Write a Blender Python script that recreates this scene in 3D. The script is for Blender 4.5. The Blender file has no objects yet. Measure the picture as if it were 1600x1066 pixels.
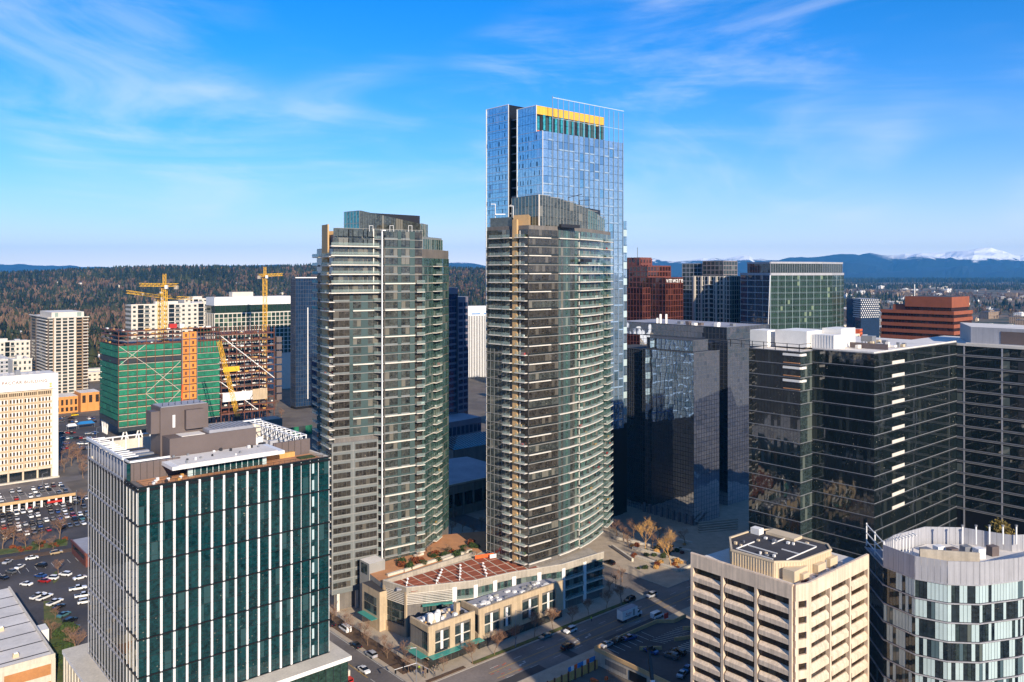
import bpy, math, random
import numpy as np
from mathutils import Vector, Matrix, Quaternion
R = math.radians
rnd = random.Random(7)
sc = bpy.context.scene
col = sc.collection

# ------------------------------------------------------------------ camera
CAMH = 112.0
cam_d = bpy.data.cameras.new('camera')
cam = bpy.data.objects.new('camera', cam_d)
col.objects.link(cam)
cam.location = (0, 0, CAMH)
cam.rotation_euler = (R(90), 0, 0)
cam_d.sensor_width = 36.0
cam_d.lens = 28.8
cam_d.shift_y = -0.0675
cam_d.clip_start = 1.0
cam_d.clip_end = 60000.0
sc.camera = cam

# ------------------------------------------------------------------ sky and sun
SUN_EL, SUN_AZ = 23.0, 153.0
world = bpy.data.worlds.new('World')
sc.world = world
world.use_nodes = True
wn, wl = world.node_tree.nodes, world.node_tree.links
wn.clear()
def WN(t, **kw):
    n = wn.new(t)
    for k, v in kw.items():
        if k in n.inputs.keys() if isinstance(k, str) else False:
            n.inputs[k].default_value = v
        else:
            setattr(n, k, v)
    return n
w_out = WN('ShaderNodeOutputWorld')
w_bg = WN('ShaderNodeBackground')
w_sky = WN('ShaderNodeTexSky')
w_sky.sky_type = 'NISHITA'
w_sky.sun_disc = False
w_sky.sun_elevation = R(SUN_EL)
w_sky.sun_rotation = R(SUN_AZ)
w_sky.altitude = 100
w_sky.air_density = 1.0
w_sky.dust_density = 0.0
w_sky.ozone_density = 4.0
w_bg.inputs['Strength'].default_value = 0.138
w_hs = WN('ShaderNodeHueSaturation')
w_hs.inputs['Saturation'].default_value = 2.0
w_hs.inputs['Value'].default_value = 0.92
w_tint = WN('ShaderNodeMixRGB'); w_tint.blend_type = 'MULTIPLY'; w_tint.inputs[0].default_value = 1.0; w_tint.inputs[2].default_value = (0.40, 0.70, 1.02, 1)
wl.new(w_sky.outputs[0], w_tint.inputs[1]); wl.new(w_tint.outputs[0], w_hs.inputs['Color'])
# thin cirrus, laid on a plane high above the city
w_tc = WN('ShaderNodeTexCoord')
w_sep = WN('ShaderNodeSeparateXYZ')
wl.new(w_tc.outputs['Generated'], w_sep.inputs[0])
def wmath(op, a, b=None):
    n = wn.new('ShaderNodeMath'); n.operation = op
    for i, v in enumerate((a, b)):
        if v is None: continue
        if isinstance(v, (int, float)): n.inputs[i].default_value = v
        else: wl.new(v, n.inputs[i])
    return n.outputs[0]
zc = wmath('MAXIMUM', wmath('ADD', w_sep.outputs['Z'], 0.06), 0.03)
cx_ = wmath('DIVIDE', w_sep.outputs['X'], zc)
cy_ = wmath('DIVIDE', w_sep.outputs['Y'], zc)
def cloud(sx, sy, rot, off, detail, lo, hi, dist=1.2, scale=1.0):
    cb = wn.new('ShaderNodeCombineXYZ')
    wl.new(w_sep.outputs['X'], cb.inputs[0]); wl.new(w_sep.outputs['Y'], cb.inputs[1]); wl.new(w_sep.outputs['Z'], cb.inputs[2])
    mp = wn.new('ShaderNodeMapping')
    mp.inputs['Scale'].default_value = (sx, sx, sy)
    mp.inputs['Rotation'].default_value = (0, R(rot), 0)
    mp.inputs['Location'].default_value = off
    wl.new(cb.outputs[0], mp.inputs[0])
    nz = wn.new('ShaderNodeTexNoise')
    nz.inputs['Scale'].default_value = scale
    nz.inputs['Detail'].default_value = detail
    nz.inputs['Roughness'].default_value = 0.58
    nz.inputs['Distortion'].default_value = dist
    wl.new(mp.outputs[0], nz.inputs['Vector'])
    mr = wn.new('ShaderNodeMapRange'); mr.interpolation_type = 'SMOOTHSTEP'
    mr.inputs[1].default_value = lo; mr.inputs[2].default_value = hi
    wl.new(nz.outputs[0], mr.inputs[0])
    return mr.outputs[0]
c1 = cloud(2.6, 10.0, -14, (3.1, 1.7, 0.4), 10, 0.44, 0.78, 1.3)
c2 = cloud(1.7, 11.0, 9, (7.3, 2.2, 0.9), 9, 0.44, 0.78, 1.0)
c3 = cloud(3.4, 6.0, 0, (4.0, 9.0, 0.7), 2, 0.36, 0.58, 0.0)
cl = wmath('MULTIPLY', wmath('ADD', wmath('MULTIPLY', c1, 0.32), wmath('MULTIPLY', c2, 0.36)), c3)
cl = wmath('MINIMUM', cl, 0.75)
w_mix = WN('ShaderNodeMixRGB')
wl.new(cl, w_mix.inputs[0])
w_veil = WN('ShaderNodeMixRGB')                 # milky veil that lies along the whole horizon
veil = wmath('MULTIPLY', wmath('POWER', wmath('SUBTRACT', 1.0, wmath('MINIMUM', wmath('MAXIMUM', w_sep.outputs['Z'], 0.0), 1.0)), 10.5), 0.95)
wl.new(veil, w_veil.inputs[0]); wl.new(w_hs.outputs[0], w_veil.inputs[1]); w_veil.inputs[2].default_value = (4.3, 4.4, 5.2, 1)
w_veil2 = WN('ShaderNodeMixRGB')                # and its denser foot
veil2 = wmath('MULTIPLY', wmath('POWER', wmath('SUBTRACT', 1.0, wmath('MINIMUM', wmath('MAXIMUM', w_sep.outputs['Z'], 0.0), 1.0)), 24.0), 0.9)
wl.new(veil2, w_veil2.inputs[0]); wl.new(w_veil.outputs[0], w_veil2.inputs[1]); w_veil2.inputs[2].default_value = (8.0, 7.6, 7.3, 1)
wl.new(w_veil2.outputs[0], w_mix.inputs[1])
w_mix.inputs[2].default_value = (5.2, 5.4, 5.9, 1)
wl.new(w_mix.outputs[0], w_bg.inputs['Color'])
wl.new(w_bg.outputs[0], w_out.inputs[0])

sun_d = bpy.data.lights.new('sun', 'SUN')
sun = bpy.data.objects.new('sun', sun_d)
col.objects.link(sun)
sun_d.energy = 4.8
sun_d.angle = R(0.5)
sun_d.color = (1.0, 0.87, 0.70)
sdir = Vector((math.sin(R(SUN_AZ)) * math.cos(R(SUN_EL)), math.cos(R(SUN_AZ)) * math.cos(R(SUN_EL)), math.sin(R(SUN_EL))))
sun.rotation_euler = sdir.to_track_quat('Z', 'Y').to_euler()
sun.location = (200, -400, 600)

vs = sc.view_settings
vs.view_transform = 'Standard'
vs.look = 'None'
vs.exposure = 0.55
vs.gamma = 1.0
sc.render.engine = 'CYCLES'
sc.cycles.use_denoising = True
sc.cycles.max_bounces = 5
sc.cycles.diffuse_bounces = 3
sc.cycles.glossy_bounces = 3
sc.cycles.transparent_max_bounces = 6
sc.cycles.transmission_bounces = 3
sc.cycles.volume_bounces = 0
sc.cycles.caustics_reflective = False
sc.cycles.caustics_refractive = False
sc.cycles.sample_clamp_indirect = 4.0

# ------------------------------------------------------------------ survey: pixel of the photograph + distance -> place
F_, CX_, HY_ = 1280.0, 800.0, 425.0
GA = R(49.0)                                   # street grid: A runs right and away, B left and away
A = Vector((math.sin(GA), math.cos(GA)))
B = Vector((-math.cos(GA), math.sin(GA)))
ROT_A = math.atan2(A.y, A.x)
def P(px, d): return Vector(((px - CX_) / F_ * d, d))
def Zp(py, d): return CAMH - (py - HY_) * d / F_
def GP(px, py, z=0.0):
    d = (CAMH - z) * F_ / (py - HY_)
    return P(px, d)
def along(p, u, px):
    """distance t so that p + t*u is seen at column px"""
    k = (px - CX_) / F_
    return (k * p.y - p.x) / (u.x - k * u.y)

# ------------------------------------------------------------------ materials
def lin(c):
    def f(v):
        v /= 255.0
        return v / 12.92 if v <= 0.04045 else ((v + 0.055) / 1.055) ** 2.4
    return (f(c[0]), f(c[1]), f(c[2]), 1.0)
MATS = {}
def _new(name):
    m = bpy.data.materials.new(name); m.use_nodes = True
    nt = m.node_tree
    return m, nt, nt.nodes['Principled BSDF']
def _n(nt, t, **kw):
    n = nt.nodes.new(t)
    for k, v in kw.items(): setattr(n, k, v)
    return n
def _math(nt, op, a, b=None, c=None):
    n = nt.nodes.new('ShaderNodeMath'); n.operation = op
    for i, v in enumerate((a, b, c)):
        if v is None: continue
        if isinstance(v, (int, float)): n.inputs[i].default_value = v
        else: nt.links.new(v, n.inputs[i])
    return n.outputs[0]
def _noise(nt, vec, scale, detail=3, rough=0.55, dist=0.0):
    n = nt.nodes.new('ShaderNodeTexNoise')
    n.inputs['Scale'].default_value = scale; n.inputs['Detail'].default_value = detail
    n.inputs['Roughness'].default_value = rough; n.inputs['Distortion'].default_value = dist
    nt.links.new(vec, n.inputs['Vector'])
    return n.outputs[0]
def _mr(nt, v, a, b, c, d):
    n = nt.nodes.new('ShaderNodeMapRange')
    for i, x in enumerate((a, b, c, d)): n.inputs[i + 1].default_value = x
    nt.links.new(v, n.inputs[0])
    return n.outputs[0]
def _mix(nt, f, a, b, mode='MIX'):
    n = nt.nodes.new('ShaderNodeMixRGB'); n.blend_type = mode
    for i, v in enumerate((f, a, b)):
        if isinstance(v, (int, float)): n.inputs[i].default_value = v
        elif isinstance(v, tuple): n.inputs[i].default_value = v
        else: nt.links.new(v, n.inputs[i])
    return n.outputs[0]
def _rand(nt):
    """one random number per piece, whether it is its own object or an island of a joined mesh"""
    oi = nt.nodes.new('ShaderNodeObjectInfo'); g = nt.nodes.new('ShaderNodeNewGeometry')
    return _math(nt, 'FRACT', _math(nt, 'ADD', oi.outputs['Random'], g.outputs['Random Per Island']))
def M(name, rgb, rough=0.7, var=0.18, scale=0.25, fine=2.5, metal=0.0, piece=0.0, bump=0.0, streak=0.0, rgb2=None, spec=None):
    m, nt, bs = _new(name)
    g = _n(nt, 'ShaderNodeNewGeometry')
    pos = g.outputs['Position']
    n1 = _noise(nt, pos, scale, 4); n2 = _noise(nt, pos, fine, 3)
    v = _math(nt, 'ADD', _mr(nt, n1, 0.3, 0.7, 1 - var, 1 + var), _mr(nt, n2, 0.3, 0.7, -var * 0.5, var * 0.5))
    if streak:
        mp = _n(nt, 'ShaderNodeMapping'); mp.inputs['Scale'].default_value = (1.6, 1.6, 0.06)
        nt.links.new(pos, mp.inputs[0])
        v = _math(nt, 'MULTIPLY', v, _mr(nt, _noise(nt, mp.outputs[0], 1.0, 4, 0.6), 0.35, 0.65, 1 - streak, 1 + streak * 0.4))
    if piece:
        v = _math(nt, 'MULTIPLY', v, _mr(nt, _rand(nt), 0, 1, 1 - piece, 1 + piece))
    base = lin(rgb)
    if rgb2:
        base = _mix(nt, _mr(nt, _noise(nt, pos, scale * 0.6, 3), 0.42, 0.6, 0, 1), lin(rgb), lin(rgb2))
    cmb = _n(nt, 'ShaderNodeCombineXYZ')
    for i in range(3): nt.links.new(v, cmb.inputs[i])
    c = _mix(nt, 1.0, base, cmb.outputs[0], 'MULTIPLY')
    nt.links.new(c, bs.inputs['Base Color'])
    bs.inputs['Roughness'].default_value = rough
    bs.inputs['Metallic'].default_value = metal
    if spec is not None: bs.inputs['Specular IOR Level'].default_value = spec
    if bump:
        b = _n(nt, 'ShaderNodeBump'); b.inputs['Strength'].default_value = bump; b.inputs['Distance'].default_value = 0.05
        nt.links.new(n2, b.inputs['Height']); nt.links.new(b.outputs[0], bs.inputs['Normal'])
    MATS[name] = m
    return m
def G(name, rgb, ior=1.5, tilt=0.010, wave=0.02, blind=(120, 112, 98), pblind=0.12, rgb2=None, speck=0.25, metal=0.0, rough=0.03, wscale=0.35, speckcol=(205, 190, 160)):
    """glazing: dark rooms behind a mirror-like pane; every pane leans a little its own way"""
    m, nt, bs = _new(name)
    g = _n(nt, 'ShaderNodeNewGeometry'); pos = g.outputs['Position']
    r = _rand(nt)
    wn_ = _n(nt, 'ShaderNodeTexWhiteNoise', noise_dimensions='1D')
    nt.links.new(_math(nt, 'MULTIPLY', r, 913.7), wn_.inputs['W'])
    r2 = wn_.outputs['Value']
    c = _mix(nt, r2, lin(rgb), lin(rgb2 or tuple(v * 0.55 for v in rgb)))
    # rooms: uneven furniture and people behind the glass
    mp = _n(nt, 'ShaderNodeMapping'); mp.inputs['Scale'].default_value = (1, 1, 1.5)
    nt.links.new(pos, mp.inputs[0])
    n1 = _noise(nt, mp.outputs[0], 0.9, 5, 0.7)
    c = _mix(nt, _mr(nt, n1, 0.35, 0.75, 0.0, 0.55), c, lin(tuple(min(255, v * 1.7 + 10) for v in rgb)))
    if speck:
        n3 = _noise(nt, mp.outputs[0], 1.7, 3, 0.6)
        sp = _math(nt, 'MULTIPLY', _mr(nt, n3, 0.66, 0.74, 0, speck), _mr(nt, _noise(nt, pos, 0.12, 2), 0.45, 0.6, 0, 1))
        c = _mix(nt, sp, c, lin(speckcol))  # room lights and desk clutter put into the colour as pale specks
    if pblind:
        c = _mix(nt, _mr(nt, r, 1 - pblind, 1 - pblind + 0.01, 0, 0.85), c, lin(blind))
    nt.links.new(c, bs.inputs['Base Color'])
    bs.inputs['Roughness'].default_value = rough
    bs.inputs['Metallic'].default_value = metal
    bs.inputs['IOR'].default_value = ior
    vm = _n(nt, 'ShaderNodeVectorMath', operation='SUBTRACT'); nt.links.new(wn_.outputs['Color'], vm.inputs[0]); vm.inputs[1].default_value = (.5, .5, .5)
    vs_ = _n(nt, 'ShaderNodeVectorMath', operation='SCALE'); nt.links.new(vm.outputs[0], vs_.inputs[0]); vs_.inputs['Scale'].default_value = tilt * 2
    nw = _n(nt, 'ShaderNodeTexNoise'); nw.inputs['Scale'].default_value = wscale; nw.inputs['Detail'].default_value = 1.5
    nt.links.new(pos, nw.inputs['Vector'])
    vm2 = _n(nt, 'ShaderNodeVectorMath', operation='SUBTRACT'); nt.links.new(nw.outputs['Color'], vm2.inputs[0]); vm2.inputs[1].default_value = (.5, .5, .5)
    vs2 = _n(nt, 'ShaderNodeVectorMath', operation='SCALE'); nt.links.new(vm2.outputs[0], vs2.inputs[0]); vs2.inputs['Scale'].default_value = wave * 2
    a1 = _n(nt, 'ShaderNodeVectorMath', operation='ADD'); nt.links.new(g.outputs['Normal'], a1.inputs[0]); nt.links.new(vs_.outputs[0], a1.inputs[1])
    a2 = _n(nt, 'ShaderNodeVectorMath', operation='ADD'); nt.links.new(a1.outputs[0], a2.inputs[0]); nt.links.new(vs2.outputs[0], a2.inputs[1])
    nn = _n(nt, 'ShaderNodeVectorMath', operation='NORMALIZE'); nt.links.new(a2.outputs[0], nn.inputs[0])
    nt.links.new(nn.outputs[0], bs.inputs['Normal'])
    MATS[name] = m
    return m

# ------------------------------------------------------------------ mesh building
CUBE_V = [(-.5, -.5, -.5), (.5, -.5, -.5), (.5, .5, -.5), (-.5, .5, -.5), (-.5, -.5, .5), (.5, -.5, .5), (.5, .5, .5), (-.5, .5, .5)]
CUBE_F = [(0, 3, 2, 1), (4, 5, 6, 7), (0, 1, 5, 4), (1, 2, 6, 5), (2, 3, 7, 6), (3, 0, 4, 7)]
CUBE_NP = np.array(CUBE_V)
class MB:
    def __init__(s): s.v = []; s.f = []; s.m = []; s.mats = []
    def mi(s, mat):
        if mat not in s.mats: s.mats.append(mat)
        return s.mats.index(mat)
    def add(s, vs, fs, mat):
        o = len(s.v); k = s.mi(mat)
        s.v.extend(tuple(v) for v in vs)
        for f in fs: s.f.append(tuple(i + o for i in f)); s.m.append(k)
        return s
    def box(s, c, size, mat, rot=0.0):
        ca, sa = math.cos(rot), math.sin(rot)
        vs = []
        for x, y, z in CUBE_V:
            x *= size[0]; y *= size[1]; z *= size[2]
            vs.append((c[0] + x * ca - y * sa, c[1] + x * sa + y * ca, c[2] + z))
        return s.add(vs, CUBE_F, mat)
    def mat4(s, M4, mat):
        return s.add([tuple(M4 @ Vector(v)) for v in CUBE_V], CUBE_F, mat)
    def prism(s, poly, z0, z1, mat, top=None):
        n = len(poly)
        vs = [(p[0], p[1], z0) for p in poly] + [(p[0], p[1], z1) for p in poly]
        s.add(vs, [(i, (i + 1) % n, n + (i + 1) % n, n + i) for i in range(n)] + [tuple(range(n - 1, -1, -1))], mat)
        s.add([(p[0], p[1], z1) for p in poly], [tuple(range(n))], top or mat)
        return s
    def tube(s, pts, radii, mat, sides=6, cap=True):
        rings = []; vs = []
        for i, p in enumerate(pts):
            p = Vector(p)
            d = (Vector(pts[min(i + 1, len(pts) - 1)]) - Vector(pts[max(i - 1, 0)]))
            if d.length < 1e-6: d = Vector((0, 0, 1))
            q = d.to_track_quat('Z', 'Y')
            r = radii[i] if isinstance(radii, (list, tuple)) else radii
            for k in range(sides):
                a = 2 * math.pi * k / sides
                vs.append(p + q @ Vector((math.cos(a) * r, math.sin(a) * r, 0)))
        fs = []
        for i in range(len(pts) - 1):
            for k in range(sides):
                a, b = i * sides + k, i * sides + (k + 1) % sides
                fs.append((a, b, b + sides, a + sides))
        if cap:
            fs.append(tuple(range(sides - 1, -1, -1))); fs.append(tuple((len(pts) - 1) * sides + k for k in range(sides)))
        return s.add(vs, fs, mat)
    def sheet(s, poly, z, mat):
        return s.add([(p[0], p[1], z) for p in poly], [tuple(range(len(poly)))], mat)
    def mesh(s, name, off=(0, 0, 0)):
        me = bpy.data.meshes.new(name)
        me.from_pydata([(v[0] - off[0], v[1] - off[1], v[2] - off[2]) for v in s.v], [], s.f)
        for m in s.mats: me.materials.append(MATS[m] if isinstance(m, str) else m)
        if len(s.mats) > 1: me.polygons.foreach_set('material_index', s.m)
        me.update()
        return me
def obj(name, me, parent=None, loc=(0, 0, 0), rz=0.0):
    o = bpy.data.objects.new(name, me); col.objects.link(o)
    o.location = loc
    if rz: o.rotation_euler = (0, 0, rz)
    if parent: o.parent = parent
    return o
def tag(o, label=None, cat=None, group=None, kind=None):
    if label: o['label'] = label
    if cat: o['category'] = cat
    if group: o['group'] = group
    if kind: o['kind'] = kind
    return o
def structure(name, mb, kind='structure'):
    return tag(obj(name, mb.mesh(name)), kind=kind)
def part(name, mb, parent, origin=(0, 0, 0)):
    return obj(name, mb.mesh(name, origin), parent)
UNIT = {}
def unit_cube(mat):
    if mat not in UNIT:
        me = bpy.data.meshes.new('piece'); me.from_pydata(CUBE_V, [], CUBE_F); me.materials.append(MATS[mat]); UNIT[mat] = me
    return UNIT[mat]
class Thing:
    """an Empty at the thing's base; parts are meshes under it, alike pieces are queued and made one by one"""
    def __init__(s, name, label, cat, loc, group=None):
        s.e = bpy.data.objects.new(name, None); col.objects.link(s.e)
        s.loc = Vector((loc[0], loc[1], loc[2] if len(loc) > 2 else 0.0))
        s.e.location = s.loc
        s.e.empty_display_size = 1.0
        tag(s.e, label, cat, group)
        s.q = {}
    def mesh(s, name, mb, parent=None):
        return obj(name, mb.mesh(name, s.loc), parent or s.e)
    def put(s, name, mat, M4, parent=None):
        s.q.setdefault((name, mat, parent), []).append(M4)
    def box(s, name, mat, c, size, rot=0.0, parent=None):
        s.put(name, mat, Matrix.Translation(c) @ Matrix.Rotation(rot, 4, 'Z') @ Matrix.Diagonal((size[0], size[1], size[2], 1)), parent)
    def beam(s, name, mat, p, q, w, h=None, parent=None):
        p, q = Vector(p), Vector(q); d = q - p
        rq = d.to_track_quat('X', 'Z')
        s.put(name, mat, Matrix.Translation((p + q) / 2) @ rq.to_matrix().to_4x4() @ Matrix.Diagonal((d.length, w, h or w, 1)), parent)
    def flush(s, limit=300):
        byname = {}
        for (name, mat, parent), L in s.q.items():
            byname.setdefault((name, parent), []).extend((mat, m) for m in L)
        T = Matrix.Translation(-s.loc)
        for (name, parent), L in byname.items():
            if len(L) > limit:
                def size_key(t):
                    m = t[1]; d = max(1.0, m.translation.y)
                    if abs(m.translation.x) > d * 0.66: return 1e9
                    ext = sorted((m.col[i].to_3d().length for i in range(3)), reverse=True)
                    return d / math.sqrt(ext[0] * ext[1])
                L.sort(key=size_key)
            for mat, m in L[:limit]:
                o = bpy.data.objects.new(name, unit_cube(mat)); col.objects.link(o)
                o.parent = parent or s.e
                loc, q, sca = (T @ m).decompose()
                o.location = loc; o.rotation_mode = 'QUATERNION'; o.rotation_quaternion = q; o.scale = sca
            rest = L[limit:]
            if rest:
                mats = []
                V = np.empty((len(rest) * 8, 3)); mi = np.empty(len(rest) * 6, dtype=np.int32)
                for i, (mat, m) in enumerate(rest):
                    if mat not in mats: mats.append(mat)
                    a = np.array(T @ m)
                    V[i * 8:(i + 1) * 8] = CUBE_NP @ a[:3, :3].T + a[:3, 3]
                    mi[i * 6:(i + 1) * 6] = mats.index(mat)
                F = (np.array(CUBE_F)[None] + (np.arange(len(rest)) * 8)[:, None, None]).reshape(-1, 4)
                me = bpy.data.meshes.new(name)
                me.from_pydata(V.tolist(), [], F.tolist())
                for k in mats: me.materials.append(MATS[k])
                me.polygons.foreach_set('material_index', mi)
                o = obj(name + '_rows', me, parent or s.e); o['kind'] = 'stuff'
        s.q = {}
        return s.e
class Face:
    """one straight stretch of wall, seen from outside: p0 left, p1 right"""
    def __init__(s, p0, p1):
        s.p0 = Vector((p0[0], p0[1])); s.p1 = Vector((p1[0], p1[1]))
        d = s.p1 - s.p0; s.L = d.length; s.u = d / s.L
        s.n = Vector((s.u.y, -s.u.x)); s.rot = math.atan2(s.u.y, s.u.x)
    def pt(s, t, z, out=0.0):
        q = s.p0 + s.u * t + s.n * out
        return Vector((q.x, q.y, z))
    def box(s, T, name, mat, t, z, w, h, depth, out, parent=None):
        """piece centred at t along the wall and height z, its back at `out` from the wall"""
        T.box(name, mat, s.pt(t, z, out + depth / 2), (w, depth, h), s.rot, parent)
def frange(a, b, n): return [a + (b - a) * (i + 0.5) / n for i in range(n)]
def glaze(T, f, z0, z1, ncol, nrow, mat, t0=0.0, t1=None, sill=0.0, gap=0.06, out=0.0, mull=None, trans=None, mw=0.12, tw=0.12, md=0.1, name='window_pane', alt=None):
    """panes, with mullions and transoms standing proud of them"""
    t1 = f.L if t1 is None else t1
    w = (t1 - t0) / ncol; h = (z1 - z0) / nrow
    for j in range(nrow):
        for i in range(ncol):
            mt = mat if not alt or rnd.random() > alt[1] else alt[0]
            f.box(T, name, mt, t0 + (i + .5) * w, z0 + (j + .5) * h + sill / 2, w - gap, h - gap - sill, 0.06, out)
    if mull:
        for i in range(ncol + 1):
            f.box(T, 'mullion', mull, t0 + i * w, (z0 + z1) / 2, mw, z1 - z0, md, out + 0.02)
    if trans:
        for j in range(nrow + 1):
            f.box(T, 'transom', trans, (t0 + t1) / 2, z0 + j * h, t1 - t0, tw, md * 0.8, out + 0.02)
def rect(c, wa, wb):
    """footprint from its near corner c: wa along A, wb along B (counter-clockwise)"""
    c = Vector(c); return [c, c + A * wa, c + A * wa + B * wb, c + B * wb]
# ------------------------------------------------------------------ the materials
M('asphalt', (124, 114, 106), 0.85, 0.24, 0.06, 1.2, rgb2=(98, 92, 88), bump=0.1)
M('asphalt_lot', (80, 74, 71), 0.85, 0.25, 0.05, 0.9, rgb2=(60, 57, 58), bump=0.1)
M('asphalt_patch', (62, 60, 60), 0.8, 0.15)
M('pavement', (176, 160, 138), 0.85, 0.14, 0.3, 2.0)
M('pavement_red', (112, 62, 52), 0.85, 0.2, 0.3, 2.0)
M('kerb', (160, 152, 140), 0.8, 0.12)
M('paint_white', (205, 202, 192), 0.7, 0.25, 1.5, 6)
M('paint_yellow', (190, 150, 60), 0.7, 0.25, 1.5, 6)
M('paint_orange', (180, 84, 50), 0.8, 0.4, 1.0, 5)
M('lawn', (74, 88, 34), 0.95, 0.3, 0.4, 3.0, rgb2=(96, 92, 44))
M('soil', (92, 70, 50), 0.95, 0.25, 0.5, 3)
M('concrete', (168, 158, 142), 0.8, 0.14, 0.3, 2.0, streak=0.15)
M('concrete_dark', (112, 106, 100), 0.85, 0.15, 0.3, 2.0, streak=0.2)
M('concrete_pale', (206, 196, 178), 0.75, 0.08, 0.3, 2.0, streak=0.10)
M('tan', (196, 160, 112), 0.8, 0.08, 0.3, 2.0, streak=0.08)
M('limestone', (188, 166, 134), 0.8, 0.1, 0.3, 1.5, piece=0.05, streak=0.15)
M('beige_panel', (222, 200, 174), 0.75, 0.08, 0.3, 1.6, streak=0.22)
M('beige_metal', (204, 184, 152), 0.6, 0.06, 0.3, 2)
M('white_metal', (226, 224, 220), 0.45, 0.06, 0.3, 2)
M('white_paint', (232, 228, 220), 0.6, 0.06, 0.3, 2)
M('grey_panel', (164, 164, 168), 0.5, 0.06, 0.3, 2, piece=0.04, streak=0.14)
M('grey_metal', (120, 122, 126), 0.45, 0.1)
M('dark_metal', (38, 38, 42), 0.45, 0.12)
M('black_metal', (18, 19, 22), 0.4, 0.1)
M('brown_metal', (100, 88, 84), 0.6, 0.07, 0.3, 2)
M('roof_grey', (150, 150, 156), 0.85, 0.16, 0.12, 1.0)
M('roof_white', (215, 208, 198), 0.8, 0.12, 0.12, 1.0)
M('roof_dark', (58, 56, 58), 0.9, 0.2, 0.2, 1.2)
M('roof_terra', (150, 80, 52), 0.9, 0.10, 0.3, 2.5, piece=0.06)
M('paver_brown', (188, 134, 92), 0.9, 0.12, 0.3, 2.5, piece=0.06)
M('timber', (196, 152, 86), 0.8, 0.2, 0.5, 3)
M('plywood_orange', (214, 134, 56), 0.8, 0.12, 0.5, 3, piece=0.12)
M('orange', (222, 96, 40), 0.8, 0.1, 0.5, 3)
M('red', (180, 38, 28), 0.5, 0.08)
M('gold_panel', (222, 172, 62), 0.6, 0.06, 0.4, 2, piece=0.06)
M('rust_steel', (104, 62, 44), 0.8, 0.25, 0.4, 2, piece=0.2)
M('net_green', (26, 112, 82), 0.8, 0.3, 0.4, 1.6, piece=0.2, bump=1.0)
M('net_dark', (44, 52, 54), 0.8, 0.2, 0.25, 1.0)
M('crane_yellow', (240, 184, 44), 0.5, 0.08)
M('granite_red', (112, 62, 50), 0.5, 0.15, 0.3, 2, piece=0.08)
M('brick_orange', (146, 80, 52), 0.8, 0.12, 0.3, 2, piece=0.05)
M('brick_panel', (176, 122, 74), 0.8, 0.12, 0.3, 2)
M('paccar_wall', (208, 190, 164), 0.75, 0.05, 0.3, 2, streak=0.06)
M('paccar_rib', (196, 172, 138), 0.75, 0.05, 0.3, 2)
M('condo_white', (204, 195, 180), 0.75, 0.06, 0.3, 2)
M('condo_tan', (150, 128, 104), 0.8, 0.08, 0.3, 2)
M('condo_orange', (208, 142, 74), 0.8, 0.08, 0.3, 2)
M('grey_stone', (128, 120, 122), 0.7, 0.1, 0.3, 2)
M('violet_stone', (112, 106, 116), 0.7, 0.1, 0.3, 2)
M('spandrel_green', (70, 86, 84), 0.25, 0.08, 0.3, 2, piece=0.12)
M('spandrel_pale', (176, 194, 194), 0.3, 0.05, 0.3, 2, piece=0.06)
M('spandrel_grey', (120, 124, 122), 0.3, 0.08, 0.3, 2, piece=0.10)
M('spandrel_blue', (140, 164, 188), 0.3, 0.05, 0.3, 2, piece=0.06)
M('spandrel_dark', (40, 46, 46), 0.2, 0.08, 0.3, 2, piece=0.2)
M('slab_white', (214, 206, 192), 0.7, 0.07, 0.3, 2)
M('slab_grey', (150, 148, 142), 0.7, 0.08, 0.3, 2)
M('awning_green', (70, 150, 136), 0.35, 0.08)
M('hedge', (52, 70, 26), 0.95, 0.4, 0.8, 4, bump=0.6)
M('shrub_rust', (120, 62, 28), 0.95, 0.4, 0.8, 4)
M('bark', (126, 100, 76), 0.9, 0.2, 0.5, 3)
M('bark_gold', (190, 150, 96), 0.9, 0.15, 0.5, 3)  # bark with the golden sunlight put into its colour
M('twig', (142, 106, 80), 0.9, 0.2, 0.5, 3)
M('twig_red', (140, 108, 86), 0.9, 0.2, 0.5, 3)
M('twig_gold', (206, 160, 92), 0.9, 0.15, 0.5, 3)  # twigs toned gold for the low sun on them
M('evergreen', (58, 70, 34), 0.9, 0.4, 0.5, 3)
M('tyre', (20, 20, 21), 0.8, 0.1)
M('chrome', (170, 172, 176), 0.25, 0.05, metal=0.8)
M('lamp_red', (150, 20, 18), 0.3, 0.05)
M('lamp_clear', (225, 225, 220), 0.2, 0.05)
M('skin', (190, 140, 112), 0.6, 0.05)
M('cloth_dark', (34, 36, 44), 0.9, 0.1)
M('cloth_vest', (190, 210, 40), 0.8, 0.1)
M('cloth_blue', (44, 66, 110), 0.9, 0.1)
M('cloth_grey', (96, 92, 90), 0.9, 0.1)
M('tarp_blue', (40, 120, 180), 0.6, 0.1)
M('tent_white', (228, 226, 222), 0.7, 0.05)
for nm, c in (('white', (232, 231, 228)), ('black', (20, 20, 22)), ('silver', (168, 170, 174)), ('grey', (86, 88, 92)), ('blue', (32, 64, 120)), ('red', (150, 26, 24)), ('maroon', (74, 22, 22)), ('teal', (70, 110, 116)), ('yellow', (226, 190, 30)), ('tan', (170, 150, 120))):
    m_ = M('paint_' + nm + '_car', c, 0.25, 0.03, 0.5, 3)
    m_.node_tree.nodes['Principled BSDF'].inputs['Coat Weight'].default_value = 0.6
G('glass_fin', (14, 46, 48), 1.7, 0.005, 0.010, pblind=0.08, blind=(48, 78, 80), rgb2=(6, 20, 22), speck=0.55)
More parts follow.
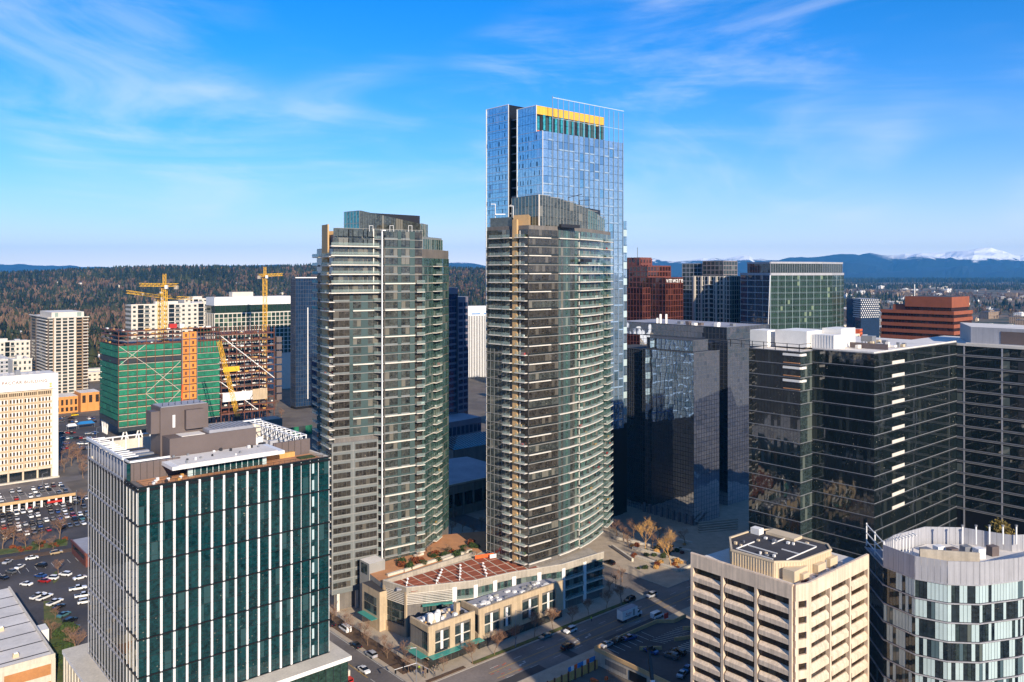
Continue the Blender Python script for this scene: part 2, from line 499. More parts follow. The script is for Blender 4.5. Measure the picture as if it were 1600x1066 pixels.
G('glass_tower', (60, 63, 59), 1.75, 0.009, 0.009, blind=(120, 116, 104), pblind=0.13, rgb2=(13, 16, 17), speck=0.9)
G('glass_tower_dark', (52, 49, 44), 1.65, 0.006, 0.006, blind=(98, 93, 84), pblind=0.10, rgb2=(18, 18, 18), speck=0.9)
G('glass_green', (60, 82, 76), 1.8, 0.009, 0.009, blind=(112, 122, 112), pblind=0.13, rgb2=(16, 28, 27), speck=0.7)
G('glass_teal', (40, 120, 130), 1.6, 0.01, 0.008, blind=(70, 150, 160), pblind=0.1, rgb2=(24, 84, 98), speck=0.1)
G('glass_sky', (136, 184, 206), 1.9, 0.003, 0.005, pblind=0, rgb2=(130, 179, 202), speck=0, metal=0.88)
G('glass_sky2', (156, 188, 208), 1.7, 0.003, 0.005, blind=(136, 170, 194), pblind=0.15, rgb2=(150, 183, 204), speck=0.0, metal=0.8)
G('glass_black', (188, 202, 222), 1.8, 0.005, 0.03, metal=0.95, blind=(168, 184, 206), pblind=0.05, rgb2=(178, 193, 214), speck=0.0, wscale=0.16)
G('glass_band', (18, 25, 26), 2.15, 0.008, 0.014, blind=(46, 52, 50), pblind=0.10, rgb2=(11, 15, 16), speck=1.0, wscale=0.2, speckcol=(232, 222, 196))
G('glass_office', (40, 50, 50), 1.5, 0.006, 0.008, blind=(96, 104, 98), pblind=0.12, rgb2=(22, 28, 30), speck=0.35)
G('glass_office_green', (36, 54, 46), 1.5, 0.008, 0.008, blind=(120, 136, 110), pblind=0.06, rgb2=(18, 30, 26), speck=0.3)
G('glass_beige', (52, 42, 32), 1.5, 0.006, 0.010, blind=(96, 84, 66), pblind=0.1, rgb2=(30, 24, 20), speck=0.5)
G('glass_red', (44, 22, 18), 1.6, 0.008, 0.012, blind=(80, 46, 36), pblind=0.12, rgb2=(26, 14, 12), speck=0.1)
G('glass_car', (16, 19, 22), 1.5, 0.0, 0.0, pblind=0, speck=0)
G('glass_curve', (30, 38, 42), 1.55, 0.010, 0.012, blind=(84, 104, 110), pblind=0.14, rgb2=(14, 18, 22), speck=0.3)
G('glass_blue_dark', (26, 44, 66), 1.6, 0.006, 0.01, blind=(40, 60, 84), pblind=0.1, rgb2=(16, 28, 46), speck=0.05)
# thin balcony glass one sees through
m, nt, bs = _new('glass_rail')
bs.inputs['Base Color'].default_value = lin((176, 188, 184)); bs.inputs['Roughness'].default_value = 0.05
tr_ = _n(nt, 'ShaderNodeBsdfTransparent'); tr_.inputs[0].default_value = (0.86, 0.93, 0.91, 1)
mx_ = _n(nt, 'ShaderNodeMixShader'); mx_.inputs[0].default_value = 0.22
nt.links.new(tr_.outputs[0], mx_.inputs[1]); nt.links.new(bs.outputs[0], mx_.inputs[2])
nt.links.new(mx_.outputs[0], nt.nodes['Material Output'].inputs['Surface'])
MATS['glass_rail'] = m
# ground far and near
m, nt, bs = _new('ground')
g_ = _n(nt, 'ShaderNodeNewGeometry')
ln = _n(nt, 'ShaderNodeVectorMath', operation='LENGTH'); nt.links.new(g_.outputs['Position'], ln.inputs[0])
n_big = _noise(nt, g_.outputs['Position'], 0.006, 5, 0.6); n_f = _noise(nt, g_.outputs['Position'], 0.05, 4, 0.6)
cityc = _mix(nt, _mr(nt, n_f, 0.4, 0.6, 0, 1), lin((88, 80, 72)), lin((112, 102, 90)))
farc = _mix(nt, _mr(nt, n_big, 0.4, 0.6, 0, 1), lin((66, 68, 40)), lin((122, 98, 70)))
nt.links.new(_mix(nt, _mr(nt, ln.outputs['Value'], 700, 1100, 0, 1), cityc, farc), bs.inputs['Base Color'])
bs.inputs['Roughness'].default_value = 0.95
MATS['ground'] = m
# far forest: every tree its own tone
def forest_mat(name, a, b, c):
    m, nt, bs = _new(name)
    r = _rand(nt)
    cr = _n(nt, 'ShaderNodeValToRGB'); cr.color_ramp.interpolation = 'LINEAR'
    e = cr.color_ramp.elements
    e[0].position = 0.0; e[0].color = lin(a); e[1].position = 0.5; e[1].color = lin(b)
    k = e.new(1.0); k.color = lin(c)
    g = _n(nt, 'ShaderNodeNewGeometry')
    pv_ = _mr(nt, _noise(nt, g.outputs['Position'], 0.006, 4, 0.6), 0.35, 0.65, 0.62, 1.45)
    cv = _n(nt, 'ShaderNodeCombineXYZ')
    for i_ in range(3): nt.links.new(pv_, cv.inputs[i_])
    nt.links.new(r, cr.inputs[0]); nt.links.new(_mix(nt, 1.0, cr.outputs[0], cv.outputs[0], 'MULTIPLY'), bs.inputs['Base Color'])
    bs.inputs['Roughness'].default_value = 0.95; bs.inputs['Specular IOR Level'].default_value = 0.1
    MATS[name] = m
forest_mat('conifer_far', (26, 35, 25), (43, 51, 33), (64, 64, 40))
forest_mat('bare_far', (92, 72, 56), (118, 94, 74), (88, 78, 58))
# mountain rock, woods and snow
m, nt, bs = _new('mountain')
g_ = _n(nt, 'ShaderNodeNewGeometry')
sx = _n(nt, 'ShaderNodeSeparateXYZ'); nt.links.new(g_.outputs['Position'], sx.inputs[0])
nz = _noise(nt, g_.outputs['Position'], 0.004, 6, 0.65)
nz2 = _noise(nt, g_.outputs['Position'], 0.0006, 3, 0.5)
hsn = _math(nt, 'ADD', sx.outputs['Z'], _math(nt, 'ADD', _mr(nt, nz, 0.2, 0.8, -110, 110), _mr(nt, nz2, 0.3, 0.7, -40, 40)))
zone = _math(nt, 'MAXIMUM', _mr(nt, sx.outputs['X'], 6500, 7200, 0, 1), _mr(nt, sx.outputs['X'], 4300, 4900, 1, 0))
snow = _math(nt, 'MULTIPLY', _mr(nt, hsn, 300, 350, 0, 1), zone)
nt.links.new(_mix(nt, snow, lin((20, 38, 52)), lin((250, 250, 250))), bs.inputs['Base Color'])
bs.inputs['Roughness'].default_value = 0.9
MATS['mountain'] = m
# ------------------------------------------------------------------ ground, hills, mountains
def vnoise(x, y, s, seed=0):
    """smooth value noise"""
    def h(i, j):
        t = np.sin(i * 127.1 + j * 311.7 + seed * 74.7) * 43758.5453
        return t - np.floor(t)
    x = x / s; y = y / s
    i, j = np.floor(x), np.floor(y); fx, fy = x - i, y - j
    fx = fx * fx * (3 - 2 * fx); fy = fy * fy * (3 - 2 * fy)
    return (h(i, j) * (1 - fx) + h(i + 1, j) * fx) * (1 - fy) + (h(i, j + 1) * (1 - fx) + h(i + 1, j + 1) * fx) * fy
def sstep(a, b, x):
    t = np.clip((x - a) / (b - a), 0, 1); return t * t * (3 - 2 * t)
HX = [-1500, 0, 75, 115, 150, 205, 300, 420, 480, 560, 700, 760, 860, 980, 1100, 2600]
HZ = [112, 112, 118, 127, 126, 136, 141, 140, 148, 146, 136, 134, 110, 62, 44, 40]
def terrain(x, y):
    x = np.asarray(x, float); y = np.asarray(y, float)
    d = np.hypot(x, y)
    ang = np.where(y > 1, 800 + 1280 * x / np.maximum(y, 1), np.where(x < 0, -1500, 2600))
    ang = np.clip(ang, -1500, 2600)
    top = np.interp(ang, HX, HZ) - 24
    rise = sstep(1900, 3900, d)
    z = top * rise * (1.0 - 0.35 * sstep(4200, 9000, d) * (ang < 900))
    z = z + (vnoise(x, y, 420, 3) - 0.5) * 26 * sstep(1500, 2600, d) * (1 - 0.6 * sstep(3300, 4000, d)) * (ang < 950)
    z = z + (vnoise(x, y, 700, 5) - 0.5) * 14 * sstep(1600, 2600, d) * (ang >= 950)
    return np.where(d < 1200, 0.0, z * sstep(1200, 1900, d))
radii = [0, 60, 200, 500, 900, 1200] + list(np.arange(1300, 4600, 75)) + list(np.arange(4700, 9000, 250)) + [9500, 11000, 13000, 16000]
angs = np.concatenate([np.arange(-45, 45, 0.6), np.arange(45, 315, 5.0)])
V = []; nA = len(angs)
for r in radii:
    a = np.radians(angs); x = np.sin(a) * r; y = np.cos(a) * r
    z = terrain(x, y)
    V.append(np.stack([x, y, z], 1))
V = np.concatenate(V)
Fq = []
for i in range(len(radii) - 1):
    for k in range(nA):
        a, b = i * nA + k, i * nA + (k + 1) % nA
        Fq.append((a, a + nA, b + nA, b))
me = bpy.data.meshes.new('ground')
me.from_pydata(V.tolist(), [], [f[::-1] for f in Fq]); me.materials.append(MATS['ground']); me.update()
for p in me.polygons: p.use_smooth = True
tag(obj('ground', me), kind='structure')

# snow range far to the east: ridge crest traced from the photograph's skyline, then given its own depth
crest = [(-900, 400), (-300, 408), (200, 417), (500, 414), (640, 416), (690, 412), (715, 409.5), (735, 411), (770, 416), (900, 414), (1000, 407), (1020, 405), (1040, 409), (1060, 408), (1100, 405), (1140, 403), (1168, 399), (1180, 404), (1215, 406), (1250, 402), (1290, 399), (1315, 397.5), (1345, 397), (1380, 400), (1396, 402), (1410, 398), (1440, 393), (1475, 395), (1500, 392.5), (1525, 388.5), (1555, 390), (1572, 393), (1590, 398), (1620, 396), (1700, 392), (1900, 398), (2300, 396), (3200, 405)]
cxp = np.array([c[0] for c in crest], float); cyp = np.array([c[1] for c in crest], float)
D0 = 15000.0
cols_ = np.arange(-440, 2040, 9.0)
rowsd = np.array([-4200, -3400, -2700, -2100, -1600, -1150, -780, -470, -220, 0, 350, 900, 1800.0])
V = []
for rd in rowsd:
    k = 1 - min(1, abs(rd) / (4200 if rd < 0 else 1800))
    d = D0 + rd
    x = (cols_ - 800) / 1280 * d
    zc_ = CAMH + (425 - np.interp(cols_, cxp, cyp)) / 1280 * D0
    ridge = np.abs(vnoise(x, np.full_like(x, rd * 1.0), 900, 9) - 0.5) * 2
    ridge2 = np.abs(vnoise(x, np.full_like(x, rd * 1.0), 330, 12) - 0.5) * 2
    z = zc_ * (k ** 0.8) - (ridge * 150 + ridge2 * 70) * (4 * k * (1 - k)) + (vnoise(x, x * 0 + rd, 120, 4) - .5) * 34 * k + (vnoise(x, x * 0 + rd, 300, 14) - .5) * 60 * k * (0.4 + 0.6 * (x > 6200))
    if rd < -4000 or rd > 1700: z = z * 0 - 20
    V.append(np.stack([x, np.full_like(x, d), z], 1))
V = np.concatenate(V); nA = len(cols_)
Fq = [(i * nA + k, i * nA + k + 1, (i + 1) * nA + k + 1, (i + 1) * nA + k) for i in range(len(rowsd) - 1) for k in range(nA - 1)]
me = bpy.data.meshes.new('mountains'); me.from_pydata(V.tolist(), [], Fq); me.materials.append(MATS['mountain']); me.update()
tag(obj('mountains', me), kind='structure')

# ------------------------------------------------------------------ woods that read as one mass
def forest(name, n, pxr, dr, mat, kind, hmin, hmax, seed, dens=None, power=1.0):
    rg = np.random.default_rng(seed)
    u = rg.random(n) ** power
    d = np.sqrt(dr[0] ** 2 + (dr[1] ** 2 - dr[0] ** 2) * u) if power == 1.0 else dr[0] + (dr[1] - dr[0]) * u
    px = pxr[0] + (pxr[1] - pxr[0]) * rg.random(n)
    y = d; x = (px - 800) / 1280 * d
    if dens is not None:
        keep = rg.random(n) < dens(x, y, px)
        x, y, px = x[keep], y[keep], px[keep]
    n = len(x); z = terrain(x, y)
    H = hmin + (hmax - hmin) * rg.random(n)
    W = H * (0.20 + 0.1 * rg.random(n)) if kind == 'cone' else H * (0.32 + 0.16 * rg.random(n))
    verts = []; faces = []
    if kind == 'cone':
        S = 6; tiers = [(0.12, 1.0, 0.55), (0.38, 0.78, 0.78), (0.62, 0.5, 1.0)]
        nv = len(tiers) * (S + 1)
        Vv = np.zeros((n, nv, 3))
        for ti, (zb, wr, zt) in enumerate(tiers):
            ph = rg.random(n) * 6.28
            for k in range(S):
                a = ph + 6.283 * k / S; rr = W * wr * (0.7 + 0.5 * rg.random(n))
                Vv[:, ti * (S + 1) + k, 0] = x + np.cos(a) * rr; Vv[:, ti * (S + 1) + k, 1] = y + np.sin(a) * rr
                Vv[:, ti * (S + 1) + k, 2] = z + H * (zb - 0.05 * rg.random(n))
            Vv[:, ti * (S + 1) + S] = np.stack([x, y, z + H * zt], 1)
        fl = []
        for ti in range(len(tiers)):
            b = ti * (S + 1)
            fl += [(b + k, b + (k + 1) % S, b + S) for k in range(S)]
        # tie the tiers into one island so that a tree keeps one tone
        fl += [(S, (S + 1), 2 * S + 1), (2 * S + 1, 2 * (S + 1), 3 * S + 2)]
    else:
        K = 13; nv = K * 2 + 1
        Vv = np.zeros((n, nv, 3)); Vv[:, 0] = np.stack([x, y, z], 1)
        for k in range(K):
            a = rg.random(n) * 6.283; rr = W * (0.15 + 0.85 * rg.random(n)); hh = H * (0.62 + 0.4 * rg.random(n)) * (1 - 0.25 * (rr / W) ** 2)
            cx, cy = x + np.cos(a) * rr, y + np.sin(a) * rr
            b = rg.random(n) * 6.283; ww = H * (0.03 + 0.055 * rg.random(n))
            Vv[:, 1 + 2 * k] = np.stack([cx + np.cos(b) * ww, cy + np.sin(b) * ww, z + hh], 1)
            Vv[:, 2 + 2 * k] = np.stack([cx - np.cos(b) * ww, cy - np.sin(b) * ww, z + hh * (0.82 + 0.16 * rg.random(n))], 1)
        fl = [(0, 1 + 2 * k, 2 + 2 * k) for k in range(K)]
    Fl = (np.array(fl)[None] + (np.arange(n) * nv)[:, None, None]).reshape(-1, 3)
    me = bpy.data.meshes.new(name)
    me.vertices.add(n * nv); me.vertices.foreach_set('co', Vv.reshape(-1))
    nf = len(Fl)
    me.loops.add(nf * 3); me.loops.foreach_set('vertex_index', Fl.reshape(-1).astype(np.int32))
    me.polygons.add(nf); me.polygons.foreach_set('loop_start', np.arange(0, nf * 3, 3, dtype=np.int32))
    me.materials.append(MATS[mat]); me.update(); me.validate()
    return obj(name, me)
def patch(scale, lo, hi, seed):
    return lambda x, y, px: np.clip((vnoise(x, y, scale, seed) - lo) / (hi - lo), 0, 1)
tag(forest('conifer_wood', 15000, (-160, 960), (1900, 4300), 'conifer_far', 'cone', 9, 32, 1, patch(210, 0.05, 0.45, 31), power=0.9), 'dark conifer woods covering the hills behind the apartment blocks', 'woods', kind='stuff')
tag(forest('bare_wood', 13000, (-160, 960), (1500, 3900), 'bare_far', 'bare', 9, 25, 2, patch(160, 0.25, 0.65, 8), power=1.2), 'brown leafless woods scattered over the hills behind the construction site', 'woods', kind='stuff')
tag(forest('mixed_conifer_wood', 2600, (-160, 900), (1050, 2000), 'conifer_far', 'cone', 14, 30, 3, patch(110, 0.3, 0.7, 2)), 'dark evergreens among houses at the foot of the hills', 'woods', kind='stuff')
tag(forest('mixed_bare_wood', 2800, (-160, 900), (980, 2000), 'bare_far', 'bare', 12, 25, 4, patch(130, 0.25, 0.6, 17)), 'tall brown leafless trees at the foot of the hills', 'woods', kind='stuff')
tag(forest('plain_conifer_wood', 12000, (900, 1800), (1300, 7500), 'conifer_far', 'cone', 12, 27, 5, patch(420, 0.42, 0.62, 21), power=0.8), 'dark evergreen belts across the plain below the mountains', 'woods', kind='stuff')
tag(forest('plain_bare_wood', 7000, (900, 1800), (1100, 6000), 'bare_far', 'bare', 9, 18, 6, patch(330, 0.3, 0.7, 33), power=0.9), 'brown leafless trees across the plain below the mountains', 'woods', kind='stuff')
tag(forest('horizon_wood', 7000, (850, 1800), (7000, 9500), 'conifer_far', 'cone', 24, 40, 7), 'dark line of evergreen forest at the foot of the mountains', 'woods', kind='stuff')
tag(forest('foothill_conifers', 700, (-60, 500), (860, 1350), 'conifer_far', 'cone', 16, 32, 41, patch(90, 0.3, 0.6, 5)), 'tall dark evergreens between the apartment blocks and the hills', 'woods', kind='stuff')
tag(forest('foothill_bare_trees', 800, (-60, 500), (840, 1350), 'bare_far', 'bare', 13, 24, 42, patch(100, 0.3, 0.6, 6)), 'tall leafless trees between the apartment blocks and the hills', 'woods', kind='stuff')
# ------------------------------------------------------------------ office block with white fins (left foreground)
C = P(215, 174.0)
LA, LB = along(C, A, 515), along(C, B, 138)
ZT, ZP = 66.0, 17.4
T = Thing('office_building', 'dark green glass office block with tall white fins and brown roof terrace', 'building', (C.x, C.y, 0))
fr = Face(C, C + A * LA)
fl = Face(C + B * LB, C)
mb = MB(); mb.prism(rect(C + A * .3 + B * .3, LA - .6, LB - .6), 0, ZT - 1.0, 'dark_metal', 'roof_grey'); T.mesh('wall', mb)
# podium with its white ledge
mb = MB(); mb.prism(rect(C - A * 4 - B * 4.5, LA + 6.5, LB + 10), 0, ZP - 1.0, 'concrete_dark', 'concrete_pale'); T.mesh('podium', mb)
mb = MB(); mb.prism(rect(C - A * 4.6 - B * 5.2, LA + 7.8, LB + 11), ZP - 1.0, ZP, 'white_paint', 'concrete_pale'); T.mesh('podium_ledge', mb)
fp = Face(C - A * 4 - B * 4.5, C - A * 4 - B * 4.5 + A * (LA + 6.5))
glaze(T, fp, 1, ZP - 1.2, 26, 3, 'glass_office_green', mull='dark_metal', trans='dark_metal', name='podium_window', out=.03)
fpr = Face(C + A * (LA + 2.5) - B * 4.5, C + A * (LA + 2.5) + B * (LB + 5))
fpl = Face(C - A * 4 + B * (LB + 5.5), C - A * 4 - B * 4.5)
glaze(T, fpl, 1, ZP - 1.2, 18, 3, 'glass_office', mull='concrete_pale', mw=.5, md=.3, name='podium_window', out=.03)
# right face: glass floors, white fins over two floors each, dark band between
nfl = 12; fh = (ZT - ZP) / nfl
npan = 32
glaze(T, fr, ZP, ZT, npan, nfl, 'glass_fin', gap=.05, out=-.28)
for j in range(nfl + 1):
    if j % 2 == 0:
        fr.box(T, 'floor_band', 'black_metal', LA / 2, ZP + j * fh, LA + .2, .34, .25, -.24)
    else:
        fr.box(T, 'transom', 'dark_metal', LA / 2, ZP + j * fh, LA, .08, .1, -.24)
    fr.box(T, 'transom', 'dark_metal', LA / 2, ZP + j * fh + 1.25, LA, .05, .06, -.24)
for k in range(13):
    t = 2.1 + 2.75 * k
    for j in range(6):
        fr.box(T, 'fin', 'white_metal', t, ZP + (2 * j + 1) * fh, .46, 2 * fh - .42, .34, -.2)
for t in (LA - 7.6, LA - 5.2, LA - 3.0, LA - .1, 0.1):
    fr.box(T, 'mullion', 'white_metal', t, (ZP + ZT) / 2, .10, ZT - ZP, .14, -.22)
for j in range(nfl):
    fr.box(T, 'bright_panel', 'spandrel_pale', LA - 4.4, ZP + (j + .45) * fh, .55, fh * .6, .05, -.2)
# left face: near strip bare glass, then the white frame that rises over the roof
tb = LB - 9.5                                   # frame covers 0..tb (far to near)
ZF = ZT + 5.0
glaze(T, fl, ZP, ZT, 30, nfl, 'glass_fin', gap=.05, out=-.28)
for j in range(0, nfl + 1, 2):
    fl.box(T, 'floor_band', 'black_metal', LB - 4.7, ZP + j * fh, 9.4, .34, .25, -.24)
for t in (LB - 1.2, LB - 3.6, LB - 6.0, LB - 8.2):
    for j in range(6):
        fl.box(T, 'fin', 'white_metal', t, ZP + (2 * j + 1) * fh, .18, 2 * fh - .42, .13, -.2)
nf = 13
for k in range(nf):
    t = .3 + (tb - .6) * k / (nf - 1)
    fl.box(T, 'frame_post', 'grey_panel', t, (ZP + ZF) / 2, .26, ZF - ZP, .13, .02)
    if k < nf - 1:
        fl.box(T, 'slim_post', 'dark_metal', t + (tb - .6) / (nf - 1) / 2, (ZP + ZT) / 2, .10, ZT - ZP, .1, .0)
for j in range(0, nfl + 1, 2):
    fl.box(T, 'frame_beam', 'grey_panel', tb / 2, ZP + j * fh, tb, .5, .12, .04)
    if j < nfl: fl.box(T, 'frame_rail', 'grey_panel', tb / 2, ZP + (j + .35) * fh, tb, .18, .08, .0)
fl.box(T, 'frame_beam', 'white_metal', tb / 2, ZF - .3, tb, .6, .4, .08)
for k in range(13):
    t = .3 + (tb - .6) * (k + .5) / 13
    T.beam('stay', 'white_metal', fl.pt(t, ZF - .4, -.1), fl.pt(t, ZF - .4, -3.4), .22)
# ---- roof
def rp(a, b, z): q = C + A * a + B * b; return (q.x, q.y, z)
def rbox(name, mat, a0, a1, b0, b1, z0, z1, parent=None):
    T.box(name, mat, rp((a0 + a1) / 2, (b0 + b1) / 2, (z0 + z1) / 2), (a1 - a0, b1 - b0, z1 - z0), ROT_A, parent)
rbox('roof_edge', 'black_metal', -.1, LA + .1, -.1, .4, ZT - .9, ZT - .38)
rbox('roof_edge', 'black_metal', -.1, .4, .5, LB, ZT - .9, ZT - .38)
rbox('roof_edge', 'concrete_pale', LA - .6, LA + .1, .5, LB, ZT - .9, ZT + .1)
rbox('roof_edge', 'concrete_pale', .6, LA - .6, LB - .6, LB + .1, ZT - .9, ZT + .1)
rbox('ledge_walk', 'concrete_dark', .5, 2.2, .5, 9.4, ZT - .99, ZT - .55)
for i in range(21):                             # terrace slabs
    for k in range(4):
        a0 = 2.4 + i * 2.0
        rbox('terrace_slab', 'paver_brown', a0, a0 + 1.96, .7 + k * 2.1, .7 + k * 2.1 + 2.06, ZT - .98, ZT - .5 + rnd.uniform(-.01, .01))
for i in range(30):
    rbox('rail_post', 'dark_metal', 2.4 + i * 1.42, 2.45 + i * 1.42, .62, .67, ZT - .5, ZT + .7)
rbox('handrail', 'dark_metal', 2.4, LA - 1, .62, .67, ZT + .62, ZT + .7)
rbox('planter', 'timber', 31.5, 40, 8.2, 9.4, ZT - .5, ZT + .7)
rbox('planter_bed', 'hedge', 39.5, 43.5, 4.0, 6.4, ZT - .5, ZT - .2)
# glass pavilion under the wide white canopy
mb = MB(); mb.prism(rect(C + A * 12.5 + B * 5.2, 18, 10), ZT - .98, ZT + 2.0, 'dark_metal'); T.mesh('pavilion', mb)
fpv = Face(C + A * 12.5 + B * 5.2, C + A * 30.5 + B * 5.2)
glaze(T, fpv, ZT - .5, ZT + 1.95, 13, 1, 'glass_fin', mull='spandrel_pale', mw=.16, out=.02, name='pavilion_pane')
rbox('pavilion_column', 'spandrel_pale', 12.3, 13.4, 4.9, 5.5, ZT - .5, ZT + 2)
rbox('pavilion_column', 'spandrel_pale', 30.0, 31.0, 4.9, 5.5, ZT - .5, ZT + 2)
rbox('canopy', 'white_metal', 8.0, 34.5, 2.4, 12.5, ZT + 2.02, ZT + 2.8)
rbox('canopy_roof', 'roof_white', 9.6, 33.0, 3.0, 12.3, ZT + 2.8, ZT + 2.9)
# brown plant rooms
rbox('plant_wall', 'brown_metal', 1.4, 12.2, 9.6, 10.2, ZT - .98, ZT + 3.2)
rbox('plant_wall', 'brown_metal', 35, LA - .4, 9.6, 10.2, ZT - .98, ZT + 3.2)
for i in range(8): rbox('wall_seam', 'dark_metal', 2 + i * 1.4, 2.06 + i * 1.4, 9.52, 9.6, ZT - .5, ZT + 3.2)
for i in range(5): rbox('wall_seam', 'dark_metal', 35.5 + i * 1.7, 35.56 + i * 1.7, 9.52, 9.6, ZT - .5, ZT + 3.2)
rbox('plant_room', 'brown_metal', 11.0, 32.0, 13.2, 22, ZT - .98, ZT + 7.0)
rbox('plant_roof', 'roof_grey', 20.5, 31.6, 13.8, 21.6, ZT + 7.0, ZT + 7.7)
rbox('plant_deck', 'roof_white', 14, 19.5, 13.8, 18, ZT + 7.0, ZT + 7.12)
rbox('lift_tower', 'brown_metal', 10.6, 22.0, 18.5, 25.5, ZT - .98, ZT + 13.6)
rbox('lift_roof', 'roof_grey', 10.9, 21.7, 18.8, 25.2, ZT + 13.6, ZT + 13.75)
rbox('lift_cowl', 'brown_metal', 8.6, 10.6, 19, 22.5, ZT + 7.5, ZT + 12.8)
rbox('lift_cowl', 'brown_metal', 16.2, 20.5, 17.2, 18.5, ZT + 8.0, ZT + 12.6)
rbox('lift_vent', 'white_metal', 13.4, 14.0, 18.36, 18.5, ZT + 8.6, ZT + 11.6)
for i in range(7):
    rbox('antenna', 'dark_metal', 11.5 + i * 1.5, 11.6 + i * 1.5, 20, 20.1, ZT + 13.7, ZT + 14.4 + rnd.random())
# pipe field on the left roof
rbox('pipe_frame', 'white_metal', 1.2, 10.2, 10.4, 10.7, ZT + 3.3, ZT + 3.7)
rbox('pipe_frame', 'white_metal', 1.2, 1.5, 10.4, 26, ZT + 3.3, ZT + 3.7)
for i in range(9):
    rbox('cooler', ('grey_metal', 'dark_metal', 'roof_grey')[i % 3], 1.8, 8.4, 11.2 + i * 1.65, 12.5 + i * 1.65, ZT + .8, ZT + 3.5 + .3 * (i % 2))
for i in range(12):
    rbox('plant_screen', 'grey_panel', .9, 1.1, 10.6 + i * 2.5, 13.0 + i * 2.5, ZT - .5, ZT + 3)
rbox('plant_screen', 'concrete_pale', 2, LA - 1, LB - 1.2, LB - .9, ZT - .9, ZT + 3.4)
for i in range(14):
    rbox('screen_post', 'white_metal', 2 + i * 3.1, 2.3 + i * 3.1, LB - 1.6, LB - 1.3, ZT - .9, ZT + 4.2)
rbox('screen_beam', 'white_metal', 2, LA - 1, LB - 1.62, LB - 1.32, ZT + 4.2, ZT + 4.5)
# white lattice along the right roof edge
aL = LA - 1.0
for s in range(11):
    b0, b1 = 10.5 + s * 2.9, 10.5 + (s + 1) * 2.9
    T.beam('lattice_bar', 'white_metal', rp(aL, b0, ZT - .5), rp(aL, b1, ZT + 3.9), .18)
    T.beam('lattice_bar', 'white_metal', rp(aL, b0, ZT + 3.9), rp(aL, b1, ZT - .5), .18)
    T.beam('lattice_post', 'white_metal', rp(aL, b0, ZT - .9), rp(aL, b0, ZT + 4.1), .26)
    T.beam('lattice_bar', 'white_metal', rp(aL, b0, ZT + 4), rp(aL - 3.2, b0, ZT + 4), .18)
T.beam('lattice_rail', 'white_metal', rp(aL, 10.4, ZT + 4), rp(aL, LB - 1, ZT + 4), .26)
T.beam('lattice_rail', 'white_metal', rp(aL - 3.2, 10.4, ZT + 4), rp(aL - 3.2, LB - 1, ZT + 4), .22)
rbox('roof_deck', 'roof_white', 32.2, LA - 1.4, 10.4, LB - 1.4, ZT - .99, ZT - .7)
rbox('glass_screen', 'glass_fin', .55, 1.3, 9.5, 9.6, ZT - .5, ZT + 3.4)
for i in range(16):
    a, b = rnd.uniform(10.5, 31), rnd.uniform(4, 11.5); s = rnd.uniform(.3, .7); rbox('roof_vent', rnd.choice(('grey_metal', 'white_metal', 'dark_metal')), a, a + s, b, b + s, ZT + 2.9, ZT + 3.0 + rnd.uniform(.2, .6))
for i in range(14):
    a, b = rnd.uniform(33, LA - 5), rnd.uniform(12, LB - 4); s = rnd.uniform(.6, 2.2); rbox('roof_unit', rnd.choice(('grey_metal', 'white_metal', 'grey_panel', 'dark_metal')), a, a + s, b, b + s * .7, ZT - .7, ZT + rnd.uniform(.2, 1.2))
for i in range(10): rbox('roof_pipe', 'grey_metal', 22 + i, 22.15 + i, 14.2, 21, ZT + 7.7, ZT + 7.85)
for i in range(9): rbox('terrace_item', rnd.choice(('white_metal', 'dark_metal', 'timber')), 4 + i * .9, 4.6 + i * .9, 3 + (i % 3) * 1.6, 3.6 + (i % 3) * 1.6, ZT - .5, ZT + .1)
for j in range(0, 11):
    for k in range(0, 13): fr.box(T, 'fin_joint', 'grey_metal', 2.1 + 2.75 * k, ZP + (j + 1) * fh, .48, .05, .35, -.2)
T.flush()
# ------------------------------------------------------------------ twin residential towers
def lp(a, b, k): return Vector((a[0] + (b[0] - a[0]) * k, a[1] + (b[1] - a[1]) * k))
def clutter(T, f, t, z, w, depth):
    if rnd.random() < .55: f.box(T, 'balcony_item', rnd.choice(('dark_metal', 'timber', 'white_paint', 'hedge', 'grey_metal', 'red', 'brown_metal')), t + rnd.uniform(-.35, .35) * w, z + .5, rnd.uniform(.5, 1.3), rnd.uniform(.5, .9), .6, rnd.uniform(.2, max(.25, depth - .9)))
def balcony(T, f, t, z, w, depth, slab='slab_white', rail='glass_rail'):
    clutter(T, f, t, z, w, depth)
    f.box(T, 'balcony_slab', slab, t, z, w, .26, depth, 0)
    f.box(T, 'balcony_rail', rail, t, z + .68, w, 1.0, .05, depth - .08)
FH = 3.0
# ---- left tower
V0, V1, V2, V3, V4, V5, V6 = P(494, 287), P(521, 270), P(590, 278), P(601, 277.5), P(660, 286), P(691, 304), P(702, 313)
T = Thing('residential_tower', 'grey-green glass apartment tower with tan balcony corner and slim white mast', 'building', (V2.x, V2.y, 0))
ZB, ZT = 0.0, 126.0
NF = 42
ctr = P(606, 302)
back = [P(668, 335), P(530, 318)]
poly = [V0, V1, V2, V3, V4, V5, V6] + back
inn = [p + (ctr - p).normalized() * .35 for p in poly]
mb = MB(); mb.prism(inn, 0, ZT - 6, 'concrete_dark', 'roof_grey'); T.mesh('wall', mb)
f1, f2, f3, f4, f0 = Face(V1, V2), Face(V3, V4), Face(V4, V5), Face(V5, V6), Face(V0, V1)
frec = Face(V2, V3)
L1, L2, L3 = f1.L, f2.L, f3.L
def zf(j): return j * FH
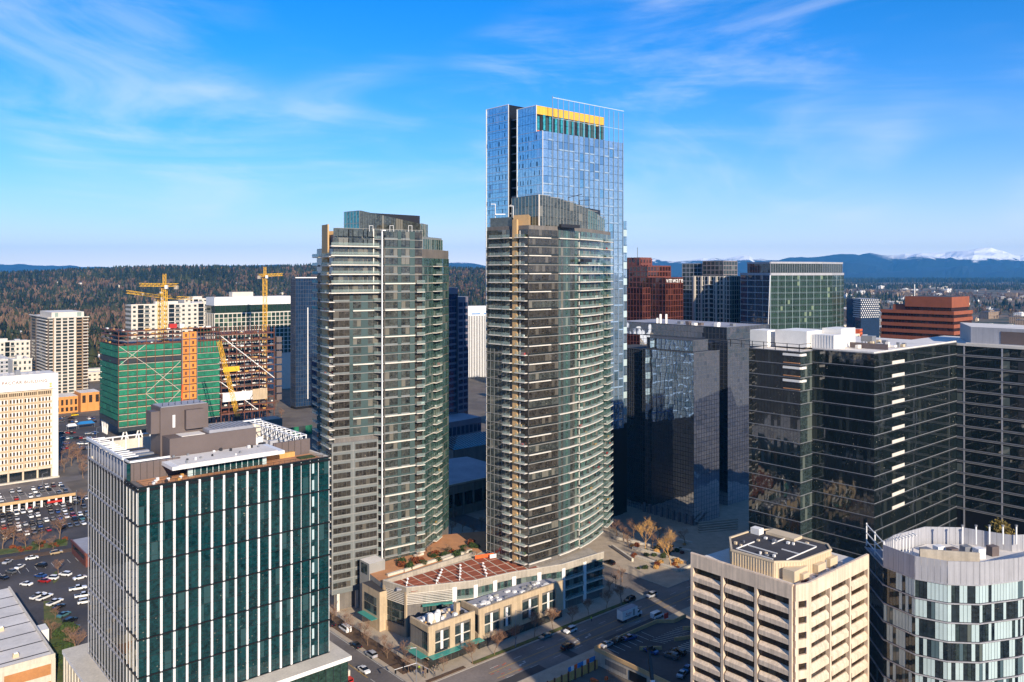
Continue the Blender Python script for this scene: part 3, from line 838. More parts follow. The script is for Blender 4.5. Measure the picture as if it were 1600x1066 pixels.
# main left face, middle storeys
ZLOW = 55.5                                     # top of the projecting lower part
ZUP = 105.0
for j in range(3, NF - 1):
    z = zf(j)
    if z >= ZUP: continue
    if z >= ZLOW - 1:
        for (a, b, m) in ((.0, .36, 'glass_tower_dark'), (.44, .62, 'glass_tower'), (.78, 1.0, 'glass_tower')):
            n = 3 if a == 0 else 2
            for i in range(n):
                w = (b - a) * L1 / n
                f1.box(T, 'window_pane', m, a * L1 + (i + .5) * w, z + 1.75, w - .1, 2.1, .08, -.22)
        f1.box(T, 'transom', 'spandrel_grey', .18 * L1, z + .45, .36 * L1, .5, .12, -.2)
        for (a, b) in ((.36, .44), (.62, .78)):
            f1.box(T, 'spandrel', 'spandrel_green', (a + b) / 2 * L1, z + 1.5, (b - a) * L1 - .06, 2.92, .14, -.22)
        f1.box(T, 'sill', 'spandrel_green', .72 * L1, z + .4, .56 * L1, .6, .10, -.2)
        if j % 3 == 0: f1.box(T, 'floor_slab', 'slab_white', .72 * L1, z, .58 * L1, .42, .55, -.1)
        else: f1.box(T, 'floor_line', 'slab_grey', .5 * L1, z, L1, .16, .2, -.16)
# projecting lower part
fo = Face(V1 + f1.n * 1.2 - f1.u * 1.0, V2 + f1.n * 1.2 - f1.u * .3)
mb = MB(); mb.prism([fo.p0, fo.p1, fo.p1 - f1.n * 1.6, fo.p0 - f1.n * 5 - f1.u * .2], 6, ZLOW, 'spandrel_grey', 'slab_grey'); T.mesh('lower_front', mb)
fol = Face(fo.p0 - f1.n * 5 - f1.u * .2, fo.p0)
for j in range(2, 18):
    z = zf(j) + 1.6
    for (a, b, n) in ((.03, .40, 4), (.50, .97, 6)):
        for i in range(n):
            w = (b - a) * fo.L / n
            fo.box(T, 'window_pane', 'glass_tower_dark', a * fo.L + (i + .5) * w, z + 1.15, w - .07, 1.9, .06, .02)
    fo.box(T, 'floor_line', 'slab_grey', fo.L / 2, z, fo.L, .12, .14, .02)
    fo.box(T, 'transom', 'slab_grey', fo.L / 2, z + .25, fo.L, .06, .10, .02)
    for i in range(4):
        fol.box(T, 'window_pane', 'glass_tower_dark', (i + .5) * fol.L / 4, z + 1.4, fol.L / 4 - .12, 2.5, .06, .02)
for t in (.015, .45, .985): fo.box(T, 'mullion', 'slab_grey', t * fo.L, (6 + ZLOW) / 2, .16, ZLOW - 6, .16, .02)
# penthouse storeys of the left face: wide glass, long white balconies
for k, z in enumerate([ZUP + 3.1 * i for i in range(7)]):
    for i in range(9):
        w = L1 / 9
        f1.box(T, 'window_pane', 'glass_tower', (i + .5) * w, z + 1.6, w - (.5 if i in (3, 6) else .12), 2.6, .08, -.22)
    if k < 6:
        f1.box(T, 'balcony_slab', 'slab_white', L1 / 2 - .6, z, L1 + 1.4, .36, 1.7, -.1)
        f1.box(T, 'balcony_rail', 'glass_rail', L1 / 2 - .6, z + .75, L1 + 1.2, .9, .05, 1.45)
    f1.box(T, 'pier', 'slab_white', .90 * L1, z + 1.6, .35, 2.7, .4, -.1)
# recess with small balconies and the white mast
for j in range(3, NF):
    z = zf(j)
    frec.box(T, 'window_pane', 'glass_tower_dark', frec.L / 2, z + 1.6, frec.L - .3, 2.6, .06, -.2)
    frec.box(T, 'balcony_slab', 'slab_grey', frec.L / 2 - .5, z, frec.L + .6, .24, 1.4, -.1)
    frec.box(T, 'balcony_rail', 'glass_rail', frec.L / 2 - .5, z + .65, frec.L + .5, .95, .05, 1.2)
T.box('mast', 'white_metal', frec.pt(frec.L * .85, 66.0, 1.5), (.4, .4, 120), f2.rot)
T.box('mast_arm', 'white_metal', frec.pt(frec.L * .85 + .6, 126.0, 1.5), (1.6, .3, .3), f2.rot)
# second face
for j in range(4, NF):
    z = zf(j)
    top = j > 36
    cols = ((.02, .34, 3, 'glass_tower'), (.44, .66, 2, 'glass_tower'), (.80, 1.0, 2, 'glass_tower_dark'))
    for (a, b, n, m) in cols:
        for i in range(n):
            w = (b - a) * L2 / n
            f2.box(T, 'window_pane', m, a * L2 + (i + .5) * w, z + 1.7, w - .12, 2.2, .08, -.22)
    for (a, b) in ((.34, .44), (.66, .80)):
        f2.box(T, 'spandrel', 'spandrel_green', (a + b) / 2 * L2, z + 1.5, (b - a) * L2 - .06, 2.92, .14, -.22)
    f2.box(T, 'sill', 'spandrel_grey' if j % 2 else 'spandrel_green', .40 * L2, z + .35, .8 * L2, .5, .10, -.2)
    if j % 3 == 0 and not top: f2.box(T, 'floor_slab', 'slab_white', .40 * L2, z, .8 * L2, .42, .55, -.1)
    else: f2.box(T, 'floor_line', 'slab_grey', .5 * L2, z, L2, .16, .2, -.16)
    if not top: balcony(T, f2, .90 * L2, z, .22 * L2, 1.7, 'slab_white' if j % 2 else 'slab_grey')
# turned green faces
for j in range(5, 39):
    z = zf(j)
    for i in range(9):
        w = L3 / 9
        f3.box(T, 'window_pane', 'glass_green', (i + .5) * w, z + 1.5, w - .12, 2.7, .08, -.22)
    f3.box(T, 'floor_line', 'slab_white' if j % 3 == 0 else 'spandrel_grey', L3 / 2, z, L3, .22, .3, -.15)
    balcony(T, f3, .66 * L3, z, .3 * L3, 1.5, 'slab_white', 'glass_rail')
    for i in range(4):
        w = f4.L / 4
        f4.box(T, 'window_pane', 'glass_green', (i + .5) * w, z + 1.5, w - .1, 2.7, .08, -.22)
for i in range(10): f3.box(T, 'mullion', 'spandrel_dark', i * L3 / 9, 64, .10, 100, .12, -.2)
# tan corner with balconies on the left
for j in range(4, 40):
    z = zf(j)
    f0.box(T, 'balcony_slab', 'slab_white', f0.L * .80, z, f0.L * .5, .26, 1.9, -.1)
    f0.box(T, 'balcony_rail', 'glass_rail', f0.L * .80, z + .68, f0.L * .48, 1.0, .05, 1.7)
    clutter(T, f0, f0.L * .8, z, f0.L * .5, 1.8)
    f0.box(T, 'balcony_slab', 'slab_grey', f0.L * .18, z, f0.L * .34, .26, 1.6, -.1)
    f0.box(T, 'balcony_rail', 'glass_teal' if j > 32 else 'glass_rail', f0.L * .18, z + .68, f0.L * .34, 1.0, .05, 1.45)
    f0.box(T, 'window_pane', 'glass_green', f0.L * .17, z + 1.6, f0.L * .3, 2.4, .08, -.2)
    f0.box(T, 'window_pane', 'glass_tower_dark', f0.L * .84, z + 1.6, f0.L * .22, 2.2, .08, -.2)
f0.box(T, 'tan_wall', 'tan', f0.L * .54, 64, f0.L * .34, 128, .5, -.3)
# crown
rin = lambda px, d: P(px, d)
mb = MB(); mb.prism([P(503, 283), P(524, 272), P(660, 289), P(690, 306), P(660, 330), P(540, 318)], ZT - 6, ZT - 1.5, 'spandrel_grey', 'roof_grey'); T.mesh('top_storey', mb)
fc = Face(P(524, 271.6), P(660, 288.6)); fcr = Face(P(660, 288.6), P(691, 305.6))
glaze(T, fc, ZT - 6, ZT + .6, 24, 1, 'glass_tower', mull='slab_grey', trans='slab_grey', out=.05, name='crown_pane')
glaze(T, fcr, ZT - 6, ZT - 2.2, 9, 1, 'glass_green', mull='slab_grey', trans='slab_grey', out=.05, name='crown_pane')
mb = MB(); mb.prism([P(503, 283), P(510, 277.5), P(522, 276), P(515, 286)], ZT - 16, ZT - .2, 'tan'); T.mesh('tan_pier', mb)
mb = MB(); mb.prism([P(538, 286), P(562, 279), P(657, 297), P(668, 306), P(650, 318), P(545, 305)], ZT - 2, ZT + 3.0, 'spandrel_dark', 'roof_dark'); T.mesh('penthouse', mb)
fa, fb, fc2 = Face(P(538, 286), P(562, 279)), Face(P(562, 279), P(657, 297)), Face(P(657, 297), P(668, 306))
mb = MB(); mb.prism([P(540, 287), P(562, 280.2), P(656, 298), P(648, 312), P(546, 303)], ZT + 3, ZT + 6.4, 'dark_metal', 'roof_dark'); T.mesh('plant_storey', mb)
glaze(T, fa, ZT - 1.6, ZT + 6.9, 5, 2, 'glass_teal', mull='slab_grey', trans='slab_grey', out=.05, name='screen_pane')
for i in range(26):
    zt = ZT + 6.9 - 3.4 * (i / 25.0)
    w = fb.L / 26
    fb.box(T, 'screen_pane', 'glass_tower', (i + .5) * w, (ZT + zt) / 2 - .8, w - .1, zt - ZT + 1.6, .08, .05)
    fb.box(T, 'mullion', 'dark_metal', i * w, (ZT + zt) / 2 - .8, .1, zt - ZT + 1.6, .12, .05)
glaze(T, fc2, ZT - 1.6, ZT + 3.6, 4, 1, 'glass_green', mull='slab_grey', trans='slab_grey', out=.05, name='screen_pane')
for px in (580, 612, 641):
    T.box('roof_frame', 'white_metal', P(px, 276).to_3d() + Vector((0, 0, ZT + 1.6)), (1.2, .12, .12))
    T.box('roof_frame', 'white_metal', P(px, 276).to_3d() + Vector((-.6, 0, ZT + .6)), (.12, .12, 2.0))
    T.box('roof_frame', 'white_metal', P(px, 276).to_3d() + Vector((.6, 0, ZT + .6)), (.12, .12, 2.0))
for t in (.08, .5, .92):                        # street level columns
    f1.box(T, 'column', 'slab_white', t * L1, 3.1, .9, 6.2, .9, .3)
T.flush()

# ---- right tower, front bowed like a sail
W0, W1, W2 = P(760, 284), P(826, 270.5), P(873, 279.5)
arc_px = [(873, 279.5), (888, 283.2), (902, 287.5), (915, 292.5), (926, 298.0), (937, 305.0)]
arcp = [P(a, d) for a, d in arc_px]
W6 = P(955, 320)
T = Thing('residential_tower', 'slender glass apartment tower with bowed front of curved white balconies above red roof', 'building', (W1.x, W1.y, 15))
poly = [W0, W1] + arcp + [W6, P(930, 336), P(800, 318)]
ctr = P(850, 302)
inn = [p + (ctr - p).normalized() * .35 for p in poly]
ZB, ZT = 14.0, 127.5
mb = MB(); mb.prism(inn, ZB, ZT, 'concrete_dark', 'roof_grey'); T.mesh('wall', mb)
fL, fF, fR = Face(W0, W1), Face(W1, W2), Face(arcp[-1], W6)
arcs = [Face(arcp[i], arcp[i + 1]) for i in range(5)]
NFR = 37
for j in range(NFR + 1):
    z = ZB + 1.4 + j * FH
    if z > ZT - 2: break
    # left face: mullioned glass, balconies either side of the tan pier, dark strip
    for i in range(6):
        w = fL.L * .56 / 6
        fL.box(T, 'window_pane', 'glass_tower', (i + .5) * w, z + 1.5, w - .14, 2.7, .08, -.22)
    fL.box(T, 'floor_line', 'slab_grey', fL.L * .28, z, fL.L * .56, .16, .2, -.18)
    if z > 86:
        fL.box(T, 'balcony_slab', 'slab_white', fL.L * .36, z, fL.L * .5, .3, 1.3, -.1)
        fL.box(T, 'balcony_rail', 'glass_rail', fL.L * .36, z + .68, fL.L * .48, .95, .05, 1.1)
    fL.box(T, 'balcony_slab', 'slab_white', fL.L * .56, z, fL.L * .17, .26, 1.9, -.1)
    fL.box(T, 'balcony_rail', 'glass_rail', fL.L * .56, z + .65, fL.L * .16, .95, .05, 1.7)
    clutter(T, fL, fL.L * .86, z, fL.L * .2, 1.4)
    fL.box(T, 'balcony_slab', 'slab_white', fL.L * .85, z, fL.L * .24, .26, 1.5, -.1)
    fL.box(T, 'balcony_rail', 'glass_rail', fL.L * .86, z + .65, fL.L * .22, .95, .05, 1.3)
    fL.box(T, 'window_pane', 'glass_tower_dark', fL.L * .87, z + 1.5, fL.L * .22, 2.5, .08, -.2)
    fL.box(T, 'door_frame', 'slab_white', fL.L * .80, z + 1.3, .5, 2.1, .06, -.1)
    # front: strip windows, pale slab every few storeys
    n = 9; lit = j in (3, 9, 12, 17, 20, 28)  # chosen storeys take the paler tower glass
    for i in range(n):
        w = fF.L * .96 / n
        fF.box(T, 'window_pane', 'glass_tower' if lit else 'glass_tower_dark', .02 * fF.L + (i + .5) * w, z + 1.72, w - .07, 2.0, .08, -.22)
    fF.box(T, 'sill', 'spandrel_dark', fF.L / 2, z + .38, fF.L, .55, .12, -.2)
    fF.box(T, 'floor_slab' if j % 2 == 0 else 'floor_line', 'slab_white' if j % 2 == 0 else 'slab_grey', fF.L * (.36 if j % 2 == 0 else .5), z, fF.L * (.72 if j % 2 == 0 else 1), (.34 if j % 2 == 0 else .16), .5 if j % 2 == 0 else .14, -.12)
    # bow: green columns then long balconies
    for k, f in enumerate(arcs):
        if k < 2:
            for i, m in enumerate(('spandrel_green', 'glass_tower', 'spandrel_green', 'glass_green') if k == 0 else ('spandrel_green', 'glass_tower', 'glass_tower', 'glass_green')):
                w = f.L / 4
                f.box(T, 'spandrel' if m.startswith('spandrel') else 'window_pane', m, (i + .5) * w, z + 1.55, w - .07, 2.75, .1, -.22)
            f.box(T, 'floor_line', 'slab_grey', f.L / 2, z, f.L, .18, .2, -.2)
        else:
            for i in range(4):
                w = f.L / 4
                f.box(T, 'window_pane', 'glass_green' if (i + k + j) % 3 else 'glass_tower', (i + .5) * w, z + 1.6, w - .12, 2.5, .08, -.22)
        if (k >= 2) or (k == 1 and j % 4 < 2) or (k == 0 and j % 4 == 0):
            dpt = 1.5 if k >= 2 else .7
            f.box(T, 'balcony_slab', 'slab_white', f.L / 2, z, f.L + .18 * dpt, .34, dpt, -.1)
            if k >= 2: clutter(T, f, f.L / 2, z, f.L, 1.4); f.box(T, 'balcony_rail', 'glass_rail', f.L / 2, z + .62, f.L + .1, .8, .05, dpt - .25)
    if arcs: arcs[2].box(T, 'door_frame', 'slab_white', arcs[2].L * .25, z + 1.3, .4, 2.2, .08, -.12)
    for i in range(7):
        w = fR.L / 7
        fR.box(T, 'window_pane', 'glass_green', (i + .5) * w, z + 1.5, w - .12, 2.7, .08, -.22)
    balcony(T, fR, fR.L * .60, z, fR.L * .5, 1.5, 'slab_white')
fL.box(T, 'tan_pier', 'tan', fL.L * .70, (ZB + ZT) / 2 + 1, 2.0, ZT - ZB + 2, .8, -.3)
for i in range(7): fL.box(T, 'mullion', 'slab_white' if i == 0 else 'spandrel_grey', i * fL.L * .56 / 6, (ZB + ZT) / 2 - 3, .16, ZT - ZB - 8, .16, -.2)
# crown: tall glass screen swept down to the right
sw = [P(800, 292), P(843, 279)] + [P(860, 281.5), P(880, 285.5), P(900, 290.5), P(918, 296.5), P(933, 304), P(945, 313)]
mb = MB(); mb.prism([P(806, 294), P(843, 281.5), P(880, 288.5), P(915, 299), P(938, 313), P(900, 322), P(820, 308)], ZT, ZT + 8.0, 'dark_metal', 'roof_dark'); T.mesh('plant_storey', mb)
tops = [138.2, 138.4, 138.0, 137.2, 136.2, 135.0, 133.6, 131.8]
for k in range(7):
    f = Face(sw[k], sw[k + 1])
    n = 8 if k == 0 else 4
    for i in range(n):
        w = f.L / n; zt = tops[k] + (tops[k + 1] - tops[k]) * (i + .5) / n
        for q in range(3):
            h = (zt - ZT + .3) / 3
            f.box(T, 'screen_pane', 'glass_green' if k in (0, 5, 6) else 'glass_tower', (i + .5) * w, ZT - .3 + (q + .5) * h, w - .1, h - .1, .06, .05)
        f.box(T, 'mullion', 'slab_grey', i * w, (zt + ZT) / 2, .12, zt - ZT, .14, .04)
    f.box(T, 'screen_cap', 'slab_grey', f.L / 2, (tops[k] + tops[k + 1]) / 2 + .05, f.L, .16, .2, .0)
Face(sw[0], sw[1]).box(T, 'screen_post', 'slab_white', Face(sw[0], sw[1]).L - .1, (ZT + 138.4) / 2, .35, 138.4 - ZT, .3, .06)
# left roof terrace block and rooftop gear
mb = MB(); mb.prism([P(766, 285), P(800, 279), P(806, 292), P(775, 298)], ZT - 1, ZT + 3.2, 'glass_tower', 'roof_grey'); T.mesh('terrace_room', mb)
mb = MB(); mb.prism([P(802, 276.5), P(826, 272.5), P(829, 282), P(806, 286)], ZT - 1, ZT + 3.6, 'tan'); T.mesh('tan_head', mb)
for px, d, h in ((774, 284, 8.0), (802, 286, 7.5)):
    p = P(px, d)
    T.box('davit', 'white_metal', (p.x, p.y, ZT + h / 2), (.2, .2, h)); T.box('davit', 'white_metal', (p.x - .7, p.y, ZT + h), (1.6, .2, .2))
p = P(782, 283); T.box('davit', 'white_metal', (p.x, p.y, ZT + 4.4), (3.4, .3, .3))
for a, b, c, d in (((888, 292), 135.5, (909, 296), 141.5), ((905, 298), 135.0, (922, 302), 140.0)):
    p, q = P(*a), P(*c)
    T.beam('jib', 'dark_metal', (p.x, p.y, b), (p.x, p.y, b + 3), .25)
    T.beam('jib', 'dark_metal', (p.x, p.y, b + 3), (q.x, q.y, d - 1.5), .22)
fF.box(T, 'cradle', 'dark_metal', fF.L + 4, ZT + .2, 9, 1.1, 1.2, .6)
arcs[2].box(T, 'cradle', 'dark_metal', 2.5, ZT - 11.5, 6.0, 1.0, 1.2, 1.6)
T.flush()
# ------------------------------------------------------------------ tall blue glass tower behind, gold crown
C = P(848, 345.0)
LBt = along(C, B, 760); LAt = along(C, A, 974)
ZTL = Zp(162, 345); ZTR = Zp(204, 345)
T = Thing('office_tower', 'tallest blue mirrored office tower with gold panelled crown behind twin towers', 'building', (C.x, C.y, 0))
tSl0, tSl1 = along(C, B, 808), along(C, B, 794.5)
mb = MB()
mb.prism(rect(C + A * .2 + B * .2, LAt - .4, tSl0 - .4), 0, ZTR - .2, 'black_metal', 'roof_grey')
T.mesh('wall', mb)
mb = MB(); mb.prism(rect(C + A * 6 + B * (tSl0 - .4), 28, tSl1 - tSl0 + .6), 0, ZTL - 6, 'black_metal', 'roof_grey'); T.mesh('slot_core', mb)
mb = MB(); mb.prism(rect(C + A * .2 + B * (tSl1 + .2), 30, LBt - tSl1 - .4), 0, Zp(175, 345 + LBt * B.y) + 1, 'black_metal', 'roof_grey'); T.mesh('rear_wall', mb)
mb = MB(); mb.prism(rect(C + A * .2 + B * 4.2, LAt * .62, tSl0 - 4.8), ZTR - .2, ZTL - .3, 'black_metal', 'roof_grey'); T.mesh('crown_wall', mb)
fl1 = Face(C + B * tSl0, C); fl2 = Face(C + B * LBt, C + B * tSl1)
fr = Face(C, C + A * LAt)
z0 = 40.0
nrow = 35; fh = (ZTR - z0) / nrow
nl1, nl2 = 9, 7
zt2 = Zp(175, 345 + LBt * B.y) + 1
fl1b = Face(C + B * tSl0, C + B * 3.9)
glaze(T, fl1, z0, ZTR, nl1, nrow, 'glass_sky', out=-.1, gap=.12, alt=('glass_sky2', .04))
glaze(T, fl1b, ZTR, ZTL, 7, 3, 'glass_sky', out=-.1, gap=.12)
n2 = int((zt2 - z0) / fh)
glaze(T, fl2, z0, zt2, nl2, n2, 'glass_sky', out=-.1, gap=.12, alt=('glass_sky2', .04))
for f, zt in ((fl1, ZTR), (fl2, zt2)):
    for j in range(int((zt - z0) / fh) + 1): f.box(T, 'transom', 'grey_panel', f.L / 2, z0 + j * fh, f.L, .16, .06, -.06)
for f, nc_, zt in ((fl1, nl1, ZTR), (fl2, nl2, zt2)):
    for j in range(int((zt - z0) / fh)):
        for i in range(nc_):
            if rnd.random() < .45: f.box(T, 'vent_flap', 'glass_blue_dark', (i + rnd.choice((.2, .8))) * f.L / nc_, z0 + (j + .35) * fh, .3, fh * .5, .05, -.03)
fl1b.box(T, 'corner_post', 'white_metal', fl1b.L, (ZTR + ZTL) / 2, .35, ZTL - ZTR, .25, -.05)
for f, t, zt in ((fl1, 0, ZTL), (fl2, 0.0, zt2), (fl2, fl2.L, zt2), (fl1, fl1.L, ZTR)):
    f.box(T, 'corner_post', 'white_metal', t, (zt + z0) / 2, .4, zt - z0, .25, -.05)
fl1b.box(T, 'coping', 'white_metal', fl1b.L / 2, ZTL - .1, fl1b.L, .3, .3, -.2)
fl2.box(T, 'coping', 'white_metal', fl2.L / 2, zt2, fl2.L, .3, .3, -.2)
# slot: dark gap with pale slab ends
fsl = Face(C + A * 6 + B * tSl1, C + A * 6 + B * tSl0)
for j in range(nrow + 3): fsl.box(T, 'slot_slab', 'slab_white' if 10 < j < 28 else 'grey_metal', fsl.L / 2, z0 + j * fh, fsl.L - .1, .5, 5.2 if 10 < j < 28 else 4.2, 0)
# right face: paler glass, pale spandrel bars, white fins that run past the roof as an open screen
tstep = along(C, A, 858)
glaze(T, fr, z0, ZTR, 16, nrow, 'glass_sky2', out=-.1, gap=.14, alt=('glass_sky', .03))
for j in range(nrow):
    for i in range(16):
        if rnd.random() < (.5 if j % 2 else .2): fr.box(T, 'spandrel', 'spandrel_blue', (i + .5) * LAt / 16, z0 + j * fh + .35, LAt / 16 - .2, .6, .07, -.04)
for k in range(15):
    t = LAt * .11 + (LAt * .89 - .3) * k / 14
    zb, zt = z0, ZTL + 4.0 - k * .12
    fr.box(T, 'screen_fin', 'spandrel_blue', t, (zb + zt) / 2, .18, zt - zb, .3, .0)
fr.box(T, 'screen_rail', 'spandrel_pale', LAt * .555, ZTL + 3.3, LAt * .89, .3, .25, .1)
fr.box(T, 'screen_rail', 'spandrel_pale', LAt * .555, ZTR + 6, LAt * .89, .14, .12, .1)
# crown: gold panels over teal fins
fcr = Face(C + A * .2 + B * 4.2, C + A * (.2 + LAt * .82) + B * 4.2)
ngp = 24
for i in range(ngp):
    w = fcr.L / ngp
    fcr.box(T, 'gold_panel', 'gold_panel', (i + .5) * w, ZTL - 1.9, w - .06, 3.6, .3, 0)
    fcr.box(T, 'crown_fin', ('glass_teal', 'dark_metal', 'glass_teal', 'spandrel_green')[i % 4], (i + .5) * w, ZTR + 3.4 + (i % 3) * .5, w * .72, 6.6, .35, .02)
    if i % 2 == 0: fcr.box(T, 'crown_base', 'orange', (i + .5) * w, ZTR + .35, w * .7, .7, .4, .05)
mb = MB(); mb.prism(rect(C + A * LAt * .62 + B * 4.4, LAt * .2, 8), ZTR - .2, ZTL - .6, 'gold_panel', 'roof_grey'); T.mesh('gold_return', mb)
# lower shoulder on the far right
C2 = C + A * LAt
t2 = along(C2, A, 982)
mb = MB(); mb.prism(rect(C2 + B * 1.0, t2, 24), 0, Zp(345, C2.y), 'black_metal', 'roof_grey'); T.mesh('shoulder', mb)
fs = Face(C2 + B * 1.0, C2 + B * 1.0 + A * t2)
zs = Zp(345, C2.y); ns = int((zs - 40) / fh)
glaze(T, fs, zs - ns * fh, zs, 3, ns, 'glass_sky2', out=.02, gap=.16, alt=('glass_sky', .3))
for j in range(ns):
    if j % 2: fs.box(T, 'spandrel', 'spandrel_pale', fs.L / 2, zs - ns * fh + (j + .5) * fh, fs.L - .2, fh * .8, .06, .06)
T.flush()
# ------------------------------------------------------------------ black gridded glass block with stepped volumes
C = P(1084, 361.0)
def grid_volume(T, c, wa, wb, z0, z1, mat, ncol_a, ncol_b, nrow, name='window_pane', line='grey_panel', mw=.10, top='roof_dark', wallname='wall', right=True, left=True, lw=.14):
    mb = MB(); mb.prism(rect(Vector(c) + A * .15 + B * .15, wa - .3, wb - .3), z0, z1 - .15, 'black_metal', top); T.mesh(wallname, mb)
    c = Vector(c)
    if right:
        f = Face(c, c + A * wa)
        glaze(T, f, z0, z1, ncol_a, nrow, mat, mull=line, trans=line, mw=mw, tw=lw, md=.08, out=-.1, name=name)
        f.box(T, 'coping', line, f.L / 2, z1, f.L + .1, .35, .35, -.2)
    if left:
        f = Face(c + B * wb, c)
        glaze(T, f, z0, z1, ncol_b, nrow, mat, mull=line, trans=line, mw=mw, tw=lw, md=.08, out=-.1, name=name)
        f.box(T, 'coping', line, f.L / 2, z1, f.L + .1, .35, .35, -.2)
M('grid_line', (84, 86, 90), 0.4, 0.05)
wb = along(C, B, 1004); wa = along(C, A, 1124)
zt = Zp(552, 361)
T = Thing('office_building', 'black mirror glass office block with fine white window grid and stepped corners', 'building', (C.x, C.y, 0))
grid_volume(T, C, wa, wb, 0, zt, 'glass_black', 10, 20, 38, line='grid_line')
c2 = C + A * 1.8 + B * 1.8
grid_volume(T, c2, along(c2, A, 1106), wb - 3, zt - .1, zt + 5.2, 'glass_black', 6, 18, 2, line='grid_line', wallname='upper_step')
# left wing
c3 = C + B * wb - A * 0.0 + A * 3
c3 = P(1004, C.y + B.y * wb + 2)
w3 = along(c3, B, 950)
grid_volume(T, c3, 20, w3, 0, Zp(546, c3.y), 'glass_black', 4, 16, 38, line='grid_line', right=False, wallname='left_wing')
# rear block, higher
c4 = P(1137, 392.0)
za = Zp(533, 392)
grid_volume(T, c4, along(c4, A, 1171), along(c4, B, 1000), 0, za, 'glass_black', 9, 24, 38, line='grid_line', wallname='rear_block')
c5 = c4 + A * 1.5 + B * 1.5
grid_volume(T, c5, along(c5, A, 1202), along(c5, B, 961), za - .1, Zp(512, 395), 'glass_black', 14, 34, 2, line='grid_line', wallname='rear_crown', top='roof_grey')
pv = P(1000, 372)
for px, h0, h1 in ((1032, 514, 491), (1041, 514, 491), (1027, 514, 497)):
    p = P(px, 430); T.box('vent_stack', 'white_paint', (p.x, p.y, (Zp(h0, 430) + Zp(h1, 430)) / 2), (1.0, 1.0, Zp(h1, 430) - Zp(h0, 430)))
for i in range(9):
    p = c5 + A * rnd.uniform(3, 16) + B * rnd.uniform(4, 36)
    T.box('roof_unit', ('grey_metal', 'brown_metal', 'white_paint')[i % 3], (p.x, p.y, Zp(512, 395) + .5), (2.5, 2, 1.3), ROT_A)
# stone base and door bays
f = Face(C + B * wb, C)
for i in range(9): f.box(T, 'base_pier', 'grey_stone', 1 + i * (f.L - 2) / 8, 2.2, .9, 4.4, .6, .05)
T.flush()

# ------------------------------------------------------------------ dark office block with pale floor lines
C = P(1366, 258.0)
zt = Zp(553, 258)
T = Thing('office_building', 'dark glass office block banded with thin pale floor lines and white roof sheds', 'building', (C.x, C.y, 0))
wbC = along(C, B, 1269)
waC = along(C, A, 1495)
fh = 4.3
def banded(f, z0, z1, npane, mat='glass_band', nm='window_pane', lines=True):
    n = int((z1 - z0) / fh)
    glaze(T, f, z1 - n * fh, z1, npane, n, mat, gap=.05, out=-.1, name=nm)
    for j in range(n + 1):
        f.box(T, 'floor_line', 'grey_metal', f.L / 2, z1 - j * fh, f.L + .05, .22, .14, -.04)
        f.box(T, 'floor_dark_line', 'dark_metal', f.L / 2, z1 - j * fh - .5, f.L, .10, .06, -.04)  # thin dark metal strip below each floor line
main = [C, C + A * waC, C + A * waC + B * 60, C + B * wbC + A * 0, ]
mb = MB(); mb.prism([C + A * .15 + B * .15, C + A * waC + B * .15, C + A * waC + B * 42, C + A * .15 + B * wbC], 0, zt - .1, 'black_metal', 'roof_white'); T.mesh('wall', mb)
fR = Face(C, C + A * waC); fL = Face(C + B * wbC, C)
banded(fR, 0, zt, 30); banded(fL, 0, zt, 18)
# nearer left bay: steps forward at the left
cN = C + B * wbC - A * 7.5
wbN = along(cN, B, 1170)
mb = MB(); mb.prism(rect(cN + A * .15 + B * .15, 24, wbN - .3), 0, zt - .6, 'black_metal', 'roof_white'); T.mesh('left_bay', mb)
fN = Face(cN + B * wbN, cN); fNr = Face(cN, cN + A * 7.5)
banded(fN, 0, zt - .5, 16); banded(fNr, 0, zt - .5, 5, 'glass_office')
# open corner balconies near the top of the bay
for j in (1, 2, 3):
    z = zt - .5 - j * fh
    T.box('balcony', 'white_paint', fN.pt(fN.L - 3.1, z + 3.2, .12), (6.2, .5, .75), fN.rot)
    T.box('balcony', 'white_paint', fNr.pt(1.6, z + 3.2, .12), (3.2, .5, .75), fNr.rot)
    T.box('balcony_floor', 'paver_brown', fN.pt(fN.L - 3.1, z + .5, .10), (6.0, .4, .25), fN.rot)
# pale panels stand in for the curved white block's reflection on the right face
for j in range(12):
    fR.box(T, 'reflection_panel', 'slab_white', fR.L * .26, zt - (j + 1) * fh + .55, 9.0, 1.15, .12, -.02)
# right wing coming towards the street
cI = C + A * waC
far = cI - B * 75
mb = MB(); mb.prism([far + A * .15, far + A * 40, cI + A * 40 + B * 20, cI + A * .15 + B * 20], 0, zt - .8, 'black_metal', 'roof_white'); T.mesh('right_wing', mb)
fW = Face(cI, far)
n = 14
for j in range(n):
    z = zt - .7 - (j + 1) * fh
    m_ = 30
    for i in range(m_):
        w = fW.L / m_
        fW.box(T, 'wing_pane', 'glass_band' if i % 6 else 'glass_office', (i + .5) * w, z + 2.3, w - .14, 2.7, .08, -.1)
    fW.box(T, 'floor_line', 'grey_metal', fW.L / 2, z + .55, fW.L, .36, .2, -.04)
    fW.box(T, 'floor_line', 'slab_grey', fW.L / 2, z + .05, fW.L, .2, .14, -.04)
fW.box(T, 'floor_line', 'slab_white', fW.L / 2, zt - .7, fW.L, .9, .3, -.1)
for i in range(7): fW.box(T, 'wing_pier', 'grey_panel', 2.5 + i * 12.5, (zt - .7) / 2, .5, zt - .7, .14, -.06)
def zq(py, d): return Zp(py, d)
def gbox(T, name, mat, c, a0, a1, b0, b1, z0, z1):
    q = c + A * (a0 + a1) / 2 + B * (b0 + b1) / 2
    T.box(name, mat, (q.x, q.y, (z0 + z1) / 2), (a1 - a0, b1 - b0, z1 - z0), ROT_A)
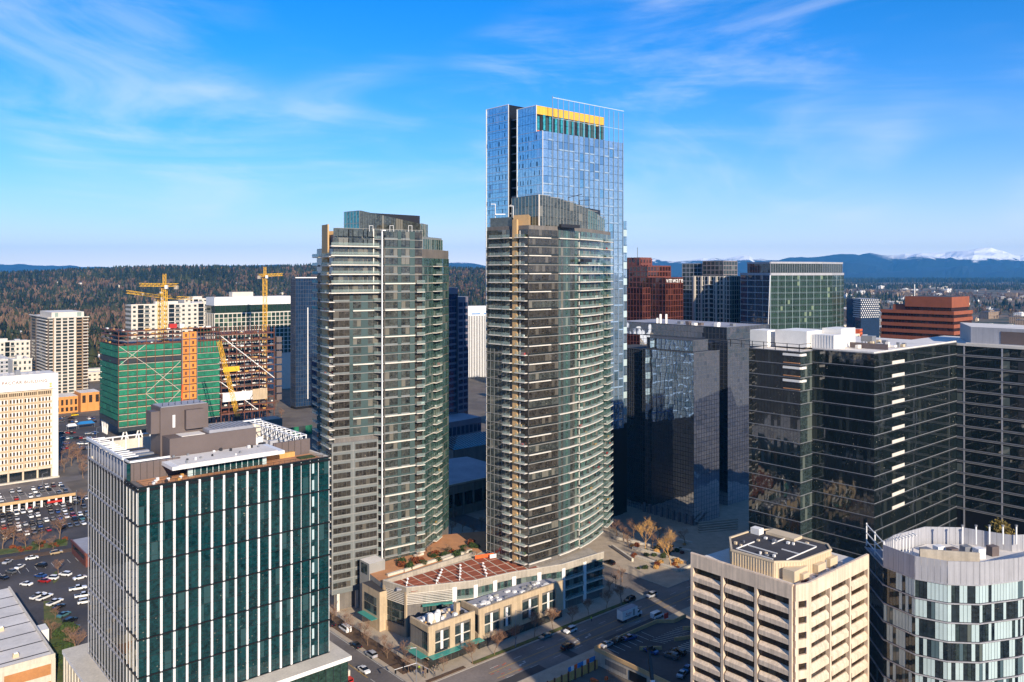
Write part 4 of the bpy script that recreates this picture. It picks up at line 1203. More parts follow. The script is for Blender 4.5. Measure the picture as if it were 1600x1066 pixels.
# roof sheds and plant
gbox(T, 'roof_shed', 'white_paint', C, 2.0, 16, 24, 36, zt, zt + 5.6)
gbox(T, 'roof_shed', 'white_paint', C, 4.2, 11.5, 15.5, 23.9, zt, zt + 4.6)
gbox(T, 'roof_shed', 'white_paint', C, 12, 22, 17, 23.9, zt, zt + 6.4)
gbox(T, 'roof_shed', 'white_paint', C, 0.5, 9, 38, 45, zt - .5, zt + 5.2)
gbox(T, 'roof_wall', 'brown_metal', C, 16, 16.4, 3, 16, zt, zt + 1.8)
for i in range(8): gbox(T, 'shed_rib', 'grey_panel', C, 4.1, 4.2, 15.8 + i, 15.9 + i, zt, zt + 4.6)
for i in range(14):
    a, b = rnd.uniform(12, 34), rnd.uniform(4, 15)
    gbox(T, 'roof_unit', ('beige_metal', 'grey_metal', 'white_paint', 'roof_white')[i % 4], C, a, a + rnd.uniform(.8, 2.6), b, b + rnd.uniform(.8, 2), zt, zt + rnd.uniform(.7, 2.0))
gbox(T, 'cooling_tower', 'grey_metal', C, 24, 27, 12, 16, zt + 1.6, zt + 3.6)
for a, b in ((24.2, 12.2), (26.6, 12.2), (24.2, 15.6), (26.6, 15.6)): gbox(T, 'cooling_leg', 'dark_metal', C, a, a + .2, b, b + .2, zt, zt + 1.6)
gbox(T, 'parapet', 'roof_white', C, .2, waC, .2, .7, zt - .1, zt + .5)
gbox(T, 'parapet', 'roof_white', C, .2, .7, .7, wbC, zt - .1, zt + .5)
for b0 in (0, 11, 22):
    for zz in (1.2, 2.4):
        gbox(T, 'roof_rail', 'dark_metal', cN, .4, .6, b0 + 1, b0 + 11.8, zt + zz - .6, zt + zz - .45)
for zz in (1.2, 2.4): gbox(T, 'roof_rail', 'dark_metal', cN, .4, 7.5, .4, .6, zt + zz - .6, zt + zz - .45)
for i in range(8): gbox(T, 'rail_post', 'dark_metal', cN, .4, .6, .6 + i * 4.4, .8 + i * 4.4, zt - .6, zt + 2)
pp = cI + A * 4 - B * 14
mb = MB(); mb.prism([pp, pp + A * 30 - B * 0, pp + A * 30 + B * 22, pp + B * 22][0:4] if False else [far + A * 5 + B * 10, far + A * 30 + B * 10, cI + A * 30 + B * 10, cI + A * 5 - B * 3], zt - .8, zt + 5.6, 'grey_panel', 'roof_white'); T.mesh('wing_penthouse', mb)
fpn = Face(cI + A * 5 - B * 3, far + A * 5 + B * 10)
fpn.box(T, 'louvre', 'brown_metal', fpn.L * .5 + 4, zt + 2.2, fpn.L - 12, 4.4, .12, .02)
fpn.box(T, 'wing_parapet', 'roof_white', fpn.L * .5, zt - .3, fpn.L, .8, .4, 4.4)
T.flush()

# ------------------------------------------------------------------ beige office block, ribbon windows (right foreground)
C = P(1241, 182.0)
ch = 3.2                                         # chamfered corner
wbB = along(C, B, 1083); cR = P(1258.5, 183.0); waB = along(cR, A, 1351.5)
zt = Zp(917, 182)
T = Thing('office_building', 'beige concrete office block with recessed ribbon windows and brown plant room', 'building', (C.x, C.y, 0))
pb = C + B * wbB; pr = cR + A * waB
mb = MB(); mb.prism([C, cR, pr, pr + B * wbB * .95, pb + A * 3], 0, zt - 1.2, 'concrete_dark', 'roof_white'); T.mesh('core', mb)
fL, fC, fR = Face(pb, C), Face(C, cR), Face(cR, pr)
fh = 3.45; nf = 12
for f, nb in ((fL, 3), (fR, 3)):
    bw = f.L / nb
    f.box(T, 'cornice', 'beige_panel', f.L / 2, zt - 1.0, f.L, 3.2, 1.0, .02)
    for k in range(nb + 1):
        f.box(T, 'pier', 'beige_panel', min(max(k * bw, .35), f.L - .35), (zt - 2.6) / 2, .7, zt - 2.6, 1.0, .02)
    for j in range(nf):
        z = zt - 2.6 - j * fh                    # head of this storey's window
        for k in range(nb):
            t = (k + .5) * bw
            n = 4
            for i in range(n):
                f.box(T, 'window_pane', 'glass_beige', k * bw + .7 + (i + .5) * (bw - 1.4) / n, z - .85, (bw - 1.4) / n - .06, 1.65, .08, .04)
            # sloping sill: splayed spandrel
            q0, q1 = f.pt(k * bw + .7, z - 1.7, 0), f.pt((k + 1) * bw - .7, z - 1.7, 0)
            n3 = Vector((f.n.x, f.n.y, 0))
            mbs = MB()
            prof = [(.03, 0), (.32, -.02), (.98, -.66), (.98, -1.75), (.03, -1.75)]
            vs = [q0 + n3 * o + Vector((0, 0, dz)) for o, dz in prof] + [q1 + n3 * o + Vector((0, 0, dz)) for o, dz in prof]
            mbs.add(vs, [(i, i + 5, (i + 1) % 5 + 5, (i + 1) % 5) for i in range(5)] + [(0, 1, 2, 3, 4), (9, 8, 7, 6, 5)], 'beige_panel')
            T.mesh('spandrel', mbs)
fC.box(T, 'corner_wall', 'beige_panel', fC.L / 2, zt - 1.2, fC.L + .7, 3.6, .9, .02)
for j in range(nf):
    z = zt - 3.0 - j * fh
    fC.box(T, 'corner_window', 'glass_beige', fC.L / 2, z - .85, fC.L * .62, 1.5, .06, .42)
    fC.box(T, 'corner_wall', 'beige_panel', fC.L / 2, z - 2.55, fC.L + .7, 1.86, .9, .02)
    for s in (-1, 1): fC.box(T, 'corner_wall', 'beige_panel', fC.L / 2 + s * (fC.L * .31 + .45 + .15), z - .8, .9, 1.75, .88, .03)
# roof: pale deck, parapet, wide low plant room with dark top
def roof_pt(a, b): return C + A * a + B * b
ppoly = [roof_pt(*q) for q in ((4.0, 7.4), (9.1, 3.6), (22.0, 2.9), (25.0, 5.4), (25.2, 20.6), (21.2, 23.8), (11, 24.2), (3.4, 18.6))]
ZPL = zt + 2.5
mb = MB(); mb.prism(ppoly, zt - 1.3, ZPL, 'beige_metal', 'roof_dark'); plant = T.mesh('plant_room', mb)
for i in range(len(ppoly)):
    f = Face(ppoly[i], ppoly[(i + 1) % len(ppoly)]); n = max(2, int(f.L / .7))
    for k in range(n): f.box(T, 'cladding_rib', 'beige_metal', (k + .5) * f.L / n, zt + .55, .12, 3.5, .1, .0)
    f.box(T, 'plant_coping', 'beige_metal', f.L / 2, ZPL + .12, f.L + .2, .4, .45, -.3)
def rb(name, mat, a0, a1, b0, b1, z0, z1):
    q = roof_pt((a0 + a1) / 2, (b0 + b1) / 2); T.box(name, mat, (q.x, q.y, (z0 + z1) / 2), (a1 - a0, b1 - b0, z1 - z0), ROT_A)
rb('cowl', 'beige_metal', 4.6, 10.5, 2.6, 5.6, zt - 1.2, zt + 1.5); rb('cowl', 'beige_metal', 6.8, 9.4, 1.6, 2.6, zt - 1.2, zt + .6); rb('cowl', 'beige_metal', 19.5, 23, 1.8, 3.6, zt - 1.2, zt + 1.2); rb('cowl', 'beige_metal', 14, 17.5, 1.9, 3.2, zt - 1.2, zt + .9)
rb('hatch', 'white_paint', 18.5, 20.6, 20.5, 23.0, ZPL, ZPL + 1.5); rb('hatch', 'beige_metal', 20.8, 24.6, 12.0, 20.0, ZPL, ZPL + .7)
for a0, a1, b0, b1 in ((5.2, 5.4, 8.5, 18.5), (5.4, 13, 18.3, 18.5), (7.5, 21, 6.2, 6.4), (13.2, 13.4, 6.4, 11), (15, 21.5, 14.6, 14.8), (9.5, 9.7, 10, 18), (21.3, 21.5, 6.4, 14.6)): rb('roof_pipe', 'white_paint', a0, a1, b0, b1, ZPL + .02, ZPL + .24)
for k in range(16):
    a, b = rnd.uniform(6, 22), rnd.uniform(7.5, 21); s_ = rnd.uniform(.3, .8); rb('roof_vent', rnd.choice(('white_paint', 'grey_metal', 'beige_metal')), a, a + s_, b, b + s_, ZPL + .01, ZPL + rnd.uniform(.3, .8))
for k in range(5): rb('plant_door', 'grey_panel', 12 + k * 2.4, 12.9 + k * 2.4, 2.95 - .16, 3.05 - .14, zt - 1.2, zt + .8) if k in (1, 3) else None
for i in range(16):
    a, b = (rnd.uniform(.8, 2.6), rnd.uniform(3, 24)) if i % 2 else (rnd.uniform(5, 25), rnd.uniform(.7, 1.5))
    rb('roof_unit', ('white_paint', 'rust_steel', 'grey_metal')[i % 3], a, a + .6, b, b + .6, zt - 1.2, zt - .6)
for f in (fL, fC, fR): f.box(T, 'parapet', 'beige_panel', f.L / 2, zt + .5, f.L + .3, .5, .6, .3)
T.flush()

# ------------------------------------------------------------------ curved white and glass block, far right
def PQ(px, d): return P(px, d * 1.13)
T = Thing('office_building', 'curved office block of white and pale glass panels with grey metal crown', 'building', (PQ(1400, 172).x, PQ(1400, 172).y, 0))
cur = [PQ(1353, 190), PQ(1381, 177.5), PQ(1430, 170.5), PQ(1480, 167.5), PQ(1530, 167), PQ(1590, 169.5), PQ(1660, 176), PQ(1760, 190)]
zt = Zp(900, 172 * 1.13); fh = 4.46
nrow = 12
bk = [PQ(1760, 205), PQ(1600, 187), PQ(1520, 191), PQ(1445, 192), PQ(1394, 187)]
mb = MB(); mb.prism([p + (PQ(1560, 190) - p).normalized() * .3 for p in cur] + bk, 0, zt, 'dark_metal', 'roof_grey'); T.mesh('wall', mb)
rr = random.Random(5)
for k in range(len(cur) - 1):
    f = Face(cur[k], cur[k + 1])
    n = max(4, int(f.L / .82)); w = f.L / n
    for j in range(nrow):
        z = zt - (j + 1) * fh
        i = 0
        while i < n:
            if k == 0: m_, run = ('glass_curve', 1)
            elif rr.random() < .5: m_, run = ('spandrel_pale', 1)
            elif rr.random() < .25: m_, run = ('glass_office', 1)
            else: m_, run = ('glass_curve', rr.choice((1, 1, 2)))
            run = min(run, n - i)
            f.box(T, 'wall_panel' if m_ == 'spandrel_pale' else 'window_pane', m_, (i + run / 2) * w, z + fh / 2 + .1, w * run - .09, fh - .35, .12 if m_ == 'spandrel_pale' else .06, -.02)
            i += run
        f.box(T, 'floor_line', 'grey_panel', f.L / 2, z, f.L + .12, .22, .3, -.02)
        f.box(T, 'floor_line', 'dark_metal', f.L / 2, z - .17, f.L + .1, .1, .2, -.02)
    f.box(T, 'floor_line', 'grey_panel', f.L / 2, zt, f.L + .12, .3, .34, -.02)
    if k >= 1:
        m2 = max(3, int(f.L / 1.3)); w2 = f.L / m2
        for i in range(m2): f.box(T, 'crown_panel', 'grey_panel', (i + .5) * w2, zt + 2.75, w2 - .05, 5.2, .2, .02)
# inner roof edge, plant and flues
mid = PQ(1500, 178)
inn = [p + (mid - p) * .14 for p in cur[1:]]
mb = MB(); mb.prism([p + (mid - p) * .03 for p in cur[1:]] + [PQ(1640, 186), PQ(1580, 184), PQ(1520, 188.5), PQ(1448, 189), PQ(1398, 183)], zt, zt + 1.2, 'grey_panel', 'roof_white'); T.mesh('roof_deck', mb)
rim = [PQ(1380, 179), PQ(1397, 184), PQ(1445, 190), PQ(1502, 189.5), PQ(1580, 184), PQ(1640, 185)]
for k in range(5):
    f = Face(rim[k + 1], rim[k])
    m2 = max(3, int(f.L / 1.4)); w2 = f.L / m2
    for i in range(m2): f.box(T, 'crown_panel', 'grey_panel', (i + .5) * w2, zt + 2.75, w2 - .05, 5.2, .2, -.1)
for k in range(6):
    p0, p1 = cur[1] + (mid - cur[1]) * (.05 + .05 * k), rim[1] + (mid - rim[1]) * (.05 + .05 * k)
for k in range(7):
    p = PQ(1396 + k * 5, 178.6 + .6 * k)
    T.box('screen_frame', 'white_metal', (p.x, p.y, zt + 4), (.2, .2, 5.4)); T.box('screen_frame', 'white_metal', (p.x, p.y - 1, zt + 6.5), (.2, 2, .2))
p0, p1 = PQ(1437, 177), PQ(1530, 174.5)
f = Face(p0, p1); f.box(T, 'plant_wall', 'concrete', f.L / 2, zt + 2.9, f.L, 3.4, .4, 0)
for k in range(6):
    p = PQ(1446 + k * 21, 180 + (k % 2) * 1.5); T.box('roof_plant', ('grey_metal', 'white_metal', 'brown_metal')[k % 3], (p.x, p.y, zt + 2.4), (2.2, 1.8, 2.4), .3)
for k in range(5):
    p = PQ(1504 + k * 21, 183.2); T.box('flue', 'white_metal', (p.x, p.y, zt + 5.6), (.3, .3, 4.6)); T.box('flue_cap', 'grey_metal', (p.x, p.y, zt + 8.0), (.5, .5, .4))
# open white frame on the left shoulder
for j in range(3):
    p, q = PQ(1354, 191), PQ(1381, 178)
    T.beam('screen_frame', 'white_metal', (p.x, p.y, zt + 1.2 + j * 2.2), (q.x, q.y, zt + 1.2 + j * 2.2), .22)
for s in (0, .5, 1): 
    p = lp(PQ(1354, 191), PQ(1381, 178), s); T.box('screen_frame', 'white_metal', (p.x, p.y, zt + 3), (.25, .25, 6))
T.flush()

# ------------------------------------------------------------------ row behind: red granite, condo, green glass, brown brick
# red granite pair
C = P(1040, 560); zt = Zp(434, 560)
T = Thing('office_tower', 'red granite and glass office tower with white lettering on its parapet', 'building', (C.x, C.y, 0))
def gridblock(T, c, pxl, pxr, ytop, d, mat, line, cell=3.9, colw=3.2, wall='granite_red', wname='wall', lw=.5, z0=30, depthB=25, mw=.4):
    c = Vector(c)
    wb_ = along(c, B, pxl) if pxl else depthB; wa_ = along(c, A, pxr)
    z1 = Zp(ytop, d)
    mb = MB(); mb.prism(rect(c + A * .15 + B * .15, wa_ - .3, wb_ - .3), 0, z1 - .1, wall, 'roof_grey'); T.mesh(wname, mb)
    n = int((z1 - z0) / cell)
    for f, do in ((Face(c, c + A * wa_), True), (Face(c + B * wb_, c), bool(pxl))):
        if not do: continue
        nc = max(2, int(f.L / colw))
        glaze(T, f, z1 - n * cell, z1, nc, n, mat, mull=line, trans=line, mw=mw, tw=lw, md=.12, out=-.1)
    return wa_, wb_, z1
gridblock(T, C, 1004, 1067, 434, 560, 'glass_red', 'granite_red', lw=.35, mw=.3, colw=2.6)
c2 = P(1012, 590); gridblock(T, c2, 983, 1048, 416, 590, 'glass_red', 'granite_red', wname='rear_wall', lw=.9, mw=.6)
c3 = P(1000, 600); gridblock(T, c3, 975, 1018, 404, 600, 'glass_red', 'granite_red', wname='top_wall', lw=1.6, mw=1.5)
c4 = P(1004, 530); gridblock(T, c4, 980, 1016, 450, 530, 'glass_red', 'granite_red', wname='front_wall', lw=.35, mw=.3, colw=2.4)
f = Face(C, C + A * along(C, A, 1067))
p = P(996, 600); T.box('mast', 'dark_metal', (p.x, p.y, Zp(404, 600) + 4), (.3, .3, 8))
sign_place = (f, zt)
T_red = T
# condo tower, pale piers
C = P(1140, 575)
T = Thing('residential_tower', 'pale ribbed apartment tower with stacked balconies and dark stepped top', 'building', (C.x, C.y, 0))
wa_, wb_, z1 = gridblock(T, C, 1082, 1158, 432, 575, 'glass_office', 'condo_white', cell=3.3, colw=2.6, wall='condo_tan', lw=.5, mw=.8)
f = Face(C + B * wb_, C)
for i in range(5): f.box(T, 'pier', 'condo_white', (i + .3) * f.L / 5, z1 / 2 + 15, 1.3, z1 - 30, .8, 0)
for j in range(16):
    f.box(T, 'balcony', 'slab_white', f.L * .48, z1 - 6 - j * 3.3, f.L * .2, .35, 1.6, 0)
    f.box(T, 'balcony', 'slab_white', f.L * .82, z1 - 6 - j * 3.3, f.L * .14, .35, 1.6, 0)
    f.box(T, 'balcony_back', 'dark_metal', f.L * .48, z1 - 4.5 - j * 3.3, f.L * .18, 2.3, .1, .02)  # dark panel on the wall above each middle balcony
c2 = P(1130, 600); gridblock(T, c2, 1098, 1152, 408, 600, 'glass_office', 'grey_stone', cell=3.3, wall='grey_stone', wname='top_wall', lw=.5, mw=.4)
c3 = P(1108, 612); gridblock(T, c3, 1066, 1128, 412, 612, 'glass_office', 'grey_panel', cell=3.3, wall='dark_metal', wname='rear_wall')
T.flush()
# green glass office
C = P(1204, 520); zt = Zp(430, 520)
T = Thing('office_building', 'broad green glass office block with slanted seam and grey top storey', 'building', (C.x, C.y, 0))
q1 = P(1300, 540); q2 = P(1318, 562); q0 = P(1157, 545)
mb = MB(); mb.prism([q0, C, q1, q2, P(1318, 600), P(1170, 590)], 0, zt, 'dark_metal', 'roof_grey'); T.mesh('wall', mb)
for f, nc, m_ in ((Face(q0, C), 12, 'glass_blue_dark'), (Face(C, q1), 26, 'glass_office_green'), (Face(q1, q2), 8, 'glass_office_green')):
    n = 18; fh = 3.95
    for j in range(n):
        z = zt - (j + 1) * fh
        for i in range(nc):
            w = f.L / nc
            f.box(T, 'window_pane', m_, (i + .5) * w, z + 2.4, w - .2, 2.6, .08, -.05)
        f.box(T, 'spandrel', 'spandrel_green' if m_ != 'glass_blue_dark' else 'grey_panel', f.L / 2, z + .5, f.L, .95 if m_ != 'glass_blue_dark' else .5, .12, -.03)
    for i in range(0, nc + 1): f.box(T, 'mullion', 'spandrel_pale' if i % 3 == 0 else 'spandrel_green', i * f.L / nc, zt - 35, .16, 70, .2, -.03)
    f.box(T, 'top_band', 'grey_panel', f.L / 2, zt + .6, f.L, 1.6, .5, -.1)
f = Face(q0, C); T.beam('seam', 'white_metal', f.pt(f.L - .1, zt, .35), f.pt(f.L - 3.6, zt - 66, .35), .5)
t0, t1, t2, t3 = P(1166, 548), P(1290, 540), P(1316, 560), P(1190, 528)
mb = MB(); mb.prism([P(1168, 552), P(1204, 527), P(1285, 543), P(1316, 565), P(1300, 590), P(1180, 585)], zt, zt + 8.2, 'dark_metal', 'roof_grey'); T.mesh('top_storey', mb)
for a, b, nc in ((P(1168, 552), P(1204, 527), 9), (P(1204, 527), P(1285, 543), 22), (P(1285, 543), P(1316, 565), 9)):
    f = Face(a, b); glaze(T, f, zt + 1.5, zt + 7.4, nc, 1, 'glass_office', mull='grey_panel', out=.02, name='top_pane'); f.box(T, 'top_band', 'grey_panel', f.L / 2, zt + 8, f.L, 1.2, .8, -.3)
T.flush()
# brown brick block
C = P(1490, 600); zt = Zp(487, 600)
T = Thing('office_building', 'brown brick office block with dark ribbon windows beyond white roof sheds', 'building', (C.x, C.y, 0))
wb_ = along(C, B, 1377); wa_ = along(C, A, 1519)
mb = MB(); mb.prism(rect(C + A * .3 + B * .3, wa_ - .6, wb_ - .6), 0, zt - .2, 'dark_metal', 'roof_grey'); T.mesh('core', mb)
for f, nc in ((Face(C + B * wb_, C), 24), (Face(C, C + A * wa_), 4)):
    for j in range(12):
        z = zt - j * 4.9
        f.box(T, 'brick_band', 'brick_orange', f.L / 2, z - 1.25, f.L + .6, 2.6, .5, -.1)
        for i in range(nc):
            w = f.L / nc
            f.box(T, 'window_pane', 'glass_red', (i + .5) * w, z - 3.7, w - .3, 2.3, .08, -.25)
c2 = C + A * 2 + B * 2
mb = MB(); mb.prism(rect(c2, wa_ - 2, along(c2, B, 1414)), zt + 2.6, zt + 10.5, 'brick_orange', 'roof_dark'); T.mesh('upper_storey', mb)
mb = MB(); mb.prism(rect(c2 + A * .5 + B * .5, wa_ - 3, along(c2, B, 1412) - 1), zt - .3, zt + 2.6, 'glass_red', 'roof_dark'); T.mesh('window_band', mb)
c6 = c2 + B * along(c2, B, 1414); mb = MB(); mb.prism(rect(c6 + A * 2, wa_ - 6, 10), zt - .2, zt + 4, 'brick_orange', 'roof_dark'); T.mesh('side_block', mb)
p = c2 + A * 8 + B * 30; T.box('mast', 'white_paint', (p.x, p.y, zt + 15), (.4, .4, 9))
T.flush()
# ------------------------------------------------------------------ white ribbed office slab at the left edge, with its lettering
C = P(90, 448.0)
zt = Zp(583, 448)
LW = 46.0
p0 = C - A * LW
T = Thing('office_building', 'cream ribbed concrete office slab with small square windows and wall lettering', 'building', (C.x, C.y, 0))
mb = MB(); mb.prism([p0 + A * .2 + B * .2, C - A * .2 + B * .2, C - A * .2 + B * 18, p0 + A * .2 + B * 18], 0, zt, 'paccar_wall', 'roof_white'); T.mesh('wall', mb)
f = Face(p0, C)
zh = zt - 8.3
f.box(T, 'head_wall', 'white_paint', f.L / 2, zt - 3.9, f.L + .4, 8.4, .7, -.1)
f.box(T, 'end_pier', 'white_paint', f.L - 1.2, zh / 2, 2.8, zh, .7, -.1)
nr = 12; rh = (zh - 6.5) / nr
bay = 6.8
nb = 6
for b in range(nb):
    r1 = f.L - 2.9 - b * bay; r0 = r1 - bay
    f.box(T, 'pier', 'paccar_rib', r0, (zh + 6) / 2, .5, zh - 6, .6, -.1)
    for j in range(nr):
        z = zh - (j + 1) * rh
        nw = 7 if j == 0 else 4
        for i in range(nw):
            w = (bay - .6) / nw
            f.box(T, 'window_pane', 'glass_beige', r0 + .3 + (i + .5) * w, z + rh * .52, w * (.45 if nw == 4 else .6), rh * .48, .08, -.02)
            f.box(T, 'rib', 'white_paint' if nw == 4 else 'paccar_rib', r0 + .3 + (i + 1) * w, z + rh * .52, w * .38, rh * .62, .4, -.05)
        f.box(T, 'spandrel', 'paccar_rib', r0 + bay / 2, z + .45, bay - .5, .9, .42, -.08)
    f.box(T, 'ground_window', 'glass_band', r0 + bay / 2, 3.1, bay - .9, 4.6, .1, -.02)
f.box(T, 'base_band', 'paccar_wall', f.L / 2, 6.1, f.L, 1.2, .5, -.05)
f.box(T, 'plinth', 'concrete_pale', f.L / 2, .4, f.L + 1, .8, 2.0, -.1)
def lettering(T, text, f, t, z, size, mat, out, name='lettering', align='RIGHT', ext=.05):
    cu = bpy.data.curves.new('lettering', 'FONT'); cu.body = text; cu.size = size; cu.extrude = ext; cu.align_x = align; cu.space_character = 1.15
    to = bpy.data.objects.new('tmp_text', cu); col.objects.link(to)
    dg = bpy.context.evaluated_depsgraph_get()
    me = bpy.data.meshes.new_from_object(to.evaluated_get(dg)); bpy.data.objects.remove(to); bpy.data.curves.remove(cu)
    ux, n3 = Vector((f.u.x, f.u.y, 0)), Vector((f.n.x, f.n.y, 0))
    m4 = Matrix.Translation(f.pt(t, z, out) - T.loc) @ Matrix((ux, Vector((0, 0, 1)), n3)).transposed().to_4x4()
    # one part per letter: faces whose spans along the line overlap belong together
    V = [v.co.copy() for v in me.vertices]; F = [tuple(p.vertices) for p in me.polygons]
    sp = sorted((min(V[i].x for i in q), max(V[i].x for i in q), q) for q in F); groups = []
    for a, b, q in sp:
        if groups and a < groups[-1][0] - 1e-4: groups[-1][1].append(q); groups[-1][0] = max(groups[-1][0], b)
        else: groups.append([b, [q]])
    bpy.data.meshes.remove(me)
    for _, fs in groups:
        mb = sub_mesh(V, fs, mat); o = obj('letter', mb.mesh('letter'), T.e); o.matrix_local = m4
def sub_mesh(V, F, mat):
    used = sorted({i for f in F for i in f}); mp = {u: i for i, u in enumerate(used)}
    mb = MB(); mb.add([V[u] for u in used], [tuple(mp[i] for i in f) for f in F], mat); return mb
lettering(T, 'PACCAR BUILDING', f, f.L - 5.0, zt - 4.2, 2.2, 'granite_red', .72)
for k in range(3): f.box(T, 'plaque', 'gold_panel', f.L - 3.5, zt - 5.2 - k * .9, 1.2 - .3 * (k % 2), .6, .1, .6)
T.box('roof_tank', 'grey_metal', tuple((p0 + A * 28 + B * 6)) + (zt + 1.2,), (2.4, 2.4, 2.4), ROT_A)
for k in range(6): T.box('roof_unit', 'grey_panel', tuple((p0 + A * (18 + 4 * k) + B * (3 + (k % 3) * 3))) + (zt + .5,), (2.2, 1.2, .9), ROT_A)
T.flush()
ff, fz = sign_place
lettering(T_red, 'vmware', ff, ff.L * .5, fz - 3.4, 5.2, 'white_paint', .3, 'sign_lettering', 'CENTER')
T_red.flush()

# ------------------------------------------------------------------ apartment tower on an orange podium
d = 667.0
C = P(76, d); zt = Zp(497, d)
T = Thing('residential_tower', 'tan and white apartment tower with stacked balconies on an orange podium', 'building', (C.x, C.y, 0))
wb_ = along(C, B, 47); wa_ = along(C, A, 138)
mb = MB(); mb.prism(rect(C + A * .2 + B * .2, wa_ - .4, wb_ - .4), 0, zt - .2, 'condo_tan', 'roof_white'); T.mesh('wall', mb)
fr, fl = Face(C, C + A * wa_), Face(C + B * wb_, C)
nf = 24; fh = (zt - 12) / nf
for j in range(nf):
    z = 12 + j * fh
    for (a, b, m_) in ((.01, .10, 'glass_office'), (.18, .30, 'glass_office'), (.35, .46, 'glass_office'), (.50, .62, 'glass_office'), (.70, .83, 'glass_band'), (.87, .97, 'glass_beige')):
        fr.box(T, 'window_pane', m_, (a + b) / 2 * fr.L, z + fh * .55, (b - a) * fr.L, fh * .62, .08, .02)
    fr.box(T, 'floor_slab', 'condo_white', fr.L * .40, z, fr.L * .5, .55, .5, 0)
    fr.box(T, 'balcony', 'slab_white', fr.L * .56, z + .3, fr.L * .14, .7, 1.4, 0)
    fr.box(T, 'balcony', 'slab_white', fr.L * .92, z + .3, fr.L * .14, .6, 1.6, 0)
    fr.box(T, 'balcony', 'slab_white', fr.L * .05, z + .3, fr.L * .09, .6, 1.4, 0)
    fl.box(T, 'window_pane', 'glass_office', fl.L * .7, z + fh * .55, fl.L * .4, fh * .6, .08, .02)
    fl.box(T, 'window_pane', 'glass_office', fl.L * .2, z + fh * .55, fl.L * .2, fh * .6, .08, .02)
    fl.box(T, 'balcony', 'slab_white', fl.L * .7, z + .3, fl.L * .5, .6, 1.3, 0)
for (a, w) in ((.155, .045), (.325, .04), (.48, .035), (.655, .05)): fr.box(T, 'pier', 'condo_white', a * fr.L, (zt + 12) / 2, w * fr.L, zt - 12, .6, 0)
fr.box(T, 'pier', 'condo_tan', .85 * fr.L, (zt + 12) / 2, .03 * fr.L, zt - 12, .5, 0)
mb = MB(); mb.prism(rect(C + A * wa_ * .1 + B * 4, wa_ * .82, wb_ * .6), zt - .3, zt + 4.2, 'condo_white', 'roof_white'); T.mesh('penthouse', mb)
for b0, b1 in ((.1, .2), (.78, .92)):
    f = Face(C + A * wa_ * .1 + B * 4, C + A * wa_ * .92 + B * 4); f.box(T, 'penthouse_window', 'glass_rail', f.L * (b0 + b1) / 2, zt + 2.2, f.L * (b1 - b0), 3.4, .1, .02)
fr.box(T, 'cornice', 'condo_white', fr.L / 2, zt, fr.L + 1, .8, 1.2, -.4); fl.box(T, 'cornice', 'condo_white', fl.L / 2, zt, fl.L + 1, .8, 1.2, -.4)
T.flush()
pc = P(72, 640)
T = Thing('podium_building', 'orange stone podium with square windows below the tan apartment tower', 'building', (pc.x, pc.y, 0))
wp = along(pc, A, 122)
mb = MB(); mb.prism(rect(pc, wp, 24), 0, 13, 'condo_orange', 'roof_white'); T.mesh('wall', mb)
f = Face(pc, pc + A * wp)
for i in range(7):
    f.box(T, 'window', 'glass_beige', (i + .5) * f.L / 7, 8.6, f.L / 7 - 1.6, 4.4, .1, .02)
    f.box(T, 'shopfront', 'glass_beige', (i + .5) * f.L / 7, 3, f.L / 7 - 1.2, 3.2, .1, .02)
    f.box(T, 'pier', 'condo_orange', i * f.L / 7 + .3, 6.6, .7, 13.2, .5, 0)
T.flush()
T = Thing('podium_building', 'small orange stone wing with tall windows between tower and green netting', 'building', (P(126, 655).x, 655, 0))
pc = P(126, 655); wp = along(pc, A, 157)
mb = MB(); mb.prism(rect(pc, wp, 20), 0, 15, 'condo_orange', 'roof_white'); T.mesh('wall', mb)
f = Face(pc, pc + A * wp)
for i in range(3): f.box(T, 'window', 'glass_beige', (i + .5) * f.L / 3, 10, f.L / 3 - 2.4, 6.0, .1, .02); f.box(T, 'pier', 'condo_orange', i * f.L / 3 + .4, 7.6, .8, 15.2, .5, 0)
T.flush()

